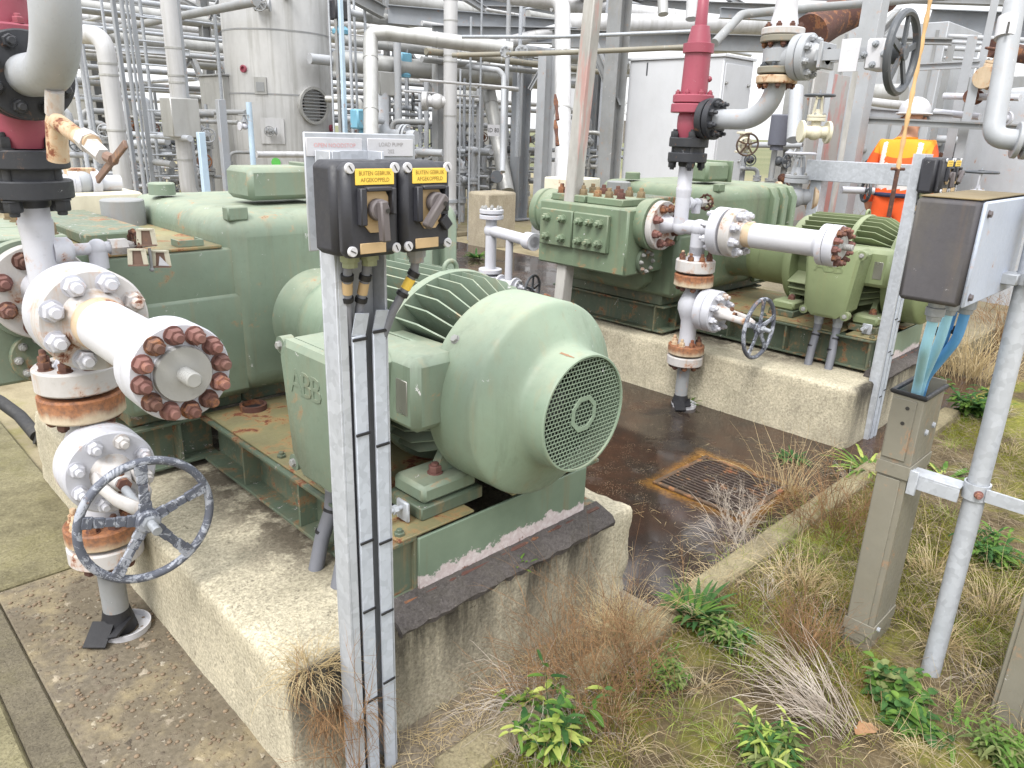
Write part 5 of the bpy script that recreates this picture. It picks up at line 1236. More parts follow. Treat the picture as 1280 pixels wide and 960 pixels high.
    mb = MB(); mb.box(q.x+.04, q.x+.80, q.y-.016, q.y-.001, .3, zt-.08, .004); dr = mb.build('door', M['cabinet_white'], t)
    for z in (.45, 1.3, zt-.35):
        for x in (.08, .72): place('bolt', ('nut', .022, .03, .0), nut_maker(.022, .03, 0), M['grey_dark'], dr, (q.x+x, q.y-.016, z), (0,-1,0))
    q = at(812, 86, 11); t = thing('dark_chain', 'short dark chain hanging on the white cabinet', 'chain', q); mb = MB(); mb.tube([q+V((-.06,0,.08)), q+V((-.06,0,-.1))], .012, 8); mb.build('links', M['wheel_dark'], t)
    # ---------------- gate valve above the far outlet elbow
    x, y = .56+DX, 2.06; z0 = 1.90
    t = thing('gate_valve', 'big grey flanged gate valve with white plate and black handwheel, over the pale elbow', 'valve', (x, y, z0))
    def fl(z, r_, h, mat): 
        mb = MB(); disc(mb, (x, y, z), Z, r_, h, 36, .005); return mb.build('flange', M[mat], t)
    f = fl(1.925, .105, .04, 'cream_rust'); ring_bolts(f, (x,y,1.925), (0,0,-1), .082, 8, .015, M['rust'], .2)
    f = fl(1.972, .105, .035, 'taupe'); ring_bolts(f, (x,y,2.007), Z, .082, 8, .014, M['wheel_dark'], .2)
    mb = MB(); mb.lathe([(0,.055),(.015,.06),(.03,.085),(.09,.088),(.11,.065),(.125,.055)], (x,y,2.0), Z, 32); mb.lathe([(0,.075),(.08,.075),(.10,.08)], (x,y-.02,2.05), (0,-1,0), 28); mb.build('body', M['grey_pipe'], t)
    f = fl(2.122, .108, .033, 'taupe'); ring_bolts(f, (x,y,2.122), (0,0,-1), .085, 8, .015, M['rust'], .2)
    f = fl(2.157, .108, .035, 'white_rust'); ring_bolts(f, (x,y,2.192), Z, .085, 8, .015, M['rust'], .2)
    mb = MB(); mb.lathe([(0,.075),(.08,.058),(.10,.056),(.9,.056)], (x,y,2.19), Z, 28); mb.build('upper_pipe', M['white_clean'], t)
    zc = 2.05
    for y0 in (1.975, 1.93):
        mb = MB(); disc(mb, (x, y0, zc), (0,-1,0), .112, .042, 40, .005); f = mb.build('bonnet_flange', M['grey_pipe'], t)
    ring_bolts(f, (x, 1.888, zc), (0,-1,0), .088, 8, .017, M['grey_pipe'], .3)
    mb = MB(); mb.lathe([(0,.075),(.05,.05),(.09,.04)], (x,1.89,zc), (0,-1,0), 24); mb.obox((x-.05,1.84,zc), (x-.05,1.585,zc), .03, .05, Z); mb.obox((x+.05,1.84,zc), (x+.05,1.585,zc), .03, .05, Z); mb.box(x-.08, x+.08, 1.80, 1.82, zc-.06, zc+.06, .003); mb.build('yoke', M['grey_pipe'], t)
    mb = MB(); mb.box(x-.12, x-.115, 1.60, 1.69, zc-.085, zc+.06, .001); mb.build('name_plate', M['white_clean'], t)
    mb = MB(); mb.box(x-.085, x+.085, 1.50, 1.585, zc-.075, zc+.06, .008); bx = mb.build('gear_box', M['white_clean'], t)
    ring_bolts(bx, (x-.085, 1.543, zc-.01), (-1,0,0), .045, 4, .014, M['galv_dark'])
    mb = MB(); mb.cyl((x,1.56,zc), (x,1.43,zc), .022, n=16); mb.lathe([(0,.05),(.05,.045)], (x,1.50,zc), (0,-1,0), 20); mb.build('stem', M['wheel_dark'], t)
    mb = MB(); wheel(mb, (x,1.45,zc), (0,-1,0), .172, .019, 5); mb.build('handwheel', M['wheel_dark'], t)
    # grey pipe over the top and rusty funnel
    bpipe('grey pipe rising from the crimson valve and running on over the gate valve', [(893, 54, 6.3), (927, 18, 6.6), (1010, 10, 6.9), (1100, 3, 7.2), (1290, -14, 7.6)], .037, 'grey_dark', rad=.15)
    bpipe('small grey bend pipe before the cabinet at the foot of the crimson valve', [(872, 205, 6.8), (900, 209, 6.8), (909, 214, 6.8), (909, 250, 6.7)], .018, 'grey_pipe', rad=.08)
    bpipe('brown rusted wide pipe end tilted behind the gate valve', [(1012, 42, 8.5), (1040, 24, 8.8), (1105, -6, 9.2)], .21, 'rust_dark', rad=.2)
    bpipe('brown rusted pipe end at the far edge behind the grey pipe', [(1238, 60, 8), (1300, 72, 8.2)], .09, 'rust_dark')
    # ---------------- steel frame with the worker
    d = 6.9
    post(1070, 150, d, 0, 4.2, .17, 'grey_pipe', 'broad pale grey column rising past the black handwheel', shape='box')
    post(1023, 190, 6.6, 0, zat(1045, 92, 6.6), .04, 'grey_pipe', 'thin pale angle upright beside the red patched plate', shape='angle')
    post(1051, 190, 6.7, 0, zat(1060, 92, 6.7), .04, 'post_pink', 'thin red streaked upright on the red patched plate', shape='angle')
    q = at(1006, 165, 7.0); t = thing('patched_plate', 'flat steel plate with faded red patches behind the gate valve', 'steel plate', (q.x, q.y, 0)); mb = MB(); mb.box(q.x, q.x+.80, q.y-.02, q.y-.004, .9, zat(1030, 92, 7.1), .002); mb.build('sheet', M['post_red'], t)
    a, b_ = at(1008, 214, 6.5), at(1150, 218, 6.0); a.z = b_.z = (a.z+b_.z)/2
    t = thing('platform_beam', 'pale grey channel beam along the platform edge before the worker', 'steel beam', a); mb = MB(); mb.obox(a, b_, .06, .17, Z, .004); mb.build('channel', M['galv'], t)
    t = thing('frame_leg', 'pale grey frame leg under the platform beam behind the green motor', 'steel column', (a.x, a.y, 0)); mb = MB(); mb.box(a.x+.02, a.x+.16, a.y-.14, a.y-.04, 0, a.z-.086, .004); mb.build('shaft', M['galv'], t)
    post(1188, 160, 7.2, 0, zat(1205, 50, 7.2), .08, 'grey_pipe', 'pale upright in front of the worker in orange', shape='angle')
    post(1215, 120, 7.6, 0, 3.6, .065, 'grey_pipe', 'tall pale upright reaching over the railing', shape='angle'); post(1170, 140, 8.6, 0, zat(1185, 60, 8.6), .07, 'grey_dark', 'short dark upright behind the worker', shape='angle')
    post(1200, 170, 6.6, 0, zat(1218, 95, 6.6), .07, 'grey_pipe', 'pale upright nearest the grey tank', shape='angle')
    beam(at(1080, 140, 7.2), at(1190, 148, 6.8), .05, .09, 'grey_pipe', 'pale upper rail across the back of the worker')
    beam(at(1076, 150, 7.0), at(1275, 160, 6.2), .05, .06, 'grey_dark', 'dark lower rail across the back of the worker')
    beam(at(1090, 50, 7.6), at(1190, 52, 7.2), .1, .06, 'grey_dark', 'dark bracket beam behind the black handwheel'); beam(at(1140, 84, 7.8), at(1225, 80, 7.4), .06, .07, 'grey_pipe', 'pale cross rail level with the black handwheel')
    beam(at(1080, 60, 8), at(1125, 15, 8), .09, .09, 'grey_dark', 'diagonal brace above the black handwheel', None, 'steel_brace')
    beam(at(1160, 30, 14), at(1330, 40, 12), .35, .5, 'slate', 'deep slate girder over the worker')
    for k, (py, r_) in enumerate(((45, .03), (52, .025), (60, .03), (72, .02))): bpipe('thin pale pipe in the bundle over the railing', [(1180, py, 10), (1300, py+6, 9.4)], r_, 'grey_pipe', group='thin pipes over the railing')
    bpipe('white lagged pipe before the face of the worker', [(1080, 126, 9.5), (1110, 130, 9.2), (1132, 132, 9.0)], .05, 'clad_white', rad=.05)
    bpipe('fat pale pipe under the black handwheel', [(1078, 118, 10), (1130, 118, 9.6)], .13, 'clad')
    bpipe('white pipe with a rusty fitting beside the worker', [(1180, 120, 6.8), (1216, 121, 6.6), (1275, 122, 6.3)], .028, 'white'); bpipe('lower white pipe beside the worker', [(1168, 140, 7.0), (1225, 146, 6.7)], .03, 'white')
    q = at(1217, 121, 6.6); gate_valve(q, X, Z, .035, 'small rusty valve on the white pipe beside the worker', ('rust','rust','rust'), None, .05, .05)
    q = at(1235, 98, 6.4); gate_valve(q, X, V((0,-.2,1)), .05, 'yellowed rusty valve behind the thick grey pipe', ('cream_rust','cream_rust','rust'), None, .08)
    q = at(1250, 148, 6.0); gate_valve(q, V((1,-.5,0)), Z, .032, 'white valve with rusty lever near the grey elbow', ('white','white_rust','rust'), None, .05, .06)
    a, b_ = at(1164, -20, 5.6), at(1142, 105, 5.6); t = thing('rope', 'tan rope hanging beside the black handwheel, its lower end red', 'rope', (b_.x, b_.y, 1.0))
    b_ = at(1136, 140, 5.6); mb = MB(); zs = zat(1120, 212, 5.6); mb.tube([(b_.x, b_.y, zs+k*.05) for k in range(int((3.6-zs)/.05))], [.015+.004*math.sin(k*1.9) for k in range(int((3.6-zs)/.05))], 10); mb.build('strand', M['rope'], t)
    mb = MB(); mb.tube([(b_.x, b_.y, zs), (b_.x, b_.y, zat(1112, 275, 5.6))], .017, 10); mb.cyl((b_.x-.05, b_.y+.03, zs), (b_.x+.05, b_.y-.03, zs), .012, n=8); mb.build('hook_rod', M['rust'], t)
    # grey tank, thick pipe with elbow flange
    q = at(1290, 200, 7.4); t = thing('grey_tank', 'smooth grey tank side behind the junction box', 'tank', (q.x, q.y, 0)); mb = MB(); mb.lathe([(0,.78),(2.0,.78),(2.15,.70),(2.2,.5)], (q.x+.25, q.y-.1, 0), Z, 64); mb.build('shell', M['grey_pipe'], t)
    T = at(1254, 60, 5.4); e = at(1240, 172, 5.4); bpipe('thick grey pipe with elbow and flanged end beside the worker', [tuple(at(1285, -40, 5.4)), tuple(at(1268, 6, 5.4)), (e.x, e.y, e.z), (e.x+.10, e.y-.22, e.z-.02)], .072, 'grey_pipe', rad=.10, flanges=((2,.8,'grey_pipe'),), world=True)
    q = at(1258, 35, 5.3); t = thing('pipe_label', 'white label with dark stripe on the thick grey pipe', 'label', q); mb = MB(); mb.cyl(at(1262, 22, 5.4), at(1257, 48, 5.4), .0745, n=28); mb.build('band', M['white_clean'], t); mb = MB(); dd = (CAM-q).normalized(); mb.obox(at(1261.5, 27, 5.31), at(1258, 44, 5.31), .016, .004, dd); mb.build('stripe', M['letter'], t)
    q = at(1223, 232, 5.0); gate_valve(q-Z*.1, X, Z, .028, 'white valve with thin handwheel and black stem over the junction box', ('white','white','wheel_dark'), None, .10, .10)
        # small valves round the gate valve column
    gate_valve(at(1018, 165, 6.0), (1,-1,0), Z, .048, 'cream valve with thin dark horizontal wheel below the gate valve', ('cream','cream','wheel_dark'), None, .13, .11)
    gate_valve(at(993, 246, 6.6), (1,-1,0), Z, .07, 'pale valve with white wheel behind the ribbed gearbox', ('grey_pipe','grey_pipe','white'), None, .16, .12, rust='cream_rust')
    gate_valve(at(929, 178, 7.2), Z, (-.7,-.7,-.12), .04, 'small valve with round brown spoked wheel before the cabinet', ('cream','cream','rust_wheel'), None, .04, .1)
    bpipe('grey rail pipe before the tall cabinet', [(936, 181, 7.6), (1003, 182, 7.3)], .028, 'grey_pipe')
    q = at(974, 160, 7.0); t = thing('dark_motor', 'small dark slate motor behind the pale elbow', 'motor', q); mb = MB(); mb.cyl(q-Z*.16, q+Z*.12, .085, n=24, ch=.01); mb.cyl(q-Z*.2, q-Z*.161, .06, n=20); mb.build('casing', M['slate_dark'], t)
    bpipe('pale vertical pipe behind the cream valve', [(996, 110, 6.6), (992, 175, 6.5)], .06, 'grey_pipe')
    q = at(1072, 238, 6.6); t = thing('small_valve', 'small black and white valve under the platform beam', 'valve', q); mb = MB(); mb.cyl(q-V((.1,-.1,0)), q+V((.1,-.1,0)), .03, n=14); mb.build('body', M['white'], t); mb = MB(); wheel(mb, q+V((.03,-.06,0)), V((.7,-.7,0)), .09, .014); mb.build('handwheel', M['wheel_dark'], t)
    # second frame of pipes, brown crates etc. far right beyond the tank
    q = gnd(1185, 205, .3)
    for k, (px, py, d) in enumerate(((1185, 216, 7.6), (1176, 220, 7.9))):
        q = at(px, py, d); t = thing('instrument', 'small dark instrument with yellow label behind the far switch post', 'instrument', q, 'small instruments by the far switch post'); mb = MB(); mb.box(q.x-.08, q.x+.08, q.y-.06, q.y+.06, q.z-.1, q.z+.06, .01); b5 = mb.build('housing', M['black_plastic'], t); mb = MB(); mb.box(q.x-.085, q.x-.0805, q.y-.04, q.y+.04, q.z+.0, q.z+.03); mb.build('yellow_label', M['yellow'], b5)
    # ---------------- clutter of small valves and instrument pipes, far
    rnd = random.Random(5)
    protos = []
    for k in range(4):
        t = thing('pipe_manifold', 'far cluster of thin grey pipes and small flanged valves', 'pipe cluster', (0,0,0), 'far pipe clusters')
        rr = random.Random(20+k); mb = MB(); x = 0
        for j in range(3):
            x = (j-1)*.32 + rr.uniform(-.06,.06); h = rr.uniform(.9, 2.1); rad_ = rr.uniform(.025,.06)
            mb.tube(round_path([(x,0,0),(x,0,h),(x+rr.choice((-1,1))*.5,rr.uniform(-.3,.3),h)], .12, 4), rad_, 10)
            for z in (.35, h*.55, h*.8):
                if rr.random() < .8: mb.cyl((x,0,z),(x,0,z+.05),rad_*1.9,n=14); mb.cyl((x,0,z+.06),(x,0,z+.10),rad_*1.9,n=14)
        for j in range(2):
            z = rr.uniform(.4, 1.5); mb.cyl((-.6,.05,z),(.6,.05,z),rr.uniform(.02,.05),n=10)
        mb.build('pipes', M[('grey_pipe','grey_dark','galv_dark','clad')[k]], t)
        for j in range(3):
            mb = MB(); z = rr.uniform(.5, 1.5); xx = rr.uniform(-.4,.4); mb.sphere((xx,-.05,z), .075, 12, 8); wheel(mb, (xx,-.2,z), (0,-1,0), .1, .012, 4); mb.cyl((xx,-.05,z),(xx,-.2,z),.02,n=8); mb.build('valve', M[('grey_dark','wheel_dark','grey_pipe','rust')[(j+k) % 4]], t)
        protos.append(t)
    spots = [(118,11),(140,12.5),(168,13),(205,14),(232,13.5),(262,11.5),(110,15),(185,16.5),(245,15.5),(300,17),(440,13),(468,12.4),(492,11.6),(515,12.4),(540,13.5),(500,15.5),(578,13.5),(598,17),(640,16.5),(660,16),(590,16),(640,18),(720,17),(735,14.5),(455,16),(480,18),(800,20),(1180,11),(1225,10.5),(1260,9.8),(1150,13),(1090,12),(950,14),(985,12),(128,15),(156,17),(176,13),(215,16),(250,18),(275,15),(448,14.5),(476,13.6),(505,13.4),(530,15),(556,14.2),(575,15),(598,18),(612,18),(645,15.5),(646,17),(1200,12),(1130,15),(1060,14),(1110,11)]
    for k, (px, d) in enumerate(spots):
        b = at(px, 190, d); pr = protos[k % 4]
        o = pr if k < 4 else copy_tree(pr)
        o.location = V((b.x, b.y, 0)); o.rotation_euler = (0, 0, R(-45 + rnd.uniform(-40, 40)))
    # pale tanks and sheds in the distance
    for px, d, r_, h, lab in ((95, 24, 1.0, 2.6, 'pale far vessel behind the lagged pipe beside the grey elbow'), (590, 22, .9, 2.4, 'dull far drum between white vertical pipe and slate column'), (1110, 20, 1.2, 3.0, 'pale far tank behind the worker')):
        b = at(px, 170, d); t = thing('far_tank', lab, 'tank', (b.x, b.y, 0)); mb = MB(); mb.lathe([(0,r_),(h,r_),(h+.3,r_*.6)], (b.x, b.y, 0), Z, 40); mb.build('shell', M['clad'], t)
    b = at(716, 150, 22); t = thing('far_shed', 'white far shed glimpsed between pale post and dark column', 'shed', (b.x, b.y, 0)); mb = MB(); mb.box(b.x-.4, b.x+.9, b.y-1.2, b.y+1, 0, 3.2); mb.build('wall', M['cabinet_white'], t); mb = MB(); mb.box(b.x-.5, b.x+1, b.y-1.3, b.y+1.1, 3.201, 3.3); mb.build('roof', M['grey_dark'], t)
    for k, (px, d, h) in enumerate(((872, 120, 8), (884, 130, 9), (895, 125, 7.5), (780, 140, 8), (752, 135, 7), (1150, 110, 8), (1090, 120, 8))):
        b = at(px, 160, d); rr = random.Random(k+40); t = thing('bare_tree', 'bare leafless tree on the far field edge', 'tree', (b.x, b.y, 0), 'bare trees on the far field')
        mb = MB(); mb.tube([(b.x,b.y,0),(b.x+.1,b.y,h*.5)], [.28,.18], 8); mb.build('trunk', M['bark'], t); mb = MB()
        def br(p, dr, L, r_, lv):
            q = p + dr*L; mb.tube([p, p+dr*L*.5+V((rr.uniform(-.1,.1),rr.uniform(-.1,.1),0))*L*.3, q], [r_, r_*.8, r_*.55], 5)
            if lv:
                for _ in range(3): br(q-dr*L*rr.uniform(0,.4), (dr+V((rr.uniform(-.8,.8),rr.uniform(-.8,.8),rr.uniform(-.1,.6)))).normalized(), L*.68, r_*.55, lv-1)
        for _ in range(4): br(V((b.x,b.y,h*rr.uniform(.25,.5))), V((rr.uniform(-.6,.6),rr.uniform(-.6,.6),1)).normalized(), h*.25, .12, 3)
        mb.build('crown', M['bark'], t)
    hanging_tags(); drain(); person()
def hanging_tags():
    for px, py, lab in ((183, 297, 'uppermost of three hanging tan tag holders by the rusty vent wheel'), (172, 322, 'lower tag holder nearest the rusty vent wheel'), (201, 324, 'lower tag holder with torn white paper')):
        q = ony(px, py, 2.50); t = thing('tag_holder', lab, 'tag holder', q, 'tag holders by the vent valve'); u = V((.85,-.5,0)).normalized(); n = u.cross(V((0,0,1)))
        mb = MB(); mb.prism([(-.020,.026),(.020,.026),(.025,-.022),(-.025,-.022)], q, u, (0,0,1), n*-.012); mb.obox(q-u*.028-V((0,0,.0235)), q+u*.028-V((0,0,.0235)), .02, .005); b = mb.build('holder', M['rust_tag'], t)
        mb = MB(); mb.obox(q-u*.023-V((0,0,.022))+n*.002, q-u*.019+V((0,0,.028))+n*.002, .014, .005, n); mb.obox(q+u*.023-V((0,0,.022))+n*.002, q+u*.019+V((0,0,.028))+n*.002, .014, .005, n); mb.obox(q-u*.020+V((0,0,.026))+n*.002, q+u*.020+V((0,0,.026))+n*.002, .014, .005); mb.build('rim', M['cream'], b)
        if px == 201: mb = MB(); mb.prism([(.0,.012),(.026,-.02),(-.006,-.018)], q+n*.012, u, (0,0,1), n*.001); mb.build('paper', M['white_clean'], b)
    q = ony(188, 322, 2.50); t = thing('hanging_rod', 'small grey rod with knob hanging among the tan tag holders', 'rod', q); mb = MB(); mb.cyl(q+V((0,0,.03)), q-V((0,0,.035)), .005, n=8); mb.sphere(q-V((0,0,.038)), .008, 10, 6); mb.build('rod', M['grey_dark'], t)
def drain():
    x = .56; P = lambda px, py: onx(px, py, x)
    t = thing('drain_valve', 'cream drain stub with peeling rust and lever under the grey elbow', 'valve', P(75, 200))
    mb = MB(); a = P(68, 112); b = P(68, 142); mb.tube([a, b], .021, 18); mb.build('stub', M['white_rust'], t)
    mb = MB(); mb.tube([P(67, 140), P(70, 152), P(73, 200)], [.016,.024,.026], 18); mb.tube([P(72, 152), P(100, 172), P(116, 180)], [.021,.019,.02], 16); mb.build('body', M['cream_rust'], t)
    mb = MB(); mb.cyl(P(106, 173), P(114, 180), .025, n=8); mb.cyl(P(112, 180), P(130, 196), .021, .018, n=6); mb.build('union', M['white_rust'], t)
    mb = MB(); mb.obox(P(157, 180), P(122, 225), .018, .008, (1,0,0), .002); mb.cyl(P(134,196), P(142,200), .012, n=8); mb.build('lever', M['rust_tag'], t)
    t = thing('bypass_pipe', 'white elbowed bypass pipe with flanged ball valve behind the white riser', 'pipe', ony(70, 245, 3.9))
    Q = lambda px, py: ony(px, py, 3.9)
    mb = MB(); mb.tube(round_path([Q(69, 262), Q(68, 230), Q(85, 228), Q(150, 229)], .08, 6), .037, 18); mb.build('run', M['white'], t)
    for px in (84, 90, 112, 117): mb = MB(); c = Q(px, 229); disc(mb, c, X_, .062, .022, 24, .003); mb.build('flange', M['white'], t)
    mb = MB(); mb.sphere(Q(101, 228), .06, 16, 10); mb.build('ball', M['grey_pipe'], t); mb = MB(); c = Q(100, 215); mb.box(c.x-.06, c.x+.06, c.y-.03, c.y+.03, c.z-.018, c.z+.018, .004); mb.build('cap', M['cream_rust'], t)
X_ = V((1,0,0))
def red_patch():
    t = NT('grey plate with faded red primer patches')
    n = t.ramp(t.noise(3.2, 5, .62, t.map((1,1,.5))), [(.50, 0), (.60, 1)])
    base = t.mix(t.math('MULTIPLY', n, .75), srgb(172, 170, 168), srgb(196, 118, 112))
    base = t.mix(t.ramp(t.noise(7, 6, .7), [(.45, 0), (.75, .35)]), base, srgb(140, 134, 128))
    return t.fin(base, .5)
M['green_dot'] = paint('green paint spot', srgb(96, 196, 88)); M['blue_pale'] = paint('pale blue steel paint', srgb(172, 192, 208), .03, .2); M['cabinet_white'] = paint('white sheet metal', srgb(190, 192, 197), 0, .06, .4, 0, .03)
M['post_red'] = red_patch(); M['cream'] = paint('cream valve paint', srgb(206, 200, 180), .1, .25); M['rust_wheel'] = paint('dark brown wheel', srgb(74, 58, 48), .2, .2, .7); M['slate_dark'] = paint('dark slate paint', srgb(92, 94, 106), 0, .15); M['rust_tag'] = paint('brown tag', srgb(120, 96, 84), .25, .2, .7)
def person():
    c = at(1128, 200, 6.9); zf = .16; c.z = zf
    f = V((1, .12, 0)).normalized(); s = V((f.y, -f.x, 0))       # facing away, s = its right
    K = 1.02
    def P(side, fwd, up): return c + s*side*K + f*fwd*K + V((0,0,up*K))
    J = [P(0,0,.98), P(0,-.02,1.14), P(0,-.01,1.32), P(0,.03,1.46), P(0,.06,1.55), P(0,.10,1.66), P(0,.12,1.74)]
    rad = [.165,.165,.185,.13,.062,.095,.085]; E = [(0,1),(1,2),(2,3),(3,4),(4,5),(5,6)]
    for sd in (-1, 1):
        b = len(J); J += [P(sd*.19,.02,1.43), P(sd*.27,-.02,1.18), P(sd*.25,.10,.96), P(sd*.25,.15,.88)]; rad += [.082,.066,.052,.043]; E += [(2,b),(b,b+1),(b+1,b+2),(b+2,b+3)]
        b = len(J); J += [P(sd*.10,0,.88), P(sd*.12,.02,.50), P(sd*.12,-.01,.10), P(sd*.13,.12,.05)]; rad += [.105,.078,.062,.05]; E += [(0,b),(b,b+1),(b+1,b+2),(b+2,b+3)]
        h = 10 if sd < 0 else 18
    # fingers: short chains rooted in each palm
    for sd in (-1, 1):
        palm = 7+3 if sd < 0 else 15+3
        for k in range(4):
            b = len(J); o = (k-1.5)*.018; J += [P(sd*.25, .15+o, .84), P(sd*.245, .16+o, .80), P(sd*.24, .165+o, .77-.01*abs(k-1.5))]; rad += [.0095,.009,.008]; E += [(palm,b),(b,b+1),(b+1,b+2)]
        b = len(J); J += [P(sd*.235,.19,.86), P(sd*.225,.205,.82)]; rad += [.0105,.009]; E += [(palm,b),(b,b+1)]
    me = bpy.data.meshes.new('person'); me.from_pydata([tuple(p-c) for p in J], E, []); o = bpy.data.objects.new('tmp', me); COL.objects.link(o)
    sk = o.modifiers.new('s', 'SKIN'); sk.use_smooth_shade = True
    if not me.skin_vertices: 
        bm = bmesh.new(); bm.from_mesh(me); bm.verts.layers.skin.verify(); bm.to_mesh(me); bm.free()
    for i, v in enumerate(me.skin_vertices[0].data): v.radius = (rad[i], rad[i]*(.72 if i in (0,1,2) else 1)); v.use_root = (i == 0)
    o.modifiers.new('d', 'SUBSURF').render_levels = 4; o.modifiers['d'].levels = 4
    dg = bpy.context.evaluated_depsgraph_get(); dg.update(); m2 = bpy.data.meshes.new_from_object(o.evaluated_get(dg)); bpy.data.objects.remove(o)
    for n_ in ('orange', 'yellow_cloth', 'reflective', 'skin', 'boot', 'navy'): m2.materials.append(M[n_])
    for p in m2.polygons:
        q = p.center; z = q.z/K; sd = abs(q.dot(s))/K; k = 0; p.use_smooth = True
        if z > 1.515: k = 3
        elif z < .115: k = 4
        elif z < .925 and sd > .185: k = 3
        elif z > 1.34 + .25*max(0, sd-.1) and sd < .24: k = 1
        elif 1.06 < z < 1.115: k = 2
        elif .30 < z < .35 or .42 < z < .47: k = 2
        if .125 < sd < .165 and 1.1 < z < 1.47: k = 2
        p.material_index = k
    po = bpy.data.objects.new('person', m2); COL.objects.link(po); po.location = c; BASE['person'] = c
    tag(po, 'worker in orange and yellow high visibility clothes and white helmet, seen from behind', 'person')
    hc = P(0,.11,1.715)
    mb = MB(); mb.sphere(hc+V((0,0,.02)), .135, 28, 14, (1,1,.95)); mb.v = [(x, y, max(z, hc.z-.01)) for x, y, z in mb.v]; mb.lathe([(0,.135),(.012,.158),(.018,.15),(.02,.13)], hc-V((0,0,.012)), (0,0,1), 28); mb.build('helmet', M['white_clean'], po)
    mb = MB(); mb.tube([c + s*(math.cos(q)*.188) + f*(math.sin(q)*.142) + V((0,0,1.03)) for q in [2*math.pi*i/28 for i in range(28)]], .02, 8, closed=True); mb.build('belt', M['navy'], po)
    mb = MB(); mb.sphere(P(0,.215,1.66), .016, 10, 8); mb.build('nose', M['skin'], po)
    for sd in (-1, 1):
        mb = MB(); mb.sphere(P(sd*.098,.11,1.66), .026, 10, 8, (.5,.7,1.2)); mb.build('ear', M['skin'], po)
        mb = MB(); mb.sphere(P(sd*.034,.198,1.685), .011, 8, 6); mb.build('eye', M['boot'], po)
    mb = MB(); mb.obox(P(-.025,.2,1.615), P(.025,.2,1.615), .008, .008); mb.build('mouth', M['rust_pink'], po)
    mb = MB(); mb.sphere(P(-.085,-.19,1.27), .022, 12, 8, (1,1,1)); mb.build('round_emblem', M['cream'], po)
    mb = MB(); add_text(mb, 'ALCOSIRE', .052, P(.04,-.205,1.265), s, (0,0,1), .004, sx=.95); mb.build('lettering', M['letter'], po, smooth=0)
    t = thing('step_slab', 'flat concrete step under the worker in orange', 'step', (c.x, c.y, 0)); mb = MB(); mb.box(c.x-1.2, c.x+1.5, c.y-1.1, c.y+1.3, -.05, zf+.004, .02); mb.build('slab', M['yard'], t)
# ------------------------------------------------------------------ weeds and dead grass
def strand(mb, p, d, L, r, rnd, droop=.5, seg=4, wig=.12):
    p = V(p); d = V(d).normalized(); pts = [p]; rs = [r]
    for i in range(seg):
        d = (d + V((rnd.uniform(-wig,wig), rnd.uniform(-wig,wig), -droop*(i+1)/seg*.55))).normalized()
        p = p + d*L/seg; p = V((p.x, p.y, max(p.z, .006))); pts.append(p); rs.append(r*(1-.8*(i+1)/seg))
    mb.tube(pts, rs, 3, cap=False)
    return pts
def tuft(mb, c, n, h, spread, rnd, r=.0014, droop=.6, lean=(0,0), base=.03):
    for _ in range(n):
        a = rnd.uniform(0, 2*math.pi); q = rnd.random()**.6*spread
        b = V(c) + V((math.cos(a), math.sin(a), 0))*rnd.random()*base
        d = V((math.cos(a)*q+lean[0], math.sin(a)*q+lean[1], 1))
        strand(mb, b, d, h*rnd.uniform(.25, 1.05), r*rnd.uniform(.6, 1.3), rnd, droop*rnd.uniform(.1, 2.2), 5, .26)
def twiggy(mb, p, d, L, r, rnd, lv=2):
    pts = strand(mb, p, d, L, r, rnd, .15, 5, .18)
    if lv:
        for i in range(1, len(pts)-1):
            for _ in range(2 if lv > 1 else 1):
                a = V((rnd.uniform(-1,1), rnd.uniform(-1,1), rnd.uniform(-.1,1))).normalized()
                twiggy(mb, pts[i], a + (pts[i+1]-pts[i]).normalized()*.6, L*rnd.uniform(.25,.5), r*.6, rnd, lv-1)
def leaf(mb, p, d, L, w, rnd, curl=.8, shape=0, up=.3):
    """one blade: arched, keeled, with pointed or rounded outline"""
    p = V(p); d = V(d).normalized(); s = d.cross(V((0,0,1)));
    s = s.normalized() if s.length > 1e-3 else V((1,0,0)); n = 7; rows = []
    wob = rnd.uniform(.9, 1.1)
    for i in range(n+1):
        t = i/n
        wd = w*(math.sin(math.pi*min(1, t**.75*.96+.02))**.8 if shape == 0 else (math.sin(math.pi*min(1,(t*.86+.10)))**.55 if t > .25 else .16))
        if shape == 2: wd = w*(.35+.65*abs(math.sin(t*9.4)))*math.sin(math.pi*min(1, t*.92+.06))**.7
        k = s.cross(d).normalized()
        rows.append((p - s*wd*.5 + k*wd*.16, p - k*wd*.05, p + s*wd*.5 + k*wd*.16))
        d = (d + V((0,0,-curl/n*wob)) + s*rnd.uniform(-.06,.06)).normalized(); p = p + d*L/n
    vs = [q for r_ in rows for q in r_]; fs = []
    for i in range(n):
        for j in (0, 1): a = i*3+j; fs.append((a, a+1, a+4, a+3))
    mb.add(vs, fs)
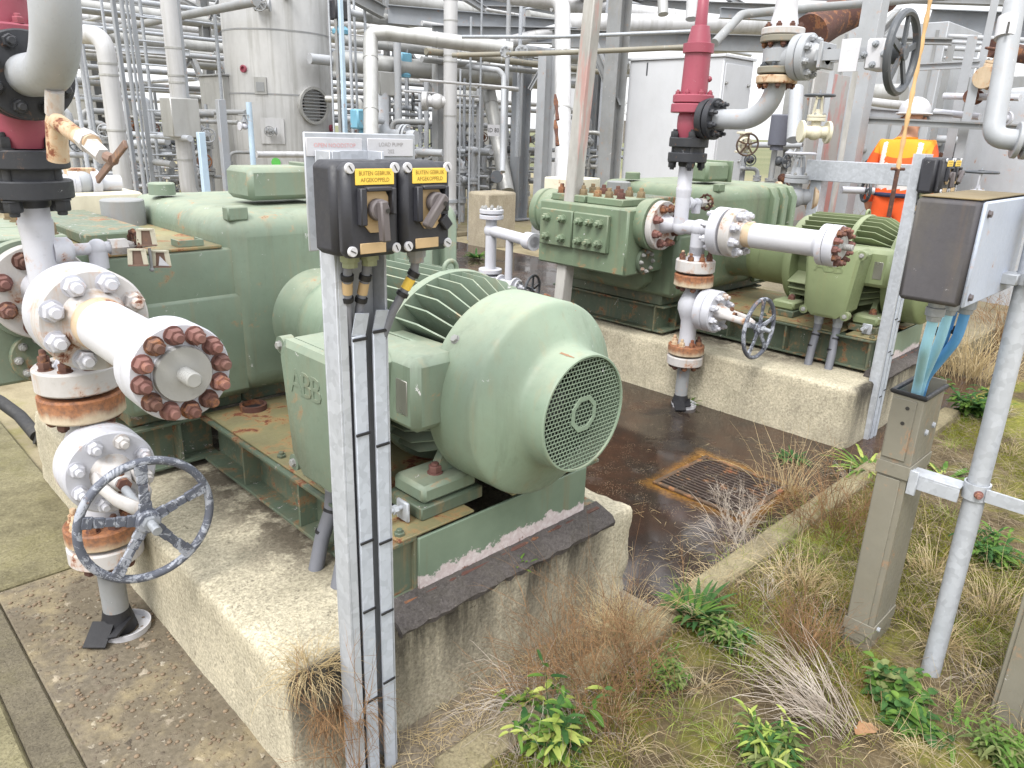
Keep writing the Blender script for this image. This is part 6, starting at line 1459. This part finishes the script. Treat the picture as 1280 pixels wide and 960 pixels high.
def rosette(label, c, n, L, w, mats, seed, shape=0, tall=.5, curl=1.0, spread=1.0, name='weed', stem=0.0):
    rnd = random.Random(seed); t = thing(name, label, 'weed', c)
    mbs = [MB() for _ in mats]
    L *= .80; w *= .9; n = int(n*1.7)
    for i in range(n):
        a = i*2.4+rnd.uniform(-.3,.3); e = tall*rnd.uniform(.5,1.5)
        k = rnd.randrange(len(mats)); q = V(c)+V((math.cos(a), math.sin(a), 0))*rnd.uniform(0,.05)*spread + V((0,0,stem*rnd.random()))
        leaf(mbs[k], q, (math.cos(a)*spread, math.sin(a)*spread, e), L*rnd.uniform(.3,1.15), w*rnd.uniform(.5,1.15), rnd, curl*rnd.uniform(.6,1.3), shape)
    for m_, b in zip(mats, mbs):
        if b.v: b.build('foliage', M[m_], t, smooth=180)
    return t
def stemweed(label, c, n, h, L, w, mats, seed, lean=.5, name='weed'):
    """several leafy stems from one root, leaves set alternately and smaller to the top"""
    rnd = random.Random(seed); t = thing(name, label, 'weed', c); mbs = [MB() for _ in mats]; ms = MB()
    for _ in range(n):
        a = rnd.uniform(0, 6.28); d = V((math.cos(a)*lean*rnd.uniform(.2,1.2), math.sin(a)*lean*rnd.uniform(.2,1.2), 1))
        pts = strand(ms, V(c)+V((rnd.uniform(-.03,.03), rnd.uniform(-.03,.03), 0)), d, h*rnd.uniform(.4,1.1), .0022, rnd, .25, 6, .16)
        for i, p in enumerate(pts):
            for j in range(2):
                q = a+i*2.1+j*3.0+rnd.uniform(-.5,.5); k = rnd.randrange(len(mats)); f = (1.1-.6*i/len(pts))
                leaf(mbs[k], p, (math.cos(q), math.sin(q), rnd.uniform(.1,.8)), L*f*rnd.uniform(.6,1.2), w*f*rnd.uniform(.6,1.2), rnd, rnd.uniform(.3,1.3), rnd.choice((0,1,1)))
    ms.build('stems', M['leaf_dark'], t, smooth=180)
    for m_, b in zip(mats, mbs):
        if b.v: b.build('foliage', M[m_], t, smooth=180)
    return t
def dry(label, c, n, h, spread, mat, seed, r=.0014, droop=.6, lean=(0,0), base=.04, name='dry_grass_tuft', group=None, twig=0):
    rnd = random.Random(seed); mb = MB(); tuft(mb, c, n, h, spread, rnd, r, droop, lean, base)
    for _ in range(twig): twiggy(mb, V(c)+V((rnd.uniform(-base,base), rnd.uniform(-base,base), 0)), (rnd.uniform(-.6,.6)+lean[0], rnd.uniform(-.6,.6)+lean[1], 1), h*rnd.uniform(.6,1), r*1.4, rnd)
    t = thing(name, label, 'dry grass' if 'grass' in name else 'dead weed', c, group); mb.build('stems', M[mat], t, smooth=180)
    return t
def vegetation():
    g = lambda x, y, z=.01: gnd(x, y, z)
    # the big brown dead weed at the plinth corner
    c = g(742, 862); dry('large brown dead weed bush against the plinth front beside the wet floor', c, 250, .40, .75, 'brown_stem', 1, .0011, .7, (-.12,.10), .20, 'dead_weed', None, 34)
    c = g(775, 800); dry('pale straw tuft leaning on the plinth corner above the brown bush', c, 180, .34, .45, 'straw', 2, .0012, .9, (0,.1), .09)
    c = g(660, 890); dry('grey dead grass arching over the dark gap before the plinth', c, 150, .34, 1.0, 'straw_grey', 3, .0012, 1.4, (-.5,-.1), .08)
    # on the plinth's near corner and up the switch post
    c = V((.74, 1.43, .345)); dry('fluffy straw tuft growing on the near corner of the pale plinth', c, 240, .15, 1.1, 'straw', 4, .0009, 1.0, (-.2,-.5), .07)
    c = V((.80, 1.40, .20)); dry('straw tuft hanging down the near face of the pale plinth', c, 220, .2, .9, 'brown_stem', 5, .0009, 1.6, (-.2,-.9), .06)
    rnd = random.Random(6); c = g(440, 985); t = thing('dead_weed', 'thin leggy dead weed with fine branches before the galvanised switch post', 'dead weed', c); mb = MB()
    for k in range(5): twiggy(mb, c+V((rnd.uniform(-.05,.02), -.04, 0)), (-.12+rnd.uniform(-.14,.1), rnd.uniform(-.1,.05), 1), rnd.uniform(.3,.55), .0016, rnd, 2)
    mb.build('stems', M['brown_stem'], t, smooth=180)
    # green weeds
    stemweed('broad leaved yellowing weed at the kerb before the plinth', g(690, 935), 15, .20, .085, .026, ('leaf','leaf_yellow','leaf_dark','leaf'), 11, .9)
    stemweed('upright pale weed sprig behind the broad leaved yellowing weed', g(645, 880), 3, .16, .05, .018, ('leaf','leaf_yellow'), 12, .4)
    rosette('dark green long leaved weed clump at the end of the wet floor', g(868, 775), 44, .20, .026, ('leaf_dark','leaf_dark','leaf'), 13, 0, 1.3, 1.1, .8)
    stemweed('spreading fresh green weed below the dark long leaved clump', g(905, 800), 26, .12, .055, .015, ('leaf','leaf_dark','leaf_mid'), 14, 1.3)
    stemweed('small bright green weed beside the brown dead bush', g(835, 845), 24, .11, .045, .012, ('leaf_mid','leaf'), 15, 1.0)
    stemweed('bright narrow leaved green weed near the path centre', g(960, 945), 26, .12, .075, .016, ('leaf','leaf_mid','leaf_dark','leaf_yellow'), 16, .9)
    stemweed('round leaved green weed at the foot of the cable duct', g(1112, 868), 16, .12, .06, .034, ('leaf_dark','leaf','leaf_mid'), 17, 1.3)
    stemweed('low round leaved weed between cable duct and stand pipe', g(1135, 905), 10, .10, .065, .04, ('leaf_dark','leaf'), 18, 1.5)
    rosette('jagged leaved weed beside the lone cable duct', g(1190, 915), 18, .13, .036, ('leaf','leaf_dark'), 19, 2, .5, .8, 1.1)
    stemweed('fresh green weed in front of the lone cable duct', g(1250, 950), 26, .13, .06, .014, ('leaf','leaf_mid'), 20, .9)
    stemweed('dark green weed beside the stand pipe on the gravel', g(1238, 700), 20, .16, .07, .02, ('leaf_dark','leaf'), 21, 1.0)
    rosette('feathery pale green weed behind the cable duct', g(1180, 600), 44, .22, .03, ('leaf','leaf_yellow'), 22, 2, .6, .8, 1.2)
    rosette('feathery green weed at the foot of the far switch post', g(1085, 590), 54, .24, .028, ('leaf','leaf_yellow'), 23, 2, .8, .9, 1.1)
    rosette('small green weed in the stain before the far plinth', g(990, 572), 30, .10, .014, ('leaf_dark',), 24, 0, .5, .7, 1.2)
    rosette('tiny green weed beside the white rimmed sleeve', g(862, 503), 14, .12, .016, ('leaf',), 25, 0, .9, .8, .9)
    stemweed('leafy green weed beside the junction box cables', g(1215, 520), 22, .26, .10, .035, ('leaf','leaf_dark'), 26, 1.0)
    rosette('tiny green sprout in the bituminous grout of the nearer plinth', V((1.47, 1.42, .36)), 8, .035, .012, ('leaf',), 27, 1, 1.0, .6, 1.0)
    rosette('green weed beside the concrete block behind the motor fins', g(595, 322), 40, .22, .03, ('leaf','leaf_dark'), 28, 0, .8, .9, 1.0)
    # named dry clumps
    dry('long bleached stems bundled and fallen beside the cable duct', g(1035, 900), 130, .38, .45, 'straw_grey', 31, .0015, .5, (-.25,.9), .10)
    dry('dense brown grass clump between kerb and cable duct', g(1005, 810), 220, .27, .5, 'brown_stem', 32, .0011, .5, (0,.1), .10)
    dry('pale straw clump just behind the dense brown grass', g(1000, 735), 160, .27, .7, 'straw', 33, .0012, .9, (0,0), .10)
    dry('tangled grey dead weed spreading over the drain grate', g(915, 672), 40, .30, .9, 'straw_grey', 34, .0013, .9, (.1,.5), .12, 'dead_weed', None, 12)
    dry('brown weed thicket at the kerb end below the far plinth corner', g(1040, 660), 150, .42, .7, 'brown_stem', 35, .0014, .6, (0,.1), .2, 'dead_weed', None, 14)
    dry('upright straw stalks beside the far plinth corner', g(985, 615), 60, .40, .5, 'straw', 36, .0015, .4, (0,0), .14)
    dry('straw tuft round the foot of the stand pipe', g(1175, 812), 120, .24, .9, 'straw', 37, .0012, 1.1, (0,0), .06)
    dry('straw tuft arching between cable duct and stand pipe', g(1165, 720), 90, .30, .8, 'straw', 38, .0013, 1.2, (.2,.1), .08)
    dry('large straw tuft behind the stand pipe', g(1240, 770), 140, .28, .9, 'straw', 39, .0012, .9, (0,0), .12)
    dry('straw tuft growing against the lone cable duct', g(1262, 880), 100, .26, .9, 'straw', 40, .0012, 1.0, (0,0), .08)
    dry('tall dry grass behind the junction box cables', g(1215, 470), 320, .55, .5, 'straw', 41, .0022, .6, (0,0), .3)
    dry('dead brown weeds beyond the stand pipe at the gravel edge', g(1270, 430), 260, .6, .5, 'brown_stem', 42, .0025, .6, (0,0), .4, 'dead_weed', None, 6)
    dry('leafless twigs behind the platform beam by the worker', g(1075, 330), 60, .9, .35, 'brown_stem', 43, .004, .3, (0,0), .3, 'dead_weed', None, 8)
    # lesser tufts that look alike
    rnd = random.Random(9); protos = []
    for k, m_ in enumerate(('straw', 'straw_grey', 'brown_stem', 'leaf_yellow')):
        protos.append(dry('small grass tuft in the weedy strip', V((0,0,0)), 34, .18, 1.0, m_, 50+k, .0012, 1.0, (0,0), .05, 'dry_grass_tuft', 'small grass tufts in the weedy strip'))
    spots = [(600,925),(720,925),(760,900),(800,880),(780,940),(850,900),(880,860),(905,930),(930,840),(950,800),(930,770),(960,750),(975,715),(1000,690),(1035,720),(1050,740),(1040,790),(1060,830),(1080,860),(1040,940),(1100,930),(1150,945),(1170,880),(1205,900),(1215,850),(1130,760),(1145,660),(1190,650),(1215,600),(1250,620),(1265,570),(1130,700),(1185,760),(1270,740),(1080,640),(1060,600),(1100,610),(880,730),(1190,560),(1255,520),(1010,640),(940,700),(700,955),(650,945),(1225,810),(1010,770),(1020,700),(880,745),(900,725),(920,712),(945,690),(965,672),(990,668),(1005,652),(1030,640),(860,750),(840,770),(910,760),(940,735),(985,700),(1045,680),(800,850),(770,900),(690,870),(720,890)]
    for k, (x, y) in enumerate(spots):
        o = protos[k] if k < 4 else copy_tree(protos[rnd.choice((0,1,2,3,3))])
        o.location = gnd(x, y, .008); o.rotation_euler = (0, 0, rnd.uniform(0, 6.28))
    rnd = random.Random(91); c = g(735, 850); t = thing('dry_stalks', 'tall fine dry stalks standing up against the plinth corner', 'dead weed', c); mb = MB()
    for _ in range(26): strand(mb, c+V((rnd.uniform(-.25,.22), rnd.uniform(-.04,.08), 0)), (rnd.uniform(-.35,.35), rnd.uniform(-.25,.35), 1), rnd.uniform(.25,.6), .0010, rnd, .25, 6, .14)
    mb.build('stems', M['brown_stem'], t, smooth=180)
    # uncountable: litter of fallen stems, moss and short grass
    rnd = random.Random(10); mb = MB(); mg = MB(); ml = MB()
    for _ in range(8500):
        x, y = rnd.uniform(.95, 5.2), rnd.uniform(-.6, 1.16)
        p = V((x, y, .012+rnd.random()*.018)); a = rnd.uniform(0, 6.28); d = V((math.cos(a), math.sin(a), rnd.uniform(-.05,.6)))
        strand(mb, p, d, rnd.uniform(.04,.26), .0009*rnd.uniform(.6,1.4), rnd, .25, 4, .3)
    def nz(x, y): return math.sin(x*2.3+1.1)*math.cos(y*3.1-x*.7)+.5*math.sin(x*5.2-y*4.4)
    k = 0
    while k < 40000:
        x, y = rnd.uniform(.95, 5.2), rnd.uniform(-.6, 1.12)
        if nz(x, y) < -.05 + rnd.uniform(-.2,.2): continue
        k += 1; a = rnd.uniform(0, 6.28); strand(mg, (x, y, .004), (math.cos(a)*.6, math.sin(a)*.6, 1), rnd.uniform(.015,.06), .0013, rnd, .5, 2, .2)
    o = mb.build('stem_litter', M['litter'], smooth=180); tag(o, 'fallen grey straw stems littering the weedy strip', 'litter', kind='stuff')
    o = mg.build('moss_grass', M['moss'], smooth=180); tag(o, 'short yellow green moss and grass patches', 'moss', kind='stuff')
    mb = MB()
    for _ in range(380):
        x, y = rnd.uniform(2.1, 4.0), 1.25+abs(rnd.gauss(0,.28))
        if y > 2.2: continue
        a = rnd.uniform(0, 6.28); strand(mb, (x, y, .006), (math.cos(a), math.sin(a), .02), rnd.uniform(.02,.09), .0009, rnd, .1, 2, .3)
    for _ in range(500):
        x, y = rnd.uniform(.7, 2.0), rnd.uniform(1.25, 1.4); a = rnd.uniform(0, 6.28); strand(mb, (x, y, .004), (math.cos(a), math.sin(a), .3), rnd.uniform(.03,.14), .0010, rnd, .4, 3, .3)
    o = mb.build('straw_bits', M['straw'], smooth=180); tag(o, 'straw bits scattered on the wet floor edge', 'litter', kind='stuff')
    t = thing('dead_leaf', 'curled brown dead leaf lying among the straw', 'leaf', g(1085, 918)); mb = MB(); leaf(mb, g(1070, 918, .03), (1,-.3,.3), .09, .06, rnd, .7, 2); mb.build('blade', M['dead_leaf'], t, smooth=180)
    # loose pebbles on the paving
    mb = MB(); rnd = random.Random(12)
    for _ in range(420):
        x, y = rnd.uniform(.33,.68), rnd.uniform(.9, 2.9); r_ = rnd.uniform(.003,.009); mb.sphere((x, y, r_*.2), r_, 7, 5, (1, rnd.uniform(.6,1), .55))
    o = mb.build('pebbles', M['pebble'], smooth=180); tag(o, 'brown pebbles set loose in the paving', 'pebbles', kind='stuff')
    t = thing('rubber_hose', 'black rubber hose end lying on the algae covered slab', 'hose', onx(20, 520, .571)); mb = MB()
    pts = [gnd(-40, 490, .22), gnd(-5, 498, .16), gnd(25, 520, .09), gnd(46, 545, .03)]; mb.tube(round_path(pts, .1, 6), .033, 20); h = mb.build('sheath', M['rubber'], t); mb = MB(); mb.cyl(pts[-1]-V((.012,.01,.0)), pts[-1]+V((.02,-.012,-.012)), .038, n=20); mb.build('collar', M['rubber'], t)
M['leaf_mid'] = leafy('dusty weed leaf', srgb(84, 100, 58), srgb(134, 140, 92))
M['litter'] = leafy('dull fallen stems', srgb(104, 92, 74), srgb(176, 162, 136), .05)
M['pebble'] = paint('brown pebble', srgb(126, 108, 88), 0, .4, .7, .4, .25, 0, srgb(190, 176, 150)); M['rubber'] = paint('black rubber', srgb(44, 44, 46), 0, .3, .6)
# ------------------------------------------------------------------ assemble
plA = plinth(); skA = skid(); moA = motor(); coA = conduits(); puA = pump(); heA = header(); bvA = block_valve(); slA = ground_sleeve(); rvA = relief_valve(); veA = vent_branch(); ouA = outlet_pipe()
S = (DX, 0, 0)
moA.location.y += .035; coA.location.y += .035
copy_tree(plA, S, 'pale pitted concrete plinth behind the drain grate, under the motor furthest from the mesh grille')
skB = copy_tree(skA, S, 'grimy green steel base frame on the plinth behind the drain grate')
moB = copy_tree(moA, S, 'olive green electric motor on the plinth behind the drain grate, partly behind a galvanised post')
copy_tree(coA, S, 'pair of grey cables under the terminal box of the motor behind the drain grate')
puB = copy_tree(puA, S, 'sage green plunger pump with bolted side covers, on the plinth behind the drain grate')
copy_tree(heA, S, 'white flanged discharge pipe with blind flange, reaching over the motor behind the drain grate')
copy_tree(bvA, S, 'white globe valve with rust-bled flanges and handwheel, before the plinth behind the drain grate')
copy_tree(slA, S, 'white rimmed sleeve where the grey pipe enters the wet brown floor')
copy_tree(rvA, S, 'crimson spring relief valve seen whole on black flanges, before the white cabinet')
copy_tree(veA, S, 'small white vent branch with rusty handwheel on the riser under the fully seen crimson valve')
copy_tree(ouA, S, 'pale elbow pipe from the black flange of the fully seen crimson valve')
# the cropped relief valve sits on a shorter riser: its inlet flanges are lower and more of the red body shows
for ch in rvA.children:
    if ch.name.split('.')[0] in ('flange', 'gasket', 'stud', 'neck'): ch.location.z -= .085
_mb = MB(); _mb.lathe([(0,.074),(.05,.086),(.12,.086),(.14,.07)], (.555, 2.555, 1.558), ZAX, 40); _mb.build('valve_base', M['red'], rvA)
def repaint(o, swap, cache={}):
    if o.type == 'MESH':
        names = [m.name for m in o.data.materials]
        if any(n in swap for n in names):
            k = (o.data.name, tuple(sorted(swap)))
            if k not in cache:
                me = o.data.copy()
                for i, n in enumerate(names):
                    if n in swap: me.materials[i] = swap[n]
                cache[k] = me
            o.data = cache[k]
    for c in o.children: repaint(c, swap)
OL = {M['green'].name: M['olive'], M['green_light'].name: M['olive_light'], M['green_dirty'].name: M['olive_dirty']}
repaint(puB, OL); repaint(skB, OL); repaint(moB, {**OL, M['green'].name: M['olive_light']})
poA = switch_post()
sb1 = switch_box(.757, 'black rotary switch box with its grey knob hanging straight down', False)
sb2 = switch_box(.887, 'black rotary switch box with its grey knob turned aside', True)
sc1 = switch_cable([(.825, 1.305, 1.405), (.826, 1.318, 1.355), (.834, 1.335, 1.29), (.846, 1.347, 1.15)], 0, 'pale_green_plastic', 'grey cable with tan markers, outermost under the black switch with straight knob', 'brass_label')
sc2 = switch_cable([(.872, 1.305, 1.405), (.870, 1.318, 1.350), (.864, 1.335, 1.28), (.858, 1.347, 1.15)], 0, 'pale_green_plastic', 'grey cable with tan markers, inner one under the black switch with straight knob', 'brass_label')
sc3 = switch_cable([(.975, 1.28, 1.405), (.972, 1.285, 1.352), (.935, 1.315, 1.265), (.908, 1.347, 1.16)], 0, 'grey_dark', 'grey cable with yellow marker under the black switch with turned knob', 'yellow')
SP = (4.40-.868, .055, 0)
poB = copy_tree(poA, SP, 'galvanised strut post standing at the corner of the plinth behind the drain grate')
copy_tree(sb1, SP, 'black rotary switch box on the far post, its blank side showing')
copy_tree(sb2, SP, 'black rotary switch box on the far post, half hidden behind its neighbour')
copy_tree(sc1, SP, 'grey cable at the outer side of the far switch post'); copy_tree(sc2, SP, 'grey cable at the inner side of the far switch post'); copy_tree(sc3, SP, 'grey cable looping below the far black switch with turned knob')
for c in list(poB.children_recursive):
    if c.name.split('.')[0] in ('sign_plate', 'name_plate', 'lettering'): bpy.data.objects.remove(c)
right_side()
ground()
for f in ('background', 'vegetation'):
    if f in globals(): globals()[f]()
# ------------------------------------------------------------------ camera and light
cam = bpy.data.cameras.new('camera'); co = bpy.data.objects.new('camera', cam); COL.objects.link(co)
co.matrix_world = Matrix.Translation(CAM) @ ROT.to_4x4()
cam.sensor_fit = 'HORIZONTAL'; cam.sensor_width = 36; cam.lens = 36*F_PX/1280; cam.clip_start = .05; cam.clip_end = 3000
SC.camera = co
w = bpy.data.worlds.new('World'); SC.world = w; w.use_nodes = True
nt = w.node_tree; bg = nt.nodes['Background']
sky = nt.nodes.new('ShaderNodeTexSky'); sky.sky_type = 'NISHITA'; sky.sun_disc = False
SUN_EL, SUN_AZ = R(52), R(200)
sky.sun_elevation = SUN_EL; sky.air_density = 1.0; sky.dust_density = 1.0; sky.ozone_density = 1.0
hs = nt.nodes.new('ShaderNodeHueSaturation'); hs.inputs['Saturation'].default_value = .12; hs.inputs['Value'].default_value = 1.0
nt.links.new(sky.outputs[0], hs.inputs['Color']); 
mx = nt.nodes.new('ShaderNodeMix'); mx.data_type = 'RGBA'; mx.inputs[0].default_value = .80      # overcast: an even white veil over the clear sky

# overcast luminance: brightest overhead, a third of that at the horizon
tcw = nt.nodes.new('ShaderNodeTexCoord'); sp = nt.nodes.new('ShaderNodeSeparateXYZ'); nt.links.new(tcw.outputs['Generated'], sp.inputs[0])
rp = nt.nodes.new('ShaderNodeMapRange'); rp.inputs['From Min'].default_value = 0; rp.inputs['From Max'].default_value = 1; rp.inputs['To Min'].default_value = 4.4; rp.inputs['To Max'].default_value = 13.0
nt.links.new(sp.outputs[2], rp.inputs['Value'])
cb = nt.nodes.new('ShaderNodeCombineXYZ')
for i_, k_ in enumerate((.985, 1.0, 1.02)):
    mm = nt.nodes.new('ShaderNodeMath'); mm.operation = 'MULTIPLY'; mm.inputs[1].default_value = k_; nt.links.new(rp.outputs[0], mm.inputs[0]); nt.links.new(mm.outputs[0], cb.inputs[i_])
nt.links.new(cb.outputs[0], mx.inputs[7]); nt.links.new(hs.outputs[0], mx.inputs[6]); nt.links.new(mx.outputs[2], bg.inputs['Color'])
bg.inputs['Strength'].default_value = .12
sun = bpy.data.lights.new('sun', 'SUN'); sun.energy = 1.5; sun.angle = R(20); sun.color = (1, .97, .92)
so = bpy.data.objects.new('sun', sun); COL.objects.link(so)
# direction towards the sun, in world x/y (behind the camera, to its left)
sd = V((math.cos(SUN_EL)*math.cos(SUN_AZ), math.cos(SUN_EL)*math.sin(SUN_AZ), math.sin(SUN_EL)))
so.rotation_mode = 'QUATERNION'; so.rotation_quaternion = sd.to_track_quat('Z', 'Y'); so.location = sd*50
sky.sun_rotation = math.atan2(sd.x, sd.y)
SC.view_settings.view_transform = 'Standard'; SC.view_settings.look = 'None'; SC.view_settings.gamma = 1; SC.view_settings.use_curve_mapping = False
SC.view_settings.exposure = 1.18
SC.cycles.max_bounces = 6; SC.cycles.diffuse_bounces = 2; SC.cycles.use_denoising = True
